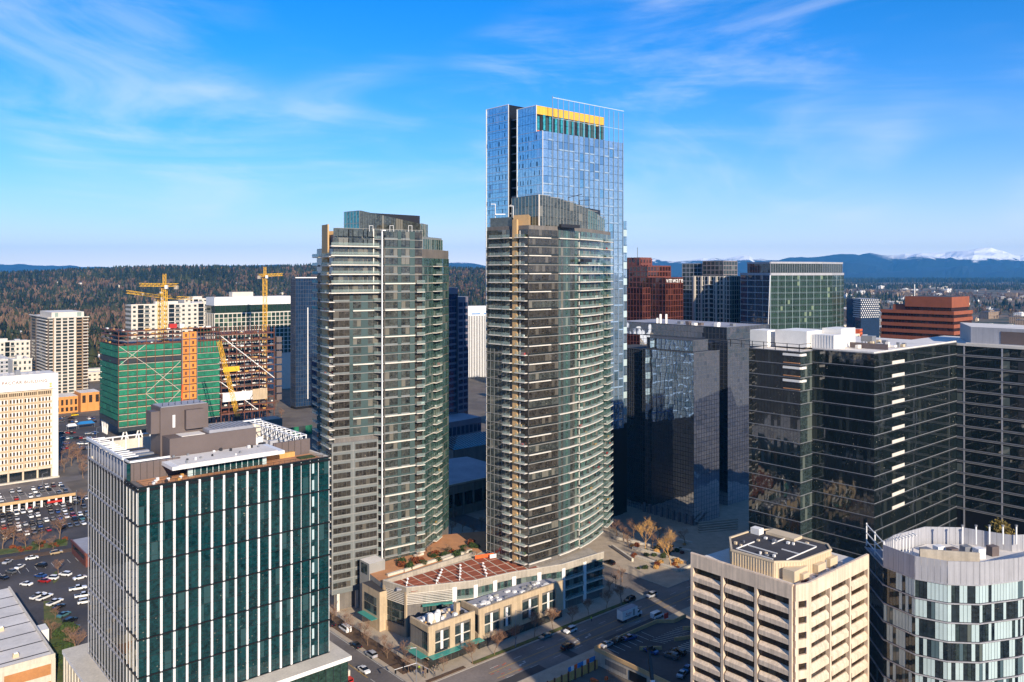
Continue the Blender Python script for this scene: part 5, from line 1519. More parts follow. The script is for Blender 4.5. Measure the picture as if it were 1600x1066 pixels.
# ------------------------------------------------------------------ low apartment blocks at the left edge
def apartment(px0, px1, ytop, ybase, d, wall, label, rows, cols, group=None, cat='building', name='apartment_block', roof='roof_white', pxl=None):
    c = P(px0, d); w = along(c, A, px1); z1 = Zp(ytop, d)
    T = Thing(name, label, cat, (c.x, c.y, 0), group)
    mb = MB(); mb.prism(rect(c, w, 18 if pxl is None else along(c, B, pxl)), 0, z1, wall, roof); T.mesh('wall', mb)
    f = Face(c, c + A * w)
    zb = max(0, Zp(ybase, d))
    for j in range(rows):
        for i in range(cols):
            bay = (i * 7 + cols) % 5
            f.box(T, 'window', 'glass_band' if bay == 2 else 'glass_office', (i + .5) * f.L / cols, zb + (j + .5) * (z1 - zb) / rows, f.L / cols * (.9 if bay == 2 else .62 if bay == 4 else .42), (z1 - zb) / rows * (.86 if bay == 2 else .6 if bay == 4 else .46), .08, .02)
            if bay == 4: f.box(T, 'balcony', 'slab_grey', (i + .5) * f.L / cols, zb + (j + .18) * (z1 - zb) / rows, f.L / cols * .85, .9, 1.4, 0)
        f.box(T, 'floor_band', 'slab_white', f.L / 2, zb + j * (z1 - zb) / rows, f.L, .35, .3, 0)
    if pxl is not None:
        f = Face(c + B * along(c, B, pxl), c)
        for j in range(rows):
            for i in range(cols):
                f.box(T, 'window', 'glass_office', (i + .5) * f.L / cols, zb + (j + .5) * (z1 - zb) / rows, f.L / cols * .55, (z1 - zb) / rows * .5, .08, .02)
    f = Face(c, c + A * w)
    T.box('roof_box', wall, tuple(c + A * w * .4 + B * 8) + (z1 + 1.4,), (w * .25, 6, 2.8), ROT_A)
    T.box('roof_box', 'grey_panel', tuple(c + A * w * .75 + B * 9) + (z1 + .8,), (w * .12, 4, 1.6), ROT_A)
    f.box(T, 'parapet', 'slab_white', f.L / 2, z1 + .3, f.L + .4, .8, .4, -.2)
    T.flush()
apartment(-25, 47, 536, 585, 760, 'condo_white', 'white low apartment block with square windows left of tan tower', 6, 9)
apartment(-40, 22, 566, 600, 640, 'grey_panel', 'low grey apartment block with stepped roof behind cream office slab', 5, 8, pxl=-70)
apartment(20, 50, 563, 600, 600, 'condo_white', 'small cream building with flat roof behind lettered office slab', 4, 4)
apartment(205, 345, 477, 540, 800, 'condo_white', 'white apartment building with dark balconies behind yellow crane', 9, 15, pxl=196)
apartment(288, 345, 468, 500, 860, 'condo_white', 'white apartment wing with flat grey roof beside the metal clad office', 7, 8)
# office with metal top behind the steel frame
c = P(335, 740)
T = Thing('office_building', 'white gridded office block with silver metal top storey behind steel frame', 'building', (c.x, c.y, 0))
w = along(c, A, 456); wbq = along(c, B, 322); z1 = Zp(490, 740)
mb = MB(); mb.prism(rect(c, w, wbq), 0, z1, 'condo_white', 'roof_white'); T.mesh('wall', mb)
f = Face(c, c + A * w); glaze(T, f, z1 - 40, z1 - .6, 18, 10, 'glass_office_green', mull='condo_white', trans='condo_white', mw=.7, tw=.6, md=.3, out=.02)
f = Face(c + B * wbq, c); glaze(T, f, z1 - 40, z1 - .6, 5, 10, 'glass_office', mull='condo_white', mw=.9, md=.4, out=.02)
c2 = c + A * 1 + B * 2
z2 = Zp(478, 740); mb = MB(); mb.prism(rect(c2, along(c2, A, 456), 20), z1, z2, 'glass_office_green', 'roof_white'); T.mesh('setback_storey', mb)
z3 = Zp(465, 740); mb = MB(); mb.prism(rect(c2 - A * .5 - B * .5, along(c2, A, 456) + .5, 20), z2, z3, 'white_metal', 'roof_white'); T.mesh('metal_top', mb)
c3 = c2 + A * 18 + B * 4; mb = MB(); mb.prism(rect(c3, 20, 8), z3, z3 + 4.4, 'condo_white', 'roof_white'); T.mesh('roof_house', mb)
f = Face(c2, c2 + A * along(c2, A, 456))
for i in range(16): f.box(T, 'top_mullion', 'dark_metal', i * f.L / 15, (z1 + z2) / 2, .4, z2 - z1, .1, .02)
for i in range(20): f.box(T, 'top_seam', 'grey_panel', i * f.L / 19, (z2 + z3) / 2, .12, z3 - z2, .06, .52)
T.flush()
# dark blue gridded tower next to the left residential tower
c = P(462, 667); z1 = Zp(434, 667)
T = Thing('office_tower', 'slim dark blue glass tower with fine grid beside the grey-green apartment tower', 'building', (c.x, c.y, 0))
wa_ = along(c, A, 505); wb_ = along(c, B, 454)
mb = MB(); mb.prism(rect(c + A * .2 + B * .2, wa_ - .4, wb_ - .4), 0, z1 - .2, 'black_metal', 'roof_white'); T.mesh('wall', mb)
f = Face(c, c + A * wa_); glaze(T, f, 2, z1, 11, 32, 'glass_blue_dark', mull='grid_line', trans='grid_line', mw=.16, tw=.16, md=.1, out=-.1)
f.box(T, 'white_pier', 'white_paint', f.L * .43, z1 * .42, .7, z1 * .7, .4, 0)
f = Face(c + B * wb_, c); glaze(T, f, 2, z1, 5, 32, 'glass_blue_dark', mull='grid_line', trans='grid_line', mw=.16, tw=.16, md=.1, out=-.1)
f = Face(c, c + A * wa_); f.box(T, 'coping', 'white_paint', f.L / 2, z1, f.L + .6, .8, .6, -.3)
T.flush()
# violet-grey office between the towers
c = P(690, 521); z1 = Zp(450, 521)
T = Thing('office_tower', 'violet-grey stone office tower with dark window bands between the twin towers', 'building', (c.x, c.y, 0))
q1 = P(715.5, 535)
mb = MB(); mb.prism([c, q1, q1 + B * 30, c + B * 30], 0, z1, 'violet_stone', 'roof_grey'); T.mesh('wall', mb)
f = Face(c, q1)
for j in range(22):
    for i in range(5): f.box(T, 'window_pane', 'glass_blue_dark', (i + .5) * f.L / 5, z1 - 6 - j * 4.1, f.L / 5 - .25, 2.6 if j > 2 else 3.7, .08, .02)
q2 = P(716, 532); q3 = P(731.5, 541); z2 = Zp(464, 535)
mb = MB(); mb.prism([q2, q3, q3 + B * 25, q2 + B * 20], 0, z2, 'violet_stone', 'roof_white'); T.mesh('side_bay', mb)
f = Face(q2, q3)
for j in range(19):
    for i in range(2): f.box(T, 'window_pane', 'glass_blue_dark', (i + .5) * f.L / 2, z2 - 5 - j * 4.2, f.L / 2 - 1.2, 2.7, .08, .02)
c4 = P(700, 500); q4 = P(752, 520)
mb = MB(); mb.prism([c4, q4, q4 + B * 20, c4 + B * 20], 0, 20, 'violet_stone', 'roof_grey'); T.mesh('base_wing', mb)
f = Face(c4, q4)
for i in range(8): f.box(T, 'base_window', 'glass_blue_dark', (i + .5) * f.L / 8, 14, f.L / 8 - .9, 5, .08, .02)
T.flush()
# white ribbed block beyond
c = P(730, 869); z1 = Zp(492, 869)
T = Thing('office_building', 'white building with tall black vertical stripes and blue roof signs', 'building', (c.x, c.y, 0))
q = P(775, 880)
mb = MB(); mb.prism([c, q, q + B * 20, c + B * 20], 0, z1, 'dark_metal', 'roof_white'); T.mesh('wall', mb)
f = Face(c, q)
for i in range(19): f.box(T, 'rib', 'white_paint', i * f.L / 18, z1 / 2, .85, z1, .5, 0)
f.box(T, 'coping', 'white_paint', f.L / 2, z1 - .4, f.L + .5, 1.4, .6, 0)
mb = MB(); mb.prism([c + (q - c) * .04 + B * 2, q + B * 2, q + B * 14, c + B * 14], z1, z1 + 9, 'white_paint', 'roof_white'); T.mesh('roof_house', mb)
for a in (.14, .56): f.box(T, 'roof_sign', 'tarp_blue', f.L * a + 5, z1 + .9, 10, 1.2, .3, .7)
T.flush()
# low grey-roofed hall between the towers
c = P(699, 372); T = Thing('hall', 'low hall with smooth grey roof and large dark windows between the twin towers', 'building', (c.x, c.y, 0))
q = c + A * 44; z1 = 14.5
mb = MB(); mb.prism([c - A * 14, q, q + B * 42, c - A * 14 + B * 55], 0, z1, 'concrete', 'roof_grey'); T.mesh('wall', mb)
f = Face(c - A * 14, q)
for i in range(10):
    f.box(T, 'window_pane', 'glass_band', (i + .5) * f.L / 10, 7.4, f.L / 10 - 1.1, 6.0, .1, .02)
    f.box(T, 'pier', 'concrete', i * f.L / 10, 7.2, .8, 14.4, .35, 0)
f.box(T, 'parapet', 'concrete_pale', f.L / 2, z1 + .2, f.L + .6, .8, .5, -.1)
T.flush()
c = P(730, 470); T = Thing('skylight_roof', 'dark pitched skylight roof with slim bars beyond the grey hall', 'roof', (c.x, c.y, 0))
mb = MB(); mb.prism(rect(c - A * 10, 46, 30), 0, 11, 'concrete_dark', 'roof_dark'); T.mesh('hall_wall', mb)
f = Face(c - A * 10, c + A * 36)
for i in range(22): T.beam('glazing_bar', 'grey_metal', f.pt(1 + i * 2, 11.3, -.5), f.pt(1 + i * 2, 15, -16), .25)
mb = MB(); mb.add([f.pt(0, 11.1, 0), f.pt(46, 11.1, 0), f.pt(46, 14.8, -16), f.pt(0, 14.8, -16)], [(0, 1, 2, 3)], 'glass_band'); T.mesh('skylight_glass', mb)
T.flush()
# ------------------------------------------------------------------ streets: O is the kerb corner below the stone podium
O = Vector((-25.5, 219.8))
def gc(a, b): return O + A * a + B * b
def gq(a0, a1, b0, b1): return [gc(a0, b0), gc(a1, b0), gc(a1, b1), gc(a0, b1)]
def sheet(name, quads, z, mat, kind='structure'):
    mb = MB()
    for q in quads: mb.sheet(q, z, mat)
    return structure(name, mb, kind)
A2 = 96.0                                         # second cross street right of the bowed tower
sheet('road', [gq(-40, 260, -15, 0), gq(-13, 0, 0, 260), gq(-13, 0, -60, -15), gq(A2, A2 + 11, 0, 200)], .02, 'asphalt')
sheet('road_patch', [gq(8, 34, -14.6, -11.2), gq(44, 47, -14.5, -9), gq(60, 82, -14.7, -12.2)], .026, 'asphalt_patch')
# pavements, raised, with kerbs
def pavement(name, poly, mat='pavement', h=.14):
    mb = MB(); mb.prism(poly, 0, h, mat); o = structure(name, mb)
    mk = MB()
    for i in range(len(poly)):
        f = Face(poly[i], poly[(i + 1) % len(poly)])
        q = f.pt(f.L / 2, h / 2 + .01, 0)
        mk.box((q.x, q.y, h / 2 + .012), (f.L, .3, h + .02), 'kerb', f.rot)
    k = part('kerb', mk, o)
    return o
cr = [gc(0, 3), gc(.9, .9), gc(3, 0)]
pavement('pavement_podium', cr + [gc(A2, 0), gc(A2, 130), gc(0, 130)])
pavement('pavement_right', gq(22, 250, -23, -15))
pavement('pavement_corner', gq(0.5, 21.8, -23, -15))
pavement('pavement_left', gq(-22, -13, 0, 130))
pavement('pavement_far', gq(A2 + 11, 250, 0, 120))
# markings
mbw = MB()
for a in (10, 30, 52, 57):                        # turn arrows: shaft, head and hook
    for (x0, x1, y0, y1) in ((0, 2.2, -.13, .13), (2.0, 2.25, -.13, .75), (1.7, 2.55, .7, .95), (-.5, .1, -.6, .1)):
        mbw.sheet(gq(a + x0, a + x1, -7.9 + y0, -7.9 + y1), .030, 'paint_white')
for s in range(15): mbw.sheet(gq(22 + s * 9, 25 + s * 9, -4.1, -3.97), .030, 'paint_white'); mbw.sheet(gq(22 + s * 9, 25 + s * 9, -11.2, -11.07), .030, 'paint_white')
for s in range(12): mbw.sheet(gq(-6.57, -6.43, 9 + s * 9, 13 + s * 9), .030, 'paint_white')
for s in range(7): mbw.sheet(gq(1.5, 4.5, -14 + 2 * s, -13.2 + 2 * s), .030, 'paint_white')
for s in range(6): mbw.sheet(gq(-12 + 2.1 * s, -11.2 + 2.1 * s, 2, 5), .030, 'paint_white')
mbw.sheet(gq(-.45, -.3, 6, 128), .030, 'paint_white'); mbw.sheet(gq(6, 6.4, -14.5, -7.6), .030, 'paint_white')
structure('road_marking', mbw)
mby = MB()
for b in (-6.1, -5.85, -9.75, -9.5): mby.sheet(gq(20, 180, b, b + .1), .030, 'paint_yellow')
for b in (-6.9, -6.65): mby.sheet(gq(b, b + .1, 14, 128), .030, 'paint_yellow')
structure('centre_line', mby)
mbo = MB()
for k in range(9):
    a, b = 22 + rnd.uniform(-3, 6), -7 + rnd.uniform(-3.5, 3)
    mbo.sheet(gq(a, a + rnd.uniform(.6, 2.0), b, b + rnd.uniform(.12, .4)), .031, 'paint_orange')
structure('utility_marking', mbo)
# planting strip with soil and ground cover along the kerb
for nm, q in (('planting_strip', gq(20, 88, .5, 2.0)), ('planting_strip', gq(4, 17, .5, 1.8)), ('planting_strip', gq(1.5, 6.5, 9, 60))):
    mb = MB(); mb.prism(q, .14, .3, 'soil', 'lawn' if q[0].x > -20 else 'soil'); tag(obj(nm, mb.mesh(nm)), kind='structure')

# ------------------------------------------------------------------ stone podium building with red-brown roof
ZR = 15.0
ra, rb_, rc, rd, re_, rf = [GP(x, y, ZR) for x, y in ((599, 908), (635, 920), (740, 909), (800, 896), (878, 883.5), (943, 864))]
rg = GP(742, 863, ZR)
T = Thing('podium_building', 'low limestone building with curved red-brown paved roof at foot of bowed tower', 'building', (rb_.x, rb_.y, .14))
upper = [ra, rb_, rc, rd, re_, rf, gc(93, 36), gc(70, 45), rg]
mb = MB(); mb.prism([p + (P(800, 290) - p).normalized() * .4 for p in upper], .14, ZR - 1.2, 'concrete_dark', 'concrete'); T.mesh('wall', mb)
faces = [Face(ra, rb_), Face(rb_, rc), Face(rc, rd), Face(rd, re_), Face(re_, rf)]
for f in faces:
    f.box(T, 'parapet', 'concrete', f.L / 2, ZR - .8, f.L + .3, 2.2, .5, -.4)
    f.box(T, 'coping', 'concrete_pale', f.L / 2, ZR + .32, f.L + .3, .12, .6, -.45)
fb = Face(rg, ra); fb.box(T, 'parapet', 'concrete', fb.L / 2, ZR - .6, fb.L, 1.9, .7, -.5)
# paved roof: panels with pale seams and rows of white vents
pa, pb_, pc_, pd_ = [GP(x, y, ZR - 1.1) for x, y in ((610, 911), (642, 926), (800, 900), (752, 870))]
nu, nv = 9, 4
def bil(u, v): return (pa * (1 - u) + pd_ * u) * (1 - v) + (pb_ * (1 - u) + pc_ * u) * v
mbs = MB(); q = [bil(-.01, -.02), bil(1.35, -.02), bil(1.35, 1.02), bil(-.01, 1.02)]
mbs.sheet(q[::-1] if False else q, ZR - 1.05, 'concrete_pale'); T.mesh('roof_seam', mbs)
for i in range(12):
    for j in range(nv):
        u0, u1, v0, v1 = i / nu + .008, (i + 1) / nu - .008, j / nv + .012, (j + 1) / nv - .012
        mp = MB(); pts = [bil(u0, v0), bil(u0, v1), bil(u1, v1), bil(u1, v0)]
        mp.prism(pts, ZR - 1.04, ZR - .95, 'roof_terra'); T.mesh('roof_panel', mp)
for i, (u, v) in enumerate([(.06, .5), (.12, .25)] + [(.30 + .045 * k, .75 - .13 * k) for k in range(5)] + [(.52 + .04 * k, .8 - .14 * k) for k in range(5)] + [(.78 + .035 * k, .85 - .15 * k) for k in range(4)]):
    p = bil(u, v); mv = MB()
    mv.tube([(p.x, p.y, ZR - .96), (p.x, p.y, ZR - .2), (p.x + .15, p.y - .1, ZR + .05)], [.28, .28, .42], 'white_metal', 8); T.mesh('roof_vent', mv)
p = bil(.02, .72); T.box('roof_hatch', 'roof_grey', (p.x, p.y, ZR - .7), (6.5, 1.6, .5), Face(ra, rb_).rot + .9)
p = bil(.93, .1); T.box('work_barrier', 'orange', (p.x + 3, p.y + 2, ZR - .2), (9, .15, 1.2), ROT_A - .3); T.box('work_barrier', 'white_paint', (p.x + 5, p.y + 1.4, ZR - .2), (2.4, .15, 1.3), ROT_A - .3)
# walls of the upper block
f = faces[0]
for j in range(3):
    for i in range(9): f.box(T, 'window_pane', 'glass_office', 1.0 + (i + .5) * (f.L - 1.6) / 9, 3.6 + j * 2.5, (f.L - 1.6) / 9 - .12, 2.2, .1, -.35)
for j in range(7): f.box(T, 'louvre', 'slab_white', f.L / 2 + .3, 9.9 + j * .55, f.L - 1.6, .16, .35, -.2)
f.box(T, 'pier', 'limestone', .4, 7, .9, 13.8, .6, -.35); f.box(T, 'pier', 'limestone', f.L - .3, 7, .7, 13.8, .6, -.35); f.box(T, 'base_wall', 'limestone', f.L / 2, 1.6, f.L, 3.0, .6, -.35)
f = faces[1]; n = 14
for i in range(n):
    for j in range(4): f.box(T, 'window_pane', 'glass_office' if (i + j) % 5 else 'glass_tower', (i + .5) * f.L * .68 / n, 3.2 + j * 2.6, f.L * .68 / n - .12, 2.4, .1, -.35)
for j in range(7): f.box(T, 'louvre', 'slab_white', f.L * .34, 10.2 + j * .52, f.L * .68, .15, .35, -.2)
f.box(T, 'awning', 'awning_green', f.L * .45, 9.6, f.L * .45, .12, 1.6, 0)
def balcony_bay(f, t0, t1, zs, nwin=4):
    f.box(T, 'white_pier', 'white_paint', t0 + .7, 7.1, 1.4, 13.6, .3, -.15)
    for z in zs:
        w = (t1 - t0 - 1.6) / nwin
        for i in range(nwin): f.box(T, 'window_pane', 'glass_green' if i % 2 else 'glass_office', t0 + 1.5 + (i + .5) * w, z + 1.6, w - .12, 2.6, .1, -.35)
        f.box(T, 'balcony_slab', 'concrete_pale', (t0 + t1) / 2 + .6, z, t1 - t0 - 1.4, .3, .9, -.3)
        f.box(T, 'balcony_rail', 'glass_rail', (t0 + t1) / 2 + .6, z + .75, t1 - t0 - 1.5, .95, .06, .5)
balcony_bay(faces[1], faces[1].L * .68, faces[1].L, (6.6, 10.0))
for f in faces[2:]:
    nb = max(1, round(f.L / 8.5))
    for k in range(nb): balcony_bay(f, k * f.L / nb, (k + 1) * f.L / nb, (3.2, 6.6, 10.0))
# street wing: limestone frames with big windows, green glass canopies
P0 = gc((Vector((-23.5, 230.5)) - O).dot(A), (Vector((-23.5, 230.5)) - O).dot(B))
ZL = 12.2
def wing(t0, t1, depth, holes, nm, z1=ZL):
    q = [P0 + A * t0, P0 + A * t1, P0 + A * t1 + B * depth, P0 + A * t0 + B * depth]
    mb = MB(); mb.prism([q[0] + A * .5 + B * .5, q[1] - A * .5 + B * .5, q[2], q[3]], .14, z1 - .9, 'concrete_dark', 'roof_grey'); T.mesh(nm, mb)
    fw, fs = Face(q[0], q[1]), Face(q[3], q[0])
    fw.box(T, 'frame_head', 'limestone', fw.L / 2, z1 - .9, fw.L, 1.8, .7, -.5)
    fs.box(T, 'frame_head', 'limestone', fs.L / 2, z1 - .9, fs.L, 1.8, .7, -.52)
    edges = [0.0] + [h for hh in holes for h in hh] + [fw.L]
    for i in range(0, len(edges), 2):
        a, b = edges[i], edges[i + 1]
        if b - a > .05: fw.box(T, 'frame_pier', 'limestone', (a + b) / 2, (z1 + 3.4) / 2 - .9, b - a, z1 - 5.2, .68, -.5)
    for a, b in holes:
        for j in range(2):
            for i in range(3):
                w = (b - a) / 3
                fw.box(T, 'window_pane', 'glass_office', a + (i + .5) * w, 5.4 + j * 2.7, w - .14, 2.4, .1, -.4)
        fw.box(T, 'white_pier', 'white_paint', (a + b) / 2, 6.7, .9, 6, .12, -.3)
        fw.box(T, 'window_head', 'concrete_pale', (a + b) / 2, 6.75, b - a, .3, .2, -.35)
    fw.box(T, 'frame_sill', 'limestone', fw.L / 2, 3.45, fw.L, 1.2, .7, -.5)
    n = max(3, int(fw.L / 2.6))
    for i in range(n): fw.box(T, 'shop_window', 'glass_band', (i + .5) * fw.L / n, 1.5, fw.L / n - .2, 2.6, .1, -.4)
    n = max(2, int(fs.L / 2.6))
    for i in range(n):
        fs.box(T, 'window_pane', 'glass_office', (i + .5) * fs.L / n, 7.4, fs.L / n - .25, 4.6, .1, -.42)
        fs.box(T, 'shop_window', 'glass_band', (i + .5) * fs.L / n, 1.6, fs.L / n - .25, 2.8, .1, -.42)
    fs.box(T, 'frame_sill', 'limestone', fs.L / 2, 3.9, fs.L, 1.8, .68, -.5)
    return fw, fs
fw, fs = wing(0, 16.5, 9.0, ((2.2, 7.4), (9.2, 15.0)), 'corner_wing')
fw.box(T, 'awning', 'awning_green', fw.L / 2 + .6, 3.9, fw.L + 2, .14, 2.4, .3); fs.box(T, 'awning', 'awning_green', fs.L / 2, 3.9, fs.L, .14, 2.4, .3)
fw.box(T, 'sign_board', 'dark_metal', 4.2, 4.4, 4.5, .6, .1, .25)
fw2, _ = wing(18.2, 53.0, 8.5, ((2, 8.0), (9.4, 12.6), (17.0, 24.0), (25.4, 31.5)), 'street_wing')
fw2.box(T, 'frame_pier', 'brick_panel', 15.0, 6.5, 1.6, 9.6, .3, -.3)
fw2.box(T, 'garage_door', 'dark_metal', 8, 1.5, 9, 2.7, .14, -.3); fw2.box(T, 'red_panel', 'pavement_red', 14.5, 2.2, 3.2, 3.6, .1, -.2)
# left wing on the side street
q0 = gc(11, 47); q1 = gc(11, 36.5)
mb = MB(); mb.prism([q1, q1 + A * 8, q0 + A * 8, q0], .14, 12.4, 'limestone', 'roof_dark'); T.mesh('side_wing', mb)
f = Face(q0, q1)
for i in range(4):
    for j in range(2): f.box(T, 'window_pane', 'glass_office', 1.6 + (i + .5) * (f.L - 3.2) / 4, 6.0 + j * 2.8, (f.L - 3.2) / 4 - .15, 2.5, .1, .02)
f.box(T, 'awning', 'awning_green', f.L * .5, 3.9, f.L * .8, .14, 2.2, .1)
# terrace furniture and white tanks on the corner wing roof
for i in range(26):
    t, o_ = rnd.uniform(1, 16), -rnd.uniform(1.5, 8)
    s = rnd.uniform(.5, 1.3)
    fw.box(T, 'terrace_item', rnd.choice(('white_metal', 'white_metal', 'grey_metal', 'dark_metal', 'timber', 'beige_metal')), t, ZL - .9 + s * .4, s, s * .8, s * .8, o_)
for t, o_, r in ((3.2, -3.5, .9), (4.9, -2.8, .9), (6.2, -4.0, .8)):
    p = fw.pt(t, ZL - .9, o_); mv = MB(); mv.tube([p, p + Vector((0, 0, 2.3)), p + Vector((0, 0, 2.7))], [r, r, r * .6], 'white_paint', 12); T.mesh('white_tank', mv)
fw.box(T, 'chimney', 'limestone', 12.5, ZL + .8, 1.4, 3.4, 1.4, -4)
for i in range(34):
    t = rnd.uniform(.5, 34); fw2.box(T, 'terrace_item', rnd.choice(('white_metal', 'grey_metal', 'white_paint', 'slab_grey')), t, ZL - .6, rnd.uniform(.5, 2.2), rnd.uniform(.3, .9), rnd.uniform(.5, 1.2), -rnd.uniform(1.2, 6.5))
T.flush()

# garden terrace behind the roof
gpoly = [GP(x, y, 14.0) for x, y in ((573, 893), (598, 912), (742, 867), (762, 858), (758, 830), (690, 836), (640, 866), (600, 878))]
mb = MB(); mb.prism(gpoly, .14, 14.0, 'concrete', 'paver_brown'); tag(obj('garden_terrace', mb.mesh('garden_terrace')), kind='structure')
T = Thing('building_corner', 'small grey corner block with upright window at end of roof garden', 'building', tuple(GP(573, 893, 14)) + (.14,))
q = [GP(571, 886, 14.0) + Vector(v) for v in ((0, 0),)]
c = GP(577, 897, 14.0)
mb = MB(); mb.prism(rect(c, 6, 6), .14, 17.2, 'slab_grey', 'roof_white'); T.mesh('wall', mb)
f = Face(c + B * 6, c); 
for i in range(2): f.box(T, 'window', 'glass_office', 2 + i * 2, 15, 1.6, 3.2, .1, .02)
T.flush()

# ------------------------------------------------------------------ parking deck at the kerb, right of the street
T = Thing('parking_deck', 'tan concrete parking deck with low wall and dark ramp beside the street', 'parking deck', tuple(gc(46, -22)) + (0,))
dk = [gc(46.3, -21.6), gc(74, -21.6), gc(78, -25), gc(84, -25), gc(84, -44), gc(62, -44.5), gc(62, -95), gc(46.3, -95)]
ZD = 4.0
mb = MB(); mb.prism(dk[::-1], .14, ZD, 'concrete', 'asphalt_lot'); T.mesh('deck', mb)
for a, b in (((46.3, -95), (46.3, -21.6)), ((46.3, -21.6), (74, -21.6)), ((74, -21.6), (78, -25)), ((78, -25), (84, -25)), ((56, -30), (61, -34)), ((68, -33), (80, -38)), ((76, -30), (79, -32))):
    f = Face(gc(*b), gc(*a)); f.box(T, 'low_wall', 'tan', f.L / 2, ZD + .5, f.L, 1.1, .35, -.17)
f = Face(gc(46.3, -21.6), gc(46.3, -95))
for k in range(3): f.box(T, 'garage_opening', 'black_metal', 16 + k * 14, 1.8, 6, 2.6, .12, .02)
f.box(T, 'wall_panel', 'concrete_dark', 8, 2.2, 8, 1.6, .08, .02)
for k in range(12): T.box('bay_line', 'paint_white', tuple(gc(64 + k * 1.0 * 1.3, -30 - .0 * k)) + (ZD + .012,), (.12, 4.6, .012), ROT_A + .4)
for k in range(7): T.box('bay_line', 'paint_white', tuple(gc(50 + k * 2.6, -25)) + (ZD + .012,), (.12, 5, .012), ROT_A)
for k in range(9): T.box('ramp_line', 'concrete_pale', tuple(gc(66 + k * 1.3, -39)) + (ZD + .012,), (.3, 7, .012), ROT_A + .3)
T.flush()
# ------------------------------------------------------------------ building under green netting and the bare steel frame beside it
C = P(185, 541.0)
wa_ = along(C, A, 343); wb_ = along(C, B, 157)
ZN0, ZN1, ZTOP = 9.0, 63.0, 72.0
T = Thing('construction_building', 'unfinished tower wrapped in green debris netting with orange plywood shaft', 'building', (C.x, C.y, 0))
fr, fl = Face(C, C + A * wa_), Face(C + B * wb_, C)
mb = MB(); mb.prism(rect(C + A * .8 + B * .8, wa_ - 1.6, wb_ - 1.6), ZN0, ZN1, 'concrete_dark', 'concrete'); T.mesh('core', mb)
nf = 13; fh = (ZN1 - ZN0) / nf
tP0, tP1 = along(C, A, 283), along(C, A, 308)
for j in range(nf):
    z = ZN0 + (j + .5) * fh
    for k in range(7):
        w = tP0 / 7
        fr.box(T, 'net_panel', 'net_dark' if j == 10 else 'net_green', (k + .5) * w, z + .25, w - .12, fh - .8 + rnd.uniform(-.15, .1), .12, .1 + rnd.uniform(0, .12))
    fr.box(T, 'floor_edge', 'limestone' if j % 2 else 'concrete', tP0 / 2, z - fh / 2, tP0, .45, .5, 0)
    for k in range(3):
        w = (wa_ - tP1) / 3
        fr.box(T, 'net_panel', 'net_green', tP1 + (k + .5) * w, z + .25, w - .12, fh - .7, .12, .12)
    fr.box(T, 'floor_edge', 'concrete', (tP1 + wa_) / 2, z - fh / 2, wa_ - tP1, .4, .5, 0)
    for k in range(3):
        w = wb_ / 3
        fl.box(T, 'net_panel', 'net_dark' if j in (10, 0) else 'net_green', (k + .5) * w, z + .2, w - .12, fh - .5, .12, .1 + rnd.uniform(0, .2))
for k in range(70):
    f_, t_ = (fr, rnd.uniform(2, tP0 - 2)) if k % 3 else (fl, rnd.uniform(2, wb_ - 2)); z_ = ZN0 + rnd.randrange(nf) * fh
    f_.box(T, 'net_fold', 'net_green', t_, z_ + fh * rnd.uniform(.3, .6), rnd.uniform(1, 3.4), rnd.uniform(.5, 2.2), .1, .2 + rnd.uniform(.05, .3))
for k in range(11):
    for s in range(2):
        z = ZN0 + 4 + k * (ZTOP - 14) / 11
        fr.box(T, 'shaft_panel', 'plywood_orange', tP0 + (tP1 - tP0) * (.28 + .45 * s), z + 2.2, (tP1 - tP0) * .42, 4.6, .3, .3)
        fr.box(T, 'shaft_opening', 'rust_steel', tP0 + (tP1 - tP0) * (.28 + .45 * s), z + 2.2, 1.4, 2.2, .1, .62)
for s in (.05, .5, .97): fr.box(T, 'hoist_rail', 'grey_metal', tP0 + (tP1 - tP0) * s, ZN1 / 2 + 5, .4, ZN1 + 4, .4, .62)
# crossed braces seen over the net
for x0, x1 in ((0, .42), (.42, .98)):
    for z0, z1 in ((ZN0, 30), (30, 50), (50, 63)):
        if (x0 > 0) == (z0 == 50): continue
        T.beam('brace', 'concrete_pale', fr.pt(x0 * tP0, z0, .5), fr.pt(x1 * tP0, z1, .5), .26); T.beam('brace', 'concrete_pale', fr.pt(x1 * tP0, z0, .5), fr.pt(x0 * tP0, z1, .5), .26)
for k in range(8):
    fr.box(T, 'column', 'rust_steel', k * tP0 / 7, (ZTOP + ZN0) / 2, .4, ZTOP - ZN0, .4, .2)
    fr.box(T, 'column', 'rust_steel', tP1 + k * (wa_ - tP1) / 7, (ZTOP + 55) / 2, .35, ZTOP - 55, .35, .1)
for j in range(4):
    z = ZN1 + .6 + j * 2.9
    for f in (fr, fl):
        f.box(T, 'steel_floor', ('rust_steel', 'concrete_dark', 'rust_steel', 'rust_steel')[j], f.L / 2, z, f.L, .6, 8, -8)
        for k in range(9): f.box(T, 'site_clutter', rnd.choice(('rust_steel', 'white_paint', 'timber', 'grey_metal', 'dark_metal')), rnd.uniform(0, f.L), z + .7, rnd.uniform(1, 4), rnd.uniform(.5, 1.2), 1, -rnd.uniform(.5, 6))
q = C + A * (tP0 * .9) + B * 5; T.box('site_cabin', 'red', (q.x, q.y, ZTOP + 2.5), (5, 3, 3), ROT_A); q = q + A * 6; T.box('site_cabin', 'white_paint', (q.x, q.y, ZTOP + 2.2), (3, 3, 3), ROT_A)
q = C + A * (wa_ * .85) + B * 6; T.box('net_bag', 'net_green', (q.x, q.y, ZTOP - 2), (12, 3, 4.5), ROT_A)
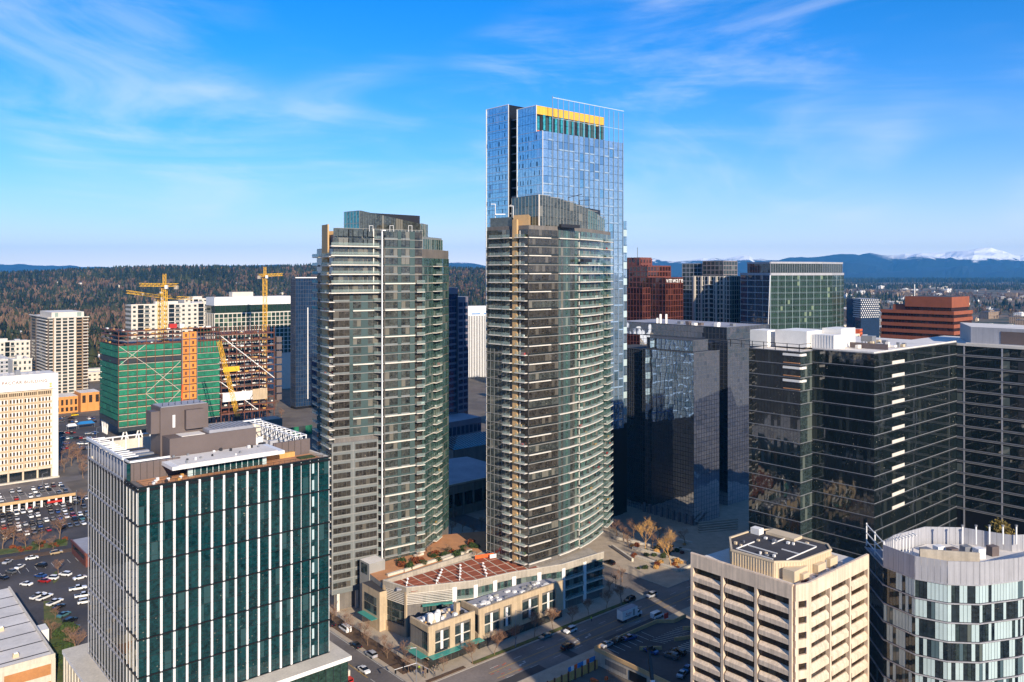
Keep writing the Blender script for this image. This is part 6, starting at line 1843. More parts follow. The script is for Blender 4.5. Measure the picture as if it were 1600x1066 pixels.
for k in range(6):
    T.beam('leg', 'white_paint', fr.pt(2 + k * 4.5, 0, -1), fr.pt(4.5 + (k % 2) * -5 + k * 4.5, ZN0, -1), .8)
    T.beam('leg', 'white_paint', fl.pt(2 + k * 2, 0, -1), fl.pt(2 + k * 2 + (k % 2 - .5) * 4, ZN0, -1), .7)
fr.box(T, 'skirt_net', 'net_dark', tP0 / 2, ZN0 - 1.2, tP0, 3.4, .3, .15)
T.beam('slide', 'orange', fr.pt(tP0 - 1.5, 4, 1.5), fr.pt(tP0 + .5, 34, 1.5), .9)
T.flush()
# steel frame
C2 = C + A * (wa_ + 1.0)
T = Thing('steel_frame', 'rust brown steel frame building with open floors and white braces', 'building', (C2.x, C2.y, 0))
w2 = along(C2, A, 428)
f = Face(C2, C2 + A * w2)
nfl = 13
for j in range(nfl):
    z = 10 + j * 4.75
    f.box(T, 'floor', 'concrete_dark' if j % 3 else 'rust_steel', f.L / 2, z, f.L, .4, 26, -26)
    f.box(T, 'edge_beam', 'rust_steel', f.L / 2, z - .2, f.L, .9, .4, 0)
    for k in range(14): f.box(T, 'site_clutter', rnd.choice(('white_paint', 'white_paint', 'timber', 'rust_steel', 'grey_metal', 'brown_metal')), rnd.uniform(0, f.L), z + .7, rnd.uniform(.6, 4.5), rnd.uniform(.3, 1.3), 1, -rnd.uniform(.5, 10))
for k in range(8):
    for o_ in (0, -9, -18): f.box(T, 'column', 'rust_steel', k * f.L / 7, 36, .5, 72, .5, o_)
for k in range(5): T.beam('brace', 'white_paint', f.pt((k % 3) * f.L / 3, 66 - k * 11, .6), f.pt((k % 3 + 1) * f.L / 3, 66 - (k + 1) * 11, .6), .5)
f.box(T, 'sheeting', 'white_paint', f.L * .30, 22, f.L * .55, 6.5, .2, .7); f.box(T, 'sheeting', 'limestone', f.L * .72, 22, f.L * .28, 8, .2, .75)
f.box(T, 'yellow_panel', 'crane_yellow', f.L * .18, 42, f.L * .3, 3.6, .4, .6)
c3 = C2 + A * w2; 
for j in range(9): T.box('lift_shaft', 'brown_metal', f.pt(f.L + 4.5, 18 + j * 5.4, -3), (4, 5, 4.2), ROT_A)
T.flush()
# site skirt fence
q = P(330, 520); T = Thing('site_fence', 'dark green sheeted site fence at foot of the steel frame', 'fence', (q.x, q.y, 0))
f = Face(q, q + A * 70)
for k in range(14): f.box(T, 'fence_panel', 'net_green' if k % 3 else 'net_dark', (k + .5) * 5, 3.2, 4.9, 6.4, .2, 0)
T.flush()

def lattice(T, p, q, w, mat, n, nm='mast'):
    """square lattice tube: four chords and zigzag lacing"""
    p, q = Vector(p), Vector(q); d = (q - p); L = d.length; rq = d.to_track_quat('X', 'Z').to_matrix()
    ey, ez = rq.col[1] * w / 2, rq.col[2] * w / 2
    cs = [ey + ez, ey - ez, -ey - ez, -ey + ez]
    mb = MB()
    def bar(a, b, t):
        dd = b - a; m4 = Matrix.Translation((a + b) / 2) @ dd.to_track_quat('X', 'Z').to_matrix().to_4x4() @ Matrix.Diagonal((dd.length, t, t, 1)); mb.mat4(m4, mat)
    for c in cs: bar(p + c, q + c, w * .10)
    for i in range(n):
        a, b = p + d * i / n, p + d * (i + 1) / n
        for k in range(4):
            c0, c1 = cs[k], cs[(k + 1) % 4]
            bar(a + c0, b + c1, w * .055) if i % 2 else bar(a + c1, b + c0, w * .055)
            bar(a + c0, a + c1, w * .05)
    return T.mesh(nm, mb)
def tower_crane(px, d, ybase, ycab, ypeak, jib, cj, label, name='tower_crane', boom=None):
    p = P(px, d); T = Thing(name, label, 'crane', (p.x, p.y, 0))
    zc, zp = Zp(ycab, d), Zp(ypeak, d)
    lattice(T, (p.x, p.y, 0), (p.x, p.y, zc), 2.8, 'crane_yellow', 44)
    lattice(T, (p.x, p.y, zc), (p.x, p.y, zp), 1.7, 'crane_yellow', 6, 'peak')
    j1, j2 = jib
    lattice(T, (p.x, p.y, zc + 1.5), (p.x + j1[0], p.y + j1[1], zc + 1.5 + j1[2]), 2.0, 'crane_yellow', 12, 'jib')
    lattice(T, (p.x, p.y, zc + 1.5), (p.x + j2[0], p.y + j2[1], zc + 1.5 + j2[2]), 2.0, 'crane_yellow', 5, 'counter_jib')
    T.box('cab', 'white_paint', (p.x + 2.0, p.y - 1.6, zc + .2), (1.8, 1.8, 2.6)); T.box('slewing_ring', 'dark_metal', (p.x, p.y, zc), (3.4, 3.4, 1.0))
    T.box('counterweight', 'concrete', (p.x + j2[0] * .9, p.y + j2[1] * .9, zc - .2), (2.4, 2.4, 2.6))
    T.beam('pendant', 'dark_metal', (p.x, p.y, zp), (p.x + j1[0] * .8, p.y + j1[1] * .8, zc + 2.6 + j1[2] * .8), .16); T.beam('pendant', 'dark_metal', (p.x, p.y, zp), (p.x + j2[0] * .9, p.y + j2[1] * .9, zc + 2.6), .16)
    T.flush()
tower_crane(257, 575, 520, 449, 428, ((-11, -14, .5), (6, 8, 0)), None, 'yellow tower crane with short jib rising through the green netted building')
tower_crane(251, 590, 520, 467, 458, ((-16, -18, 4), (16, 18, -2)), None, 'lower yellow tower crane with level jib behind the taller mast')
tower_crane(414, 690, 520, 433, 417, ((12, 10, .6), (-4, -4, 0)), None, 'yellow tower crane standing behind the rust brown steel frame')
q = P(372, 515); p0 = Vector((q.x, q.y, 2)); q2 = P(342, 505)
T = Thing('crawler_crane', 'black crawler crane with yellow lattice boom in front of steel frame', 'crane', (q.x, q.y, 0))
tip = Vector((q2.x, q2.y, Zp(533, 505)))
lattice(T, p0 + Vector((0, 0, 18)), tip, 1.9, 'crane_yellow', 22, 'boom')
for s in (-2.2, 2.2): T.box('track', 'black_metal', (q.x + s, q.y, 18.0), (1.2, 7, 1.6))
T.box('cab', 'black_metal', (q.x, q.y + .5, 20.0), (4.2, 6, 2.6))
T.beam('gantry', 'dark_metal', (q.x + 1, q.y + 1, 21), (q.x + 8, q.y + 3, 34), .4); T.beam('pendant', 'dark_metal', (q.x + 8, q.y + 3, 34), tip, .12)
mb = MB(); mb.prism(rect(P(350, 512) - A * 10 - B * 6, 46, 12), 0, 17.2, 'concrete_dark', 'concrete'); T.mesh('working_platform', mb)
T.flush()
# excavation at the lower right with its timber shoring and mobile crane boom
T = Thing('excavation_shoring', 'timber shoring wall with blue hoarding panels beside the parking deck', 'shoring', tuple(gc(28, -30)) + (0,))
f = Face(gc(24, -24), gc(45, -24))
for k in range(16):
    f.box(T, 'timber_board', 'timber', (k + .5) * f.L / 16, 1.3, f.L / 16 - .1, 2.4, .2, -.2)
    if k % 2: f.box(T, 'soldier_pile', 'rust_steel', k * f.L / 16, 1.5, .35, 3.0, .35, 0)
for k in range(9): f.box(T, 'hoarding_panel', ('tarp_blue', 'white_paint', 'orange', 'tarp_blue')[k % 4], 10 + k * 1.2, 3.2, 1.1, 1.3, .1, -.3)
for k in range(26): T.box('site_clutter', rnd.choice(('timber', 'rust_steel', 'orange', 'grey_metal', 'tarp_blue')), tuple(gc(rnd.uniform(22, 44), -rnd.uniform(26, 46))) + (.4,), (rnd.uniform(.5, 3), rnd.uniform(.3, 1), .8), rnd.uniform(0, 3))
T.flush()
b0, b1 = gc(36, -52), GP(1013, 1010, 16.0)
T = Thing('mobile_crane', 'mobile crane with long slanted black and white boom over parking deck', 'crane', (b0.x, b0.y, 0))
v0, v1 = Vector((b0.x, b0.y, 3.2)), Vector((b1.x, b1.y, 16.0))
for k, (s0, s1, w) in enumerate(((0, .45, 1.0), (.45, .8, .8), (.8, 1.0, .62))):
    T.beam('boom', 'white_paint' if k == 0 else 'black_metal', v0.lerp(v1, s0), v0.lerp(v1, s1), w, w * 1.1)
T.box('boom_head', 'black_metal', v1 + Vector((.4, 0, -.4)), (1.6, .8, 1.0), ROT_A)
T.box('carrier', 'crane_yellow', (b0.x, b0.y, 1.5), (9, 2.6, 1.6), ROT_A)
for s in (-3, -1.2, 1.6, 3.2):
    q = b0 + A * s; T.box('wheel', 'tyre', (q.x, q.y, .6), (1.1, 2.8, 1.1), ROT_A)
T.box('cab', 'white_paint', tuple(b0 + A * 3.6) + (3.0,), (2, 2.4, 1.6), ROT_A)
T.flush()
# ------------------------------------------------------------------ car parks, garage and low buildings on the left
def lot(name, pts, z=.02, mat='asphalt_lot'):
    mb = MB(); mb.sheet(pts, z, mat); return structure(name, mb)
lot('car_park', [GP(x, y) for x, y in ((-260, 1010), (150, 1040), (210, 770), (-60, 800))], .02)
lot('street', [GP(x, y) for x, y in ((-60, 778), (175, 742), (185, 735), (-60, 766))], .024, 'asphalt')
lot('car_park', [GP(x, y) for x, y in ((70, 715), (175, 720), (165, 650), (85, 650))], .02)
# raised garage
g0, g1 = GP(-60, 800, 3.4), GP(118, 773.5, 3.4)
T = Thing('parking_garage', 'pale concrete parking garage with open lower level in front of lettered slab', 'parking garage', (g1.x, g1.y, 0))
f = Face(g0, g1)
mb = MB(); mb.prism([g0 + f.n * -.4, g1 - f.n * .4, g1 - f.n * 34, g0 - f.n * 34], 3.0, 3.4, 'concrete', 'asphalt'); T.mesh('deck', mb)
mb = MB(); mb.prism([g0 - f.n * 6, g1 - f.n * 6, g1 - f.n * 34, g0 - f.n * 34], .02, 3.0, 'concrete_dark'); T.mesh('lower_wall', mb)
f.box(T, 'deck_wall', 'tan', f.L / 2, 3.9, f.L, 1.3, .5, -.4)
for k in range(15): f.box(T, 'pillar', 'white_paint', (k + .3) * f.L / 15, 1.6, .9, 3.2, .8, -.6)
for k in range(10):
    f.box(T, 'bay_line', 'paint_white', f.L - 4 - k * 3, 3.412, .15, .012, 11, -20)
f.box(T, 'bay_line', 'paint_white', f.L - 18, 3.412, 30, .012, .15, -14.6)
f.box(T, 'awning', 'red', f.L - 9, 1.9, 6.5, .9, .8, .1)
T.flush()
garage_face = f
# hedge and lawn strips
mb = MB(); mb.prism([GP(x, y) for x, y in ((-40, 873), (105, 852), (106, 845), (-40, 864))], 0, .12, 'lawn'); structure('lawn', mb)
mb = MB(); mb.prism([GP(x, y) for x, y in ((-40, 884), (112, 862), (112, 857), (-40, 878))], 0, .1, 'soil'); structure('planting_bed', mb)
mb = MB(); mb.prism([GP(x, y) for x, y in ((72, 1075), (125, 1066), (118, 1010), (80, 940), (68, 940))], 0, .12, 'lawn'); structure('lawn', mb)
mb = MB(); mb.prism([GP(x, y) for x, y in ((36, 752), (66, 742), (40, 735), (25, 742))], 0, .12, 'lawn'); structure('lawn', mb)
mb = MB(); mb.prism([GP(x, y) for x, y in ((84, 913), (92, 905), (88, 892), (80, 900))], 0, .12, 'lawn'); structure('lawn', mb)
# flat roofed warehouse
zw = 11.0
c = GP(86, 1022, zw)
T = Thing('warehouse', 'low cream warehouse with patched grey flat roof and small roof fans', 'building', (c.x, c.y, 0))
wb_ = 62.0; p0 = c - A * 60
mb = MB(); mb.prism([p0, c, c + B * wb_, p0 + B * wb_], 0, zw - .5, 'concrete_pale', 'roof_white'); T.mesh('wall', mb)
f = Face(p0, c); fs = Face(c + B * wb_, c)
f.box(T, 'fascia', 'concrete_pale', f.L / 2, zw - .4, f.L, 1.4, .4, -.1)
for j in range(2):
    for k in range(5):
        f.box(T, 'brown_panel' if k % 2 == 0 else 'window_band', 'brick_panel' if k % 2 == 0 else 'glass_office', f.L - 6.3 - k * 12, 7.4 - j * 4.6, 10.6, 2.8, .1, .05)
for k in range(6): f.box(T, 'pier', 'concrete_pale', f.L - .4 - k * 12, 5, .9, 10, .35, 0)
for k in range(7):
    q = c - A * 30 + B * (4 + k * 8.2); T.box('roof_seam', 'roof_dark', (q.x, q.y, zw - .48), (59, .5, .06), ROT_A)
for k in range(5):
    q = c - A * (8 + 3.4 * (k % 3)) + B * (6 + 7 * k); T.box('roof_fan', 'beige_metal', (q.x, q.y, zw), (1.4, 1.1, 1.0), ROT_A); T.box('roof_fan', 'white_paint', (q.x, q.y, zw + .6), (.9, .9, .4), ROT_A)
g_ = Face(c, c + B * wb_)
T.box('roof_edge', 'concrete_pale', tuple((c + B * wb_ / 2 - A * .2)) + (zw - .3,), (.5, wb_, .5), ROT_A)
T.box('annex', 'white_paint', tuple(c + B * 31 + A * 2.2) + (3.5,), (4.4, 5, 7), ROT_A)
T.flush()
# small brick building with white roof
c = GP(134, 887)
T = Thing('brick_building', 'small brown brick building with flat pale roof beside the fin block', 'building', (c.x, c.y, 0))
wb_ = along(c, B, 112)
mb = MB(); mb.prism(rect(c, 24, wb_), 0, 5.2, 'granite_red', 'roof_grey'); T.mesh('wall', mb)
f = Face(c + B * wb_, c); f.box(T, 'window_band', 'glass_band', f.L / 2, 3.2, f.L * .8, 1.4, .1, .02); f.box(T, 'fascia', 'granite_red', f.L / 2, 5.0, f.L + .4, 1.0, .5, -.1)
T.flush()
# event tents in the far lot
for (x, y, s, m_, lb) in ((134, 668, 11, 'tarp_blue', 'long blue event tent in the car park below orange podium'), (112, 672, 6, 'tent_white', 'white peaked tent next to the blue event tent'), (100, 641, 12, 'tent_white', 'white flat canopy below the orange podium')):
    p = GP(x, y); T = Thing('tent', lb, 'tent', (p.x, p.y, 0))
    mb = MB(); h = 3.0; w = s / 2
    vs = [(-w, -3, h), (w, -3, h), (w, 3, h), (-w, 3, h), (-w * .7, 0, h + 1.6), (w * .7, 0, h + 1.6)]
    ca, sa = math.cos(ROT_A), math.sin(ROT_A)
    vs = [(p.x + a * ca - b * sa, p.y + a * sa + b * ca, z) for a, b, z in vs]
    mb.add(vs, [(0, 1, 5, 4), (2, 3, 4, 5), (1, 2, 5), (3, 0, 4), (3, 2, 1, 0)], m_); T.mesh('canopy', mb)
    for a, b in ((-w + .3, -2.7), (w - .3, -2.7), (w - .3, 2.7), (-w + .3, 2.7)): T.box('pole', 'grey_metal', (p.x + a * ca - b * sa, p.y + a * sa + b * ca, h / 2), (.15, .15, h))
    T.flush()
# ------------------------------------------------------------------ vehicles
ST = {  # x, half width, sill z, shoulder z, roof half width, roof z
 'sedan': [(-2.3, .72, .42, .78, .6, .80), (-2.15, .86, .28, .95, .72, .97), (-1.45, .9, .25, 1.0, .74, 1.03), (-.75, .9, .25, .98, .62, 1.42), (.35, .9, .25, .96, .62, 1.44), (1.15, .9, .25, .93, .74, .96), (2.05, .84, .28, .80, .66, .82), (2.3, .66, .42, .62, .5, .64)],
 'suv': [(-2.3, .8, .5, .95, .66, .98), (-2.2, .9, .36, 1.1, .7, 1.15), (-1.85, .93, .34, 1.12, .68, 1.66), (-.6, .94, .34, 1.1, .7, 1.74), (.45, .94, .34, 1.08, .7, 1.70), (1.2, .94, .34, 1.06, .78, 1.1), (2.1, .9, .36, .96, .72, .98), (2.35, .74, .5, .8, .6, .82)],
 'van': [(-2.6, .9, .45, 1.2, .84, 1.95), (-2.5, .96, .38, 1.25, .86, 2.05), (-1.0, .97, .38, 1.25, .86, 2.1), (.9, .97, .38, 1.25, .84, 2.05), (1.7, .96, .38, 1.2, .82, 1.3), (2.4, .9, .4, .95, .76, 1.0), (2.6, .74, .5, .8, .6, .82)],
 'pickup': [(-2.85, .9, .5, 1.0, .86, 1.02), (-2.8, .94, .42, 1.05, .88, 1.06), (-.85, .95, .4, 1.05, .88, 1.07), (-.7, .95, .4, 1.1, .72, 1.74), (.5, .95, .4, 1.08, .72, 1.76), (1.2, .95, .4, 1.08, .82, 1.12), (2.5, .92, .42, 1.0, .78, 1.04), (2.8, .8, .5, .86, .64, .9)]}
def car_shells(style):
    body, glass = [], []                         # (verts, faces) lists
    S = ST[style]; rings = []
    for x, w, z0, zs, wr, zr in S:
        rings.append([(x, -w * .92, z0), (x, -w, (z0 + zs) / 2), (x, -w * .97, zs), (x, -wr, zr), (x, wr, zr), (x, w * .97, zs), (x, w, (z0 + zs) / 2), (x, w * .92, z0)])
    V = [v for r in rings for v in r]; Fb, Fg = [], []
    for i in range(len(S) - 1):
        cabin = max(S[i][5] - S[i][3], S[i + 1][5] - S[i + 1][3]) > .2
        both = min(S[i][5] - S[i][3], S[i + 1][5] - S[i + 1][3]) > .2
        for k in range(8):
            a, b = i * 8 + k, i * 8 + (k + 1) % 8
            q = (a, b, b + 8, a + 8)
            if k in (2, 4) and cabin: Fg.append(q)
            elif k == 3 and cabin and not both: Fg.append(q)
            else: Fb.append(q)
    Fb += [tuple(range(8)), tuple(len(V) - 8 + k for k in range(7, -1, -1))]
    return V, Fb, Fg
def sub(V, F, mat, smooth=True, name='part'):
    used = sorted({i for f in F for i in f}); mp = {u: i for i, u in enumerate(used)}
    mb = MB(); mb.add([V[u] for u in used], [tuple(mp[i] for i in f) for f in F], mat)
    return mb
def wheel_mb(x, y, r=.34):
    mb = MB(); n = 14; s = 1 if y > 0 else -1
    mb.tube([(x, y - s * .22, r), (x, y, r)], [r, r], 'tyre', n); return mb
def rim_mb(x, y, r=.34):
    mb = MB(); s = 1 if y > 0 else -1; mb.tube([(x, y - s * .02, r), (x, y + s * .015, r)], [r * .62, r * .5], 'chrome', 10); return mb
CARM = {}
def car_meshes(style, paint):
    k = (style, paint)
    if k in CARM: return CARM[k]
    V, Fb, Fg = car_shells(style); m = 'paint_' + paint + '_car'
    wx = 1.42 if style != 'pickup' else 1.75
    L = ST[style][-1][0]; zb = (ST[style][-1][2] + ST[style][-1][3]) / 2; W = ST[style][2][1]
    P_ = [('body', sub(V, Fb, m)), ('window_glass', sub(V, Fg, 'glass_car'))]
    for s in (-1, 1):
        mb = MB(); mb.box((L - .08, s * .55, zb + .05), (.14, .3, .14), 'lamp_clear'); P_.append(('headlight', mb))
        mb = MB(); mb.box((ST[style][0][0] + .04, s * .58, zb + .2), (.12, .26, .16), 'lamp_red'); P_.append(('tail_light', mb))
    wh = []
    for x in (-wx, wx):
        for y in (-W - .01, W + .01): wh.append((wheel_mb(x, y), rim_mb(x, y)))
    low = MB()
    for _, mb in P_[:2]:
        low.add(mb.v, mb.f, mb.mats[0])
    for t, r in wh: low.add(t.v, t.f, 'tyre')
    if style == 'pickup': low.box((-1.85, 0, 1.03), (1.7, 1.5, .1), 'black_metal')
    me_low = low.mesh('car')
    parts = [(n, mb.mesh(n)) for n, mb in P_]
    wheels = [(t.mesh('wheel'), r.mesh('rim')) for t, r in wh]
    for me in [me_low] + [p[1] for p in parts]:
        for p in me.polygons: p.use_smooth = False
    CARM[k] = (me_low, parts, wheels); return CARM[k]
def big_car(style, paint, p, rz, label, z=.02, name='car', cat='car', scale=1.0):
    _, parts, wheels = car_meshes(style, paint)
    e = bpy.data.objects.new(name, None); col.objects.link(e); e.location = (p[0], p[1], z); e.rotation_euler = (0, 0, rz); e.scale = (scale,) * 3
    tag(e, label, cat)
    for n, me in parts: obj(n, me, e)
    for t, r in wheels:
        w = obj('wheel', t, e); obj('rim', r, w)
    return e
CARPAINT = ['white'] * 8 + ['black'] * 7 + ['silver'] * 5 + ['grey'] * 5 + ['blue'] * 3 + ['red'] * 2 + ['maroon', 'teal', 'tan']
NOUN = {'sedan': 'saloon car', 'suv': 'tall estate car', 'pickup': 'pickup truck', 'van': 'van'}
COLW = {'grey': 'dark grey', 'maroon': 'maroon', 'teal': 'grey-green', 'tan': 'beige'}
def lot_car(p, rz, where, group, z=.03, style=None, paint=None):
    style = style or rnd.choice(('sedan', 'sedan', 'suv', 'suv', 'suv', 'pickup' if rnd.random() < .3 else 'sedan'))
    paint = paint or rnd.choice(CARPAINT)
    o = obj({'pickup': 'pickup_truck', 'van': 'van'}.get(style, 'car'), car_meshes(style, paint)[0], None, (p[0], p[1], z), rz)
    tag(o, '%s %s %s' % (COLW.get(paint, paint), NOUN[style], where), {'pickup': 'pickup', 'van': 'van'}.get(style, 'car'), group)
    return o
# cars on the street
def onroad(px, py): return GP(px, py + 3)
aF, aB = ROT_A, ROT_A + math.pi
big_car('suv', 'white', onroad(891, 985), aB, 'white estate car with black roof driving in the middle of the street')
big_car('sedan', 'teal', onroad(852, 994), aB, 'small blue-grey car driving beside the planted kerb')
big_car('suv', 'maroon', onroad(887, 1011), aF, 'dark maroon boxy car driving on the shaded street')
big_car('suv', 'black', onroad(984, 937), aB, 'black car driving past the red-leaved pavement corner')
big_car('suv', 'silver', onroad(1018, 930), aB, 'silver hatchback about to pass the sunlit side street')
big_car('van', 'white', onroad(1027, 962), aF, 'white panel van following the white box truck', name='van', cat='van')
big_car('suv', 'black', GP(953, 882), ROT_A + math.pi / 2, 'black car leaving by the lane beside the bowed tower')
# box truck
p = onroad(984, 964)
T = Thing('box_truck', 'white box truck with red lettering on its side driving up the street', 'truck', (p.x, p.y, .02))
def tb(nm, mat, x, y, z, sx, sy, sz):
    q = p + A * x + B * y; T.box(nm, mat, (q.x, q.y, z), (sx, sy, sz), ROT_A)
tb('cargo_box', 'white_paint', -1.2, 0, 2.45, 7.2, 2.45, 2.9); tb('box_roof', 'roof_grey', -1.2, 0, 3.95, 7.1, 2.35, .08)
tb('chassis', 'black_metal', -.4, 0, .8, 9.0, 1.2, .35); tb('bumper', 'dark_metal', -4.9, 0, .6, .2, 2.3, .25)
V, Fb, Fg = car_shells('van')
mbc = MB(); 
for x0, x1, z1, w in ((2.5, 4.1, 2.3, 2.1), (4.1, 5.1, 1.55, 1.9)):
    pts = [(x0, -w / 2, .6), (x1, -w / 2, .6), (x1, w / 2, .6), (x0, w / 2, .6), (x0 + .0, -w / 2, z1), (x1 - (.45 if x0 < 3 else .1), -w / 2 + .1, z1), (x1 - (.45 if x0 < 3 else .1), w / 2 - .1, z1), (x0, w / 2, z1)]
    ca, sa = math.cos(ROT_A), math.sin(ROT_A)
    mbc.add([(p.x + a * ca - b * sa, p.y + a * sa + b * ca, z) for a, b, z in pts], CUBE_F, 'paint_white_car')
T.mesh('cab', mbc)
tb('cab_window', 'glass_car', 3.2, -1.07, 1.85, .9, .06, .6); tb('cab_window', 'glass_car', 3.2, 1.07, 1.85, .9, .06, .6); tb('windscreen', 'glass_car', 4.0, 0, 1.85, .5, 1.7, .6)
for x in (-3.4, 3.7):
    for y in (-1.1, 1.1):
        q = p + A * x + B * y; mw = MB(); mw.tube([tuple(q - B * .15) + (.5,), tuple(q + B * .15) + (.5,)], [.48, .48], 'tyre', 14); T.mesh('wheel', mw)
fT = Face(p - A * 4.8 - B * 1.225, p + A * 2.4 - B * 1.225)
lettering(T, 'Ryder', fT, 3.0, 2.3, 1.1, 'red', .03, 'side_lettering', 'CENTER', .01)
fT.box(T, 'logo_stripe', 'dark_metal', 2.4, 2.0, 2.6, .12, .02, .02); fT.box(T, 'side_door', 'slab_grey', 5.4, 2.4, .9, 2.0, .04, .01)
T.flush()
# kerbside cars on the side street and the deck
for k, (px, py, st, pc, lb) in enumerate(((516, 975, 'sedan', 'black', 'black car parked by the timber hoarding on the side street'), (539, 984, 'van', 'white', 'white van parked at the kerb below the bare shrubs'), (556, 1009, 'sedan', 'black', 'black car parked at the kerb beside the planting strip'), (580, 1024, 'suv', 'silver', 'silver estate car parked at the kerb nearest the crossing'), (569, 1048, 'sedan', 'white', 'white car with black roof driving down the side street'), (530, 1036, 'suv', 'white', 'white car behind the small box truck on the side street'))):
    big_car(st, pc, GP(px, py + 2), ROT_A + math.pi / 2 if k != 4 else ROT_A - math.pi / 2, lb, name='van' if st == 'van' else 'car', cat='van' if st == 'van' else 'car')
p = GP(537, 1066); T = Thing('box_truck', 'small cream box truck parked on the side street by the fin block', 'truck', (p.x, p.y, .02))
def tb2(nm, mat, x, y, z, sx, sy, sz):
    q = p - B * x + A * y; T.box(nm, mat, (q.x, q.y, z), (sx, sy, sz), ROT_A - math.pi / 2)
tb2('cargo_box', 'concrete_pale', -1, 0, 2.2, 5.2, 2.2, 2.6); tb2('cab', 'red', 2.6, 0, 1.3, 1.9, 2.0, 1.5); tb2('windscreen', 'glass_car', 3.3, 0, 1.75, .5, 1.7, .5); tb2('chassis', 'black_metal', 0, 0, .7, 6.6, 1.2, .3)
for x in (-2.4, 2.4):
    for y in (-.95, .95):
        q = p - B * x + A * y; mw = MB(); mw.tube([tuple(q - A * .15) + (.45,), tuple(q + A * .15) + (.45,)], [.43, .43], 'tyre', 12); T.mesh('wheel', mw)
T.flush()
for px, py, st, pc, rz, lb in ((948, 1010, 'sedan', 'silver', 0, 'silver car parked against the tan wall of the deck'), (966, 1004, 'suv', 'black', .1, 'black car parked next to the silver one on the deck'), (984, 999, 'sedan', 'blue', -.2, 'blue car parked alone in the corner of the deck'), (1017, 1020, 'sedan', 'blue', 1.6, 'dark blue car parked beyond the crane boom'), (1049, 1028, 'suv', 'grey', 1.7, 'dark grey estate car parked near the striped ramp'), (1060, 1022, 'suv', 'black', 1.7, 'black estate car parked on the deck beside the grey one'), (1066, 1056, 'sedan', 'silver', .3, 'silver car parked at the foot of the beige block'), (1074, 1048, 'sedan', 'blue', .3, 'blue car parked at the foot of the beige block')):
    big_car(st, pc, GP(px, py, 4.0), ROT_A + rz, lb, z=4.02)
# car parks on the left
gar, low, near = 'cars on the raised garage deck', 'cars in the wide car park below the garage', 'cars in the car park beside the warehouse'
f = garage_face
for row, off in ((0, -8), (1, -17), (2, -24)):
    for k in range(15):
        if rnd.random() < .45: q = f.pt(f.L - 3 - k * 3.0, 0, off); lot_car(q, f.rot + math.pi / 2 + rnd.choice((0, math.pi)), 'parked on the raised garage deck', gar, 3.42)
l0 = GP(-20, 815); 
for row, (y0, dens) in enumerate(((803, .85), (809, .6), (818, .8), (829, .85), (836, .7), (845, .7))):
    a0 = GP(-30, y0 + 4)
    for k in range(32):
        q = a0 + A * (k * 2.75); px = 800 + 1280 * q.x / q.y
        if px > 140: break
        if rnd.random() < dens: lot_car(q, ROT_A + math.pi / 2 + rnd.choice((0, math.pi)) + rnd.uniform(-.04, .04), 'parked in the wide car park below the garage', low)
for px, py, rz, st, pc in ((50, 874, -.1, 'sedan', 'white'), (31, 888, .8, 'sedan', 'white'), (17, 896, 2.0, 'suv', 'grey'), (41, 915, 2.2, 'sedan', 'white'), (63, 902, 2.2, 'sedan', 'blue'), (69, 910, 2.2, 'sedan', 'red'), (81, 906, 2.3, 'suv', 'white'), (102, 900, 2.2, 'suv', 'white'), (64, 886, 2.2, 'suv', 'black'), (60, 934, .5, 'pickup', 'white'), (70, 936, .5, 'pickup', 'white'), (86, 944, .5, 'pickup', 'white'), (92, 951, .5, 'sedan', 'black'), (100, 963, .5, 'sedan', 'teal'), (110, 973, .5, 'suv', 'black'), (114, 984, .5, 'sedan', 'grey'), (122, 922, -.2, 'pickup', 'white'), (131, 933, -.2, 'pickup', 'white'), (133, 943, -.2, 'suv', 'white'), (88, 866, .0, 'suv', 'tan'), (5, 905, 2, 'sedan', 'black'), (125, 905, .1, 'sedan', 'white'), (12, 880, .8, 'sedan', 'silver')):
    lot_car(GP(px, py), ROT_A + rz, 'in the car park beside the warehouse', near, .03, st, pc)
for k in range(46):
    px, py = rnd.uniform(92, 152), rnd.choice((655, 660, 678, 686, 694, 702)) + rnd.uniform(-.5, .5)
    if 110 < px < 150 and 662 < py < 676: continue
    lot_car(GP(px, py), ROT_A + (0 if rnd.random() < .7 else 1.57), 'in the far car park by the blue tent', 'cars in the far car park by the tent', .03)
lot_car(GP(117, 650), ROT_A, 'in the far car park by the blue tent', None, .03, 'van', 'yellow')
# bay lines of the near lots
mb = MB()
for k in range(26):
    q = GP(-10, 905) + A * k * 2.8; mb.sheet([q, q + A * .14, q + A * .14 + B * 5, q + B * 5], .028, 'paint_white')
    for y0 in (803, 829):
        q = GP(-30, y0 + 4) + A * (k * 2.75 + 1.35); mb.sheet([q - B * 2.6, q + A * .14 - B * 2.6, q + A * .14 + B * 2.6, q + B * 2.6], .028, 'paint_white')
structure('bay_marking', mb)
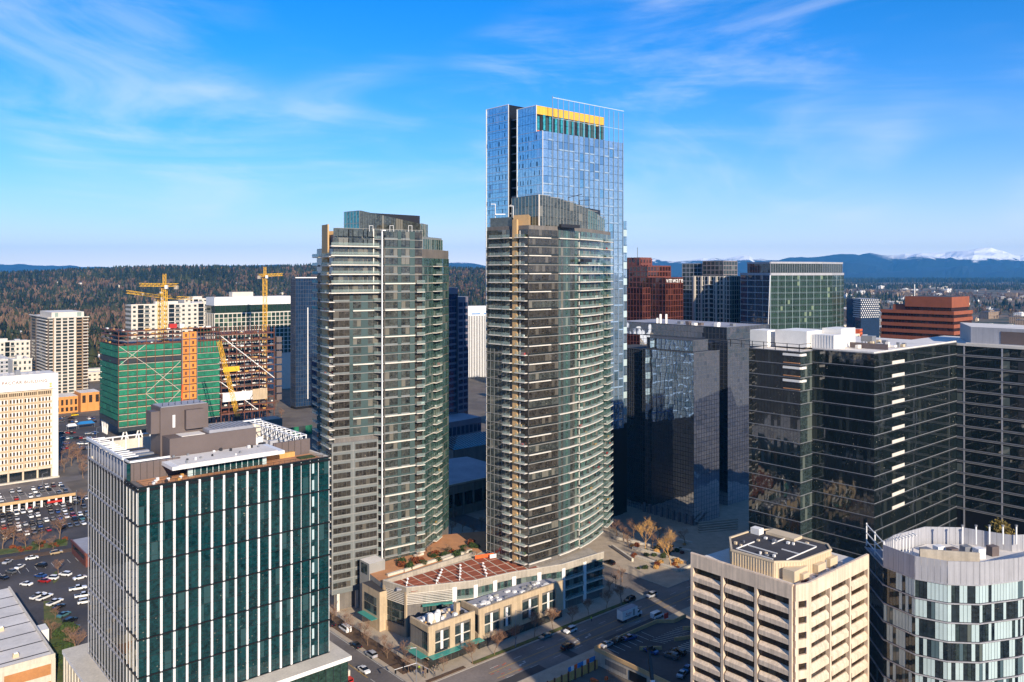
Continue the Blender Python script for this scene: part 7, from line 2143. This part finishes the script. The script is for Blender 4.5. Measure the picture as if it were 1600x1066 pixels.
# ------------------------------------------------------------------ trees
def bare_tree(seed, H, spread, bark, twig, levels=4, trunk_r=None, up=.55, ntw=6):
    rg = random.Random(seed); tm, cm = MB(), MB()
    tr = trunk_r or H * .018
    def grow(p, d, L, r, lv):
        n = 3; pts, rad = [p], [r]; q = p.copy(); dd = d.copy()
        for i in range(n):
            dd = (dd + Vector((rg.uniform(-1, 1), rg.uniform(-1, 1), rg.uniform(-.3, .8) * up)) * .16).normalized()
            q = q + dd * (L / n); pts.append(q.copy()); rad.append(max(.012, r * (1 - .55 * (i + 1) / n)))
        (tm if lv < 2 else cm).tube(pts, rad, bark if lv < 2 else twig, 6 if lv == 0 else 4 if lv == 1 else 3, cap=False)
        if lv >= levels: return
        nb = (6, 5, 5, ntw, 4)[lv]
        for k in range(nb):
            s = rg.uniform(.35 if lv else .42, 1.0); i = min(n - 1, int(s * n)); base = pts[i].lerp(pts[i + 1], s * n - i)
            az = rg.uniform(0, 6.283) if lv else k * 2.4 + rg.uniform(-.4, .4)
            side = Vector((math.cos(az), math.sin(az), rg.uniform(.1, .9) * up * 1.4)).normalized()
            nd = (dd * (.55 if lv else .5) + side * spread).normalized()
            grow(base, nd, L * rg.uniform(.5, .72), rad[i] * .58, lv + 1)
    grow(Vector((0, 0, -.1)), Vector((rg.uniform(-.05, .05), rg.uniform(-.05, .05), 1)), H * .42, tr, 0)
    zmax = max(v[2] for v in cm.v); k = H / zmax
    for mb in (tm, cm): mb.v = [(v[0] * k, v[1] * k, v[2] * k) for v in mb.v]
    return tm.mesh('trunk'), cm.mesh('crown')
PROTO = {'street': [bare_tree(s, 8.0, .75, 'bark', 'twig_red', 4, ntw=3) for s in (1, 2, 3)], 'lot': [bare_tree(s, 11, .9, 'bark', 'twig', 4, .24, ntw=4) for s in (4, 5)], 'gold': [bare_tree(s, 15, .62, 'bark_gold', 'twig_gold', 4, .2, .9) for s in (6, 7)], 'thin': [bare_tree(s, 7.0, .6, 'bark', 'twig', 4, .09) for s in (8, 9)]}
def leaf_blob(n, r, mat, size=.25, seed=1, flat=1.0):
    rg = random.Random(seed); mb = MB()
    for i in range(n):
        v = Vector((rg.gauss(0, 1), rg.gauss(0, 1), rg.gauss(0, 1))).normalized() * r * rg.uniform(.55, 1.0) * (1 + .25 * math.sin(5 * rg.random()))
        v.z *= flat
        a, b = Vector((rg.uniform(-1, 1), rg.uniform(-1, 1), rg.uniform(-1, 1))).normalized() * size, Vector((rg.uniform(-1, 1), rg.uniform(-1, 1), rg.uniform(-1, 1))).normalized() * size
        c = v + Vector((0, 0, r * flat * .8))
        mb.add([c - a - b, c + a - b, c + a + b, c - a + b], [(0, 1, 2, 3)], mat)
    return mb.mesh('crown')
def tree(kind, p, label, group=None, s=1.0, z=.14, name='bare_tree', cat='tree'):
    tm, cm = rnd.choice(PROTO[kind])
    e = bpy.data.objects.new(name, None); col.objects.link(e); e.location = (p[0], p[1], z); e.rotation_euler = (0, 0, rnd.uniform(0, 6.28)); k = s * rnd.uniform(.88, 1.12); e.scale = (k, k, k)
    tag(e, label, cat, group); obj('trunk', tm, e); obj('crown', cm, e)
    return e
ORD = ['first', 'second', 'third', 'fourth', 'fifth', 'sixth', 'seventh', 'eighth', 'ninth', 'tenth', 'eleventh']
for k in range(9): tree('street', gc(3.2 + (k % 2) * 2.2, 9 + k * 5.4), 'reddish bare tree in the side street planting strip, %s from the signal mast' % ORD[k], 'trees along the side street', .75)
for k in range(9): tree('thin', gc(20 + k * 8.0, 1.3), 'slim bare tree in the main street kerb bed, %s from the limestone corner' % ORD[k], 'trees along the main street', 1.0, .3)
for k in range(2): tree('street', gc(5 + k * 6, 3.2), 'reddish bare tree in front of the limestone corner with green awning', 'trees at the limestone corner', .6)
for px, py, s in ((962, 918, .8), (972, 910, .9), (953, 925, .7)): tree('street', GP(px, py), 'dark red bare tree on the paved corner beside the bowed tower', 'trees on the paved corner', s)
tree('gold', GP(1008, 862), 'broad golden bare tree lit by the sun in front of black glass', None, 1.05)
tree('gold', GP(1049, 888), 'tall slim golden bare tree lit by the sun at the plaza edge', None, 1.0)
for px, py, s in ((975, 846, .8), (990, 842, .9), (1030, 846, .8), (964, 838, .7), (1070, 850, .6), (982, 856, .7), (1020, 858, .75), (1036, 866, .6)): tree('lot', GP(px, py), 'brown bare tree in the planted plaza beside the black glass block', 'trees in the plaza', s)
for px, py, s in ((92, 846, 1.15), (20, 853, 1.0), (40, 858, .75), (61, 860, .8), (83, 858, .6), (92, 900, .65), (4, 858, .8)): tree('lot', GP(px, py), 'large bare tree in the grass strip between the two car parks', 'trees between the car parks', s, .1)
for px, py, s in ((80, 998, .8), (118, 1028, 1.1), (86, 968, .6), (104, 1000, .6)): tree('street', GP(px, py), 'pale trunked bare tree on the lawn beside the warehouse', 'trees beside the warehouse', s, .1)
for px, py, s in ((100, 738, 1.0), (112, 728, 1.0), (122, 722, 1.0), (128, 735, 1.0), (108, 715, 1.0), (130, 748, 1.0), (96, 722, .8), (126, 790, .9)): tree('lot', GP(px, py), 'brown bare tree along the street beside the lettered office slab', 'trees beside the lettered slab', s, .02)
for px, py in ((431, 640), (440, 655), (420, 650)): tree('lot', GP(px, py), 'brown bare tree behind the steel frame site', 'trees behind the site', .9, .02)
for px, py in ((706, 836), (722, 832), (740, 838), (752, 828), (712, 822)): tree('lot', GP(px, py), 'dark bare tree in the shaded court between the twin towers', 'trees between the twin towers', .6, .14)
# garden on the terrace
for k, (px, py, s) in enumerate(((655, 872, .4), (672, 866, .35), (700, 866, .45), (728, 868, .5), (742, 874, .4))): tree('street', GP(px, py, 14), 'small bare tree on the roof garden beside the red-brown roof', 'trees on the roof garden', s, 14.0)
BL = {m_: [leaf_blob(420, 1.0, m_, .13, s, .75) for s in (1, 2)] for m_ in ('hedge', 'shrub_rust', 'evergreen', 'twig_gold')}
def shrub(p, z, r, mat, label, group):
    o = obj('shrub', rnd.choice(BL[mat]), None, (p[0], p[1], z), rnd.uniform(0, 6)); o.scale = (r, r, r * rnd.uniform(.7, 1.1)); tag(o, label, 'shrub', group); return o
for k in range(34):
    u = rnd.random(); px, py = 620 + u * 125 + rnd.uniform(-6, 6), 893 - u * 32 + rnd.uniform(-12, 2)
    m_ = rnd.choice(('hedge', 'hedge', 'shrub_rust', 'evergreen')); shrub(GP(px, py, 14), 14.0, rnd.uniform(.7, 1.5), m_, '%s shrub in the roof garden below the left tower' % {'hedge': 'green', 'shrub_rust': 'rust red', 'evergreen': 'dark green'}[m_], 'shrubs in the roof garden')
T = Thing('planter', 'long pale stone planter walls zigzagging through the roof garden', 'planter', tuple(GP(650, 882, 14)) + (14.0,))
for (x0, y0, x1, y1) in ((630, 893, 668, 880), (668, 880, 706, 868), (690, 876, 735, 861), (604, 900, 628, 893), (646, 870, 660, 866)):
    p, q = GP(x0, y0, 14), GP(x1, y1, 14); f = Face(p, q); f.box(T, 'planter_wall', 'concrete_pale', f.L / 2, 14.4, f.L, .8, .9, 0)
T.flush()
# plaza: stepped planters with clipped shrubs, ramp walls
T = Thing('plaza_planter', 'stepped stone planters and low walls around the golden trees', 'planter', tuple(GP(1010, 875)) + (0,))
for (x0, y0, x1, y1, h, w) in ((985, 868, 1062, 893, .9, 1.2), (990, 858, 1075, 880, 1.0, 1.2), (958, 856, 990, 878, 1.2, .8), (1000, 850, 1080, 862, .8, 1.5), (960, 842, 1000, 850, 1.0, .8), (1040, 842, 1082, 850, .9, 1.0), (1062, 893, 1090, 880, .8, .8)):
    p, q = GP(x0, y0), GP(x1, y1); f = Face(p, q); f.box(T, 'planter_wall', 'concrete_pale', f.L / 2, h / 2 + .14, f.L, h, w, 0)
for k in range(5): f = Face(GP(1090, 832 - k * 3), GP(1150, 826 - k * 3)); f.box(T, 'step', 'pavement', f.L / 2, .3 + .2 * k, f.L, .3, 1.6, 0)
T.flush()
for k in range(36):
    px, py = rnd.uniform(985, 1070), rnd.uniform(852, 890)
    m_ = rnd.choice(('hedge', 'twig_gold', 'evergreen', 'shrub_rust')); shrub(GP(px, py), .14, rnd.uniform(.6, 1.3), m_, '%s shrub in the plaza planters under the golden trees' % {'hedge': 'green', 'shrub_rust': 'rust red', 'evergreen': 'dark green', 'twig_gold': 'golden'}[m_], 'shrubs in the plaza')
for k in range(26):
    px, py = (rnd.uniform(0, 105), 0); py = 861 - px * .14 + rnd.uniform(-3, 6); m_ = rnd.choice(('hedge', 'evergreen', 'shrub_rust')); shrub(GP(px, py), .1, rnd.uniform(.6, 1.2), m_, '%s shrub in the strip between the two car parks' % {'hedge': 'green', 'shrub_rust': 'rust red', 'evergreen': 'dark green'}[m_], 'shrubs between the car parks')
for k in range(22):
    px, py = rnd.uniform(80, 124), rnd.uniform(985, 1066); shrub(GP(px, py), .1, rnd.uniform(.9, 1.9), rnd.choice(('hedge', 'hedge')), 'green shrub on the lawn beside the warehouse', 'shrubs beside the warehouse')
# young leafy tree on the right, behind the curved block
tm, _ = PROTO['lot'][0]
p = P(1562, 236); e = bpy.data.objects.new('leafy_tree', None); col.objects.link(e); e.location = (p.x, p.y, 0); tag(e, 'olive green leafy tree rising behind the curved white block', 'tree')
o = obj('trunk', tm, e); o.scale = (2.2, 2.2, 3.2)
M('leaf_olive', (120, 104, 50), 0.9, 0.3, 0.6, 3)
o = obj('crown', leaf_blob(2200, 3.2, 'leaf_olive', .28, 5, 1.25), e); o.location = (0, 0, Zp(840, 236) - 2.6)
# ------------------------------------------------------------------ street furniture and people
def lamp(p, h, label, arm=2.4, rz=0, z=.14, group=None):
    T = Thing('street_lamp', label, 'street lamp', (p[0], p[1], z), group)
    mb = MB(); mb.tube([(p[0], p[1], z), (p[0], p[1], z + h * .5), (p[0], p[1], z + h)], [.14, .11, .08], 'grey_metal', 8); T.mesh('pole', mb)
    q = Vector((p[0] + math.cos(rz) * arm, p[1] + math.sin(rz) * arm)); T.beam('arm', 'grey_metal', (p[0], p[1], z + h - .1), (q.x, q.y, z + h + .3), .1); T.box('lamp_head', 'grey_metal', (q.x, q.y, z + h + .3), (.9, .35, .16), rz)
    T.flush()
lamp(gc(36, .9), 11, 'tall grey street lamp beside the street wing of the limestone building', rz=ROT_A - 1.57)
lamp(gc(83, .9), 11, 'tall grey street lamp near the dark red trees on the corner', rz=ROT_A - 1.57)
lamp(GP(119, 800), 9, 'slim lamp post at the end of the garage deck', rz=2, z=.02)
lamp(GP(66, 768), 9, 'slim lamp post in front of the lettered slab', rz=1, z=.02)
lamp(GP(97, 702), 9, 'slim lamp post in the far car park by the tent', rz=1, z=.02)
lamp(GP(151, 690), 9, 'slim lamp post below the green netting', rz=1, z=.02)
p = gc(.9, 1.6); T = Thing('traffic_signal', 'grey signal mast with long arms at the crossing corner', 'traffic signal', (p.x, p.y, .14))
mb = MB(); mb.tube([(p.x, p.y, .14), (p.x, p.y, 10.5)], [.12, .08], 'grey_metal', 8); T.mesh('pole', mb)
for u, L in ((-A, 7), (-B, 5.5)):
    q = p + u * L; T.beam('mast_arm', 'white_metal', (p.x, p.y, 6.2), (q.x, q.y, 6.6), .11)
    for s in (.6, .95): r_ = p + u * L * s; T.box('signal_head', 'black_metal', (r_.x, r_.y, 6.0), (.35, .35, 1.0), ROT_A)
q = p - A * 2; T.beam('lamp_arm', 'white_metal', (p.x, p.y, 10.4), (q.x, q.y, 10.8), .1)
T.flush()
p = GP(1041, 975); T = Thing('site_sign', 'red and white upright site sign at the parking entrance', 'sign', (p.x, p.y, .14))
T.box('panel', 'red', (p.x, p.y, 2.6), (1.8, .3, 1.6), ROT_A); T.box('panel', 'white_paint', (p.x, p.y, 1.3), (1.8, .3, .9), ROT_A)
for s in (-.8, .8): q = p + A * s; T.box('post', 'grey_metal', (q.x, q.y, 1.3), (.12, .12, 2.4), ROT_A)
T.flush()
def skin_person(seed):
    rg = random.Random(seed); st = rg.uniform(.12, .3)
    J = [(0, 0, .95), (0, 0, 1.2), (0, 0, 1.42), (0, 0, 1.52), (0, .01, 1.66), (.1, 0, .9), (.11, st, .5), (.11, st * .9, .06), (.11, st * .9 + .12, .04), (-.1, 0, .9), (-.11, -st, .5), (-.11, -st * 1.5, .08), (-.11, -st * 1.5 + .12, .05), (.2, 0, 1.4), (.25, -.08, 1.12), (.25, .06, .9), (-.2, 0, 1.4), (-.25, .08, 1.12), (-.25, .16, .9), (0, .01, 1.74)]
    E = [(0, 1), (1, 2), (2, 3), (3, 4), (4, 19), (0, 5), (5, 6), (6, 7), (7, 8), (0, 9), (9, 10), (10, 11), (11, 12), (2, 13), (13, 14), (14, 15), (2, 16), (16, 17), (17, 18)]
    Rr = [.15, .14, .15, .06, .10, .1, .075, .05, .045, .1, .075, .05, .045, .07, .05, .04, .07, .05, .04, .07]
    me = bpy.data.meshes.new('person'); me.from_pydata(J, E, []); o = bpy.data.objects.new('tmp', me); col.objects.link(o)
    o.modifiers.new('s', 'SKIN'); o.modifiers.new('d', 'SUBSURF').levels = 1
    for v, r in zip(me.skin_vertices[0].data, Rr): v.radius = (r, r)
    me.skin_vertices[0].data[0].use_root = True
    out = bpy.data.meshes.new_from_object(o.evaluated_get(bpy.context.evaluated_depsgraph_get())); bpy.data.objects.remove(o)
    top = rg.choice(('cloth_dark', 'cloth_grey', 'cloth_blue', 'cloth_vest'))
    for m_ in ('skin', top, 'cloth_dark', 'bark'): out.materials.append(MATS[m_])
    for p in out.polygons:
        z = p.center.z; p.material_index = 3 if z > 1.72 else 0 if z > 1.5 else 1 if z > .92 else 2
        if .8 < z < .95 and abs(p.center.x) > .2: p.material_index = 0
    return out, top
PERS = [skin_person(s) for s in (1, 2, 3, 5, 8)]
CN = {'cloth_dark': 'dark clothes', 'cloth_grey': 'a grey coat', 'cloth_blue': 'a blue coat', 'cloth_vest': 'a bright yellow vest'}
for k, (px, py) in enumerate(((632, 1042), (640, 1050), (646, 1046), (650, 1056), (655, 1050), (677, 1050), (683, 1048), (679, 1058), (661, 1058), (924, 972))):
    me, top = PERS[k % 5]; p = GP(px, py); o = obj('person', me, None, (p.x, p.y, .15), rnd.uniform(0, 6)); tag(o, 'person in %s walking on the pavement at the limestone corner' % CN[top] if px < 900 else 'person in %s walking along the shaded main street pavement' % CN[top], 'person', 'people at the corner' if px < 900 else None)
ve = [q for q in PERS if q[1] == 'cloth_vest'] or PERS
# ------------------------------------------------------------------ town beyond
def house_mesh(w, d, h, roof, wall, pitched):
    mb = MB()
    if pitched:
        mb.add([(-w, -d, 0), (w, -d, 0), (w, d, 0), (-w, d, 0), (-w, -d, h), (w, -d, h), (w, d, h), (-w, d, h), (-w, 0, h + d * .6), (w, 0, h + d * .6)], [(0, 1, 5, 4), (2, 3, 7, 6), (1, 2, 6, 9, 5), (3, 0, 4, 8, 7)], wall)
        mb.add([(-w - .5, -d - .5, h - .2), (w + .5, -d - .5, h - .2), (w + .5, 0, h + d * .65), (-w - .5, 0, h + d * .65), (w + .5, d + .5, h - .2), (-w - .5, d + .5, h - .2)], [(0, 1, 2, 3), (3, 2, 4, 5)], roof)
    else:
        mb.box((0, 0, h / 2), (2 * w, 2 * d, h), wall); mb.box((0, 0, h + .3), (2 * w + .6, 2 * d + .6, .6), roof); mb.box((w * .2, 0, h + 1.4), (w * .6, d * .7, 1.8), wall)
    nf_ = max(1, int(h / 3)); nw = max(2, int(w / 2))
    for s in (-1, 1):
        for j in range(nf_):
            for i in range(nw): mb.box(((i + .5) * 2 * w / nw - w, s * d, 1.8 + j * h / nf_), (w / nw * .9, .12, 1.3), 'glass_band')
            for i in range(max(2, int(d / 2))): mb.box((s * w, (i + .5) * 2 * d / max(2, int(d / 2)) - d, 1.8 + j * h / nf_), (.12, 1.2, 1.3), 'glass_band')
    return mb.mesh('house')
M('roof_slate', (92, 90, 94), 0.8, 0.2); M('roof_pale', (206, 204, 200), 0.6, 0.1); M('wall_cream', (220, 208, 184), 0.8, 0.08)
HS = [house_mesh(8, 5.5, 5.5, 'roof_slate', 'white_paint', True), house_mesh(7, 5, 5, 'roof_pale', 'wall_cream', True), house_mesh(9, 6, 6, 'roof_slate', 'condo_tan', True)]
APT = [house_mesh(22, 9, 13, 'roof_pale', 'white_paint', False), house_mesh(16, 8, 11, 'roof_pale', 'wall_cream', False), house_mesh(26, 14, 8, 'roof_white', 'concrete_pale', False), house_mesh(18, 9, 15, 'roof_slate', 'condo_tan', False)]
HL = ['white house with slate roof', 'cream house with pale roof', 'tan house with slate roof']; AL = ['white flat roofed apartment block', 'cream flat roofed block', 'wide pale low hall', 'tan flat roofed block']
def place(meshes, labels, n, pxr, dr, where, group, name, cat, seed, pw=1.0):
    rg = random.Random(seed)
    for i in range(n):
        d = dr[0] + (dr[1] - dr[0]) * rg.random() ** pw; px = rg.uniform(*pxr); p = P(px, d); k = rg.randrange(len(meshes))
        z = float(terrain(p.x, p.y)); o = obj(name, meshes[k], None, (p.x, p.y, z - .3), rg.choice((ROT_A, ROT_A + 1.57)) + rg.uniform(-.2, .2)); tag(o, labels[k] + ' ' + where, cat, group); s = rg.uniform(.85, 1.2); o.scale = (s, s, s)
place(HS, HL, 46, (-20, 470), (1050, 1700), 'among the trees at the foot of the hills', 'houses at the foot of the hills', 'house', 'house', 1)
place(HS, HL, 40, (20, 460), (2000, 3400), 'up on the wooded hillside', 'houses on the hillside', 'house', 'house', 2)
place(HS, HL, 70, (1310, 1620), (1100, 4200), 'out on the plain below the mountains', 'houses on the plain', 'house', 'house', 3)
place(APT, AL, 50, (1310, 1620), (1000, 3600), 'out on the plain below the mountains', 'blocks on the plain', 'apartment_block', 'building', 4)
place(APT, AL, 14, (1318, 1480), (3600, 5200), 'far out near the dark tree line', 'blocks near the tree line', 'apartment_block', 'building', 6)
place(APT, AL, 9, (-20, 210), (850, 1050), 'beyond the tan apartment tower', 'blocks beyond the tan tower', 'apartment_block', 'building', 5)
p = P(1345, 1150); T = Thing('office_building', 'dark blue office block with white hexagon pattern out on the plain', 'building', (p.x, p.y, 0))
q = P(1374, 1162); q0 = P(1333, 1175); zt = Zp(467, 1150)
mb = MB(); mb.prism([q0, p, q, q + B * 20, q0 + B * 10], 0, zt, 'glass_blue_dark', 'roof_pale'); T.mesh('wall', mb)
for f, nc in ((Face(p, q), 9), (Face(q0, p), 7)):
    for j in range(9):
        for i in range(nc): f.box(T, 'hexagon_panel', 'white_paint', (i + .25 + .5 * (j % 2)) * f.L / nc, zt - 2 - j * 3.0, f.L / nc * .45, 1.5, .2, .02)
T.flush()
p = P(1320, 880); T = Thing('apartment_block', 'white and orange apartment block standing beside the green glass office', 'building', (p.x, p.y, 0))
for k, (a0, a1, h, m_) in enumerate(((0, 14, 46, 'white_paint'), (14, 20, 50, 'orange'), (20, 34, 44, 'wall_cream'), (34, 40, 49, 'orange'), (40, 52, 42, 'white_paint'))):
    c = p + A * a0; mb = MB(); mb.prism(rect(c, a1 - a0 - .1, 16), 0, h, m_, 'roof_pale'); T.mesh('wall', mb)
    f = Face(c, c + A * (a1 - a0))
    for j in range(8):
        for i in range(2): f.box(T, 'window', 'glass_office', (i + .5) * f.L / 2, h - 3 - j * 3.6, f.L * .3, 1.9, .1, .02)
T.flush()
# ------------------------------------------------------------------ unseen towers added out of view: they throw the street's shade and stand in the glass
def unseen_tower(c, wa, wb, h, wall, glass, label, cols=10):
    c = Vector(c); T = Thing('office_tower', label, 'building', (c.x, c.y, 0)); q = rect(c, wa, wb)
    mb = MB(); mb.prism(q, 0, h, wall, 'roof_grey'); T.mesh('wall', mb)
    for i in range(4):
        f = Face(q[i], q[(i + 1) % 4]); n = int(h / 4)
        for j in range(n): f.box(T, 'window_band', glass, f.L / 2, 2.2 + j * 4, f.L - 1.5, 2.2, .1, .02)
        for k in range(1, cols): f.box(T, 'pier', wall, k * f.L / cols, h / 2, .5, h, .3, 0)
    T.flush()
unseen_tower((111, 32), 16, 26, 100, 'limestone', 'glass_office', 'unseen tall limestone office tower placed out of view to shade the street')
unseen_tower((-150, 40), 34, 40, 70, 'condo_white', 'glass_band', 'unseen white office tower with dark bands added for reflections left behind the viewpoint')
unseen_tower((190, 60), 40, 36, 60, 'brick_orange', 'glass_office', 'unseen brown brick office tower added for reflections right behind the viewpoint')
unseen_tower((-60, -90), 50, 36, 80, 'concrete_pale', 'glass_band', 'unseen pale concrete office tower added for reflections behind the viewpoint')
# ------------------------------------------------------------------ air
mb = MB(); mb.box((0, 450, 309.5), (33200, 33400, 661), 'ground')
me = mb.mesh('haze'); me.materials.clear()
hm = bpy.data.materials.new('haze'); hm.use_nodes = True
hn = hm.node_tree; hn.nodes.clear()
ho = hn.nodes.new('ShaderNodeOutputMaterial'); hv = hn.nodes.new('ShaderNodeVolumePrincipled')
hv.inputs['Color'].default_value = (0.08, 0.46, 1.0, 1); hv.inputs['Density'].default_value = 4.4e-5; hv.inputs['Anisotropy'].default_value = 0.0
hn.links.new(hv.outputs[0], ho.inputs['Volume'])
me.materials.append(hm)
tag(obj('haze', me), kind='stuff')
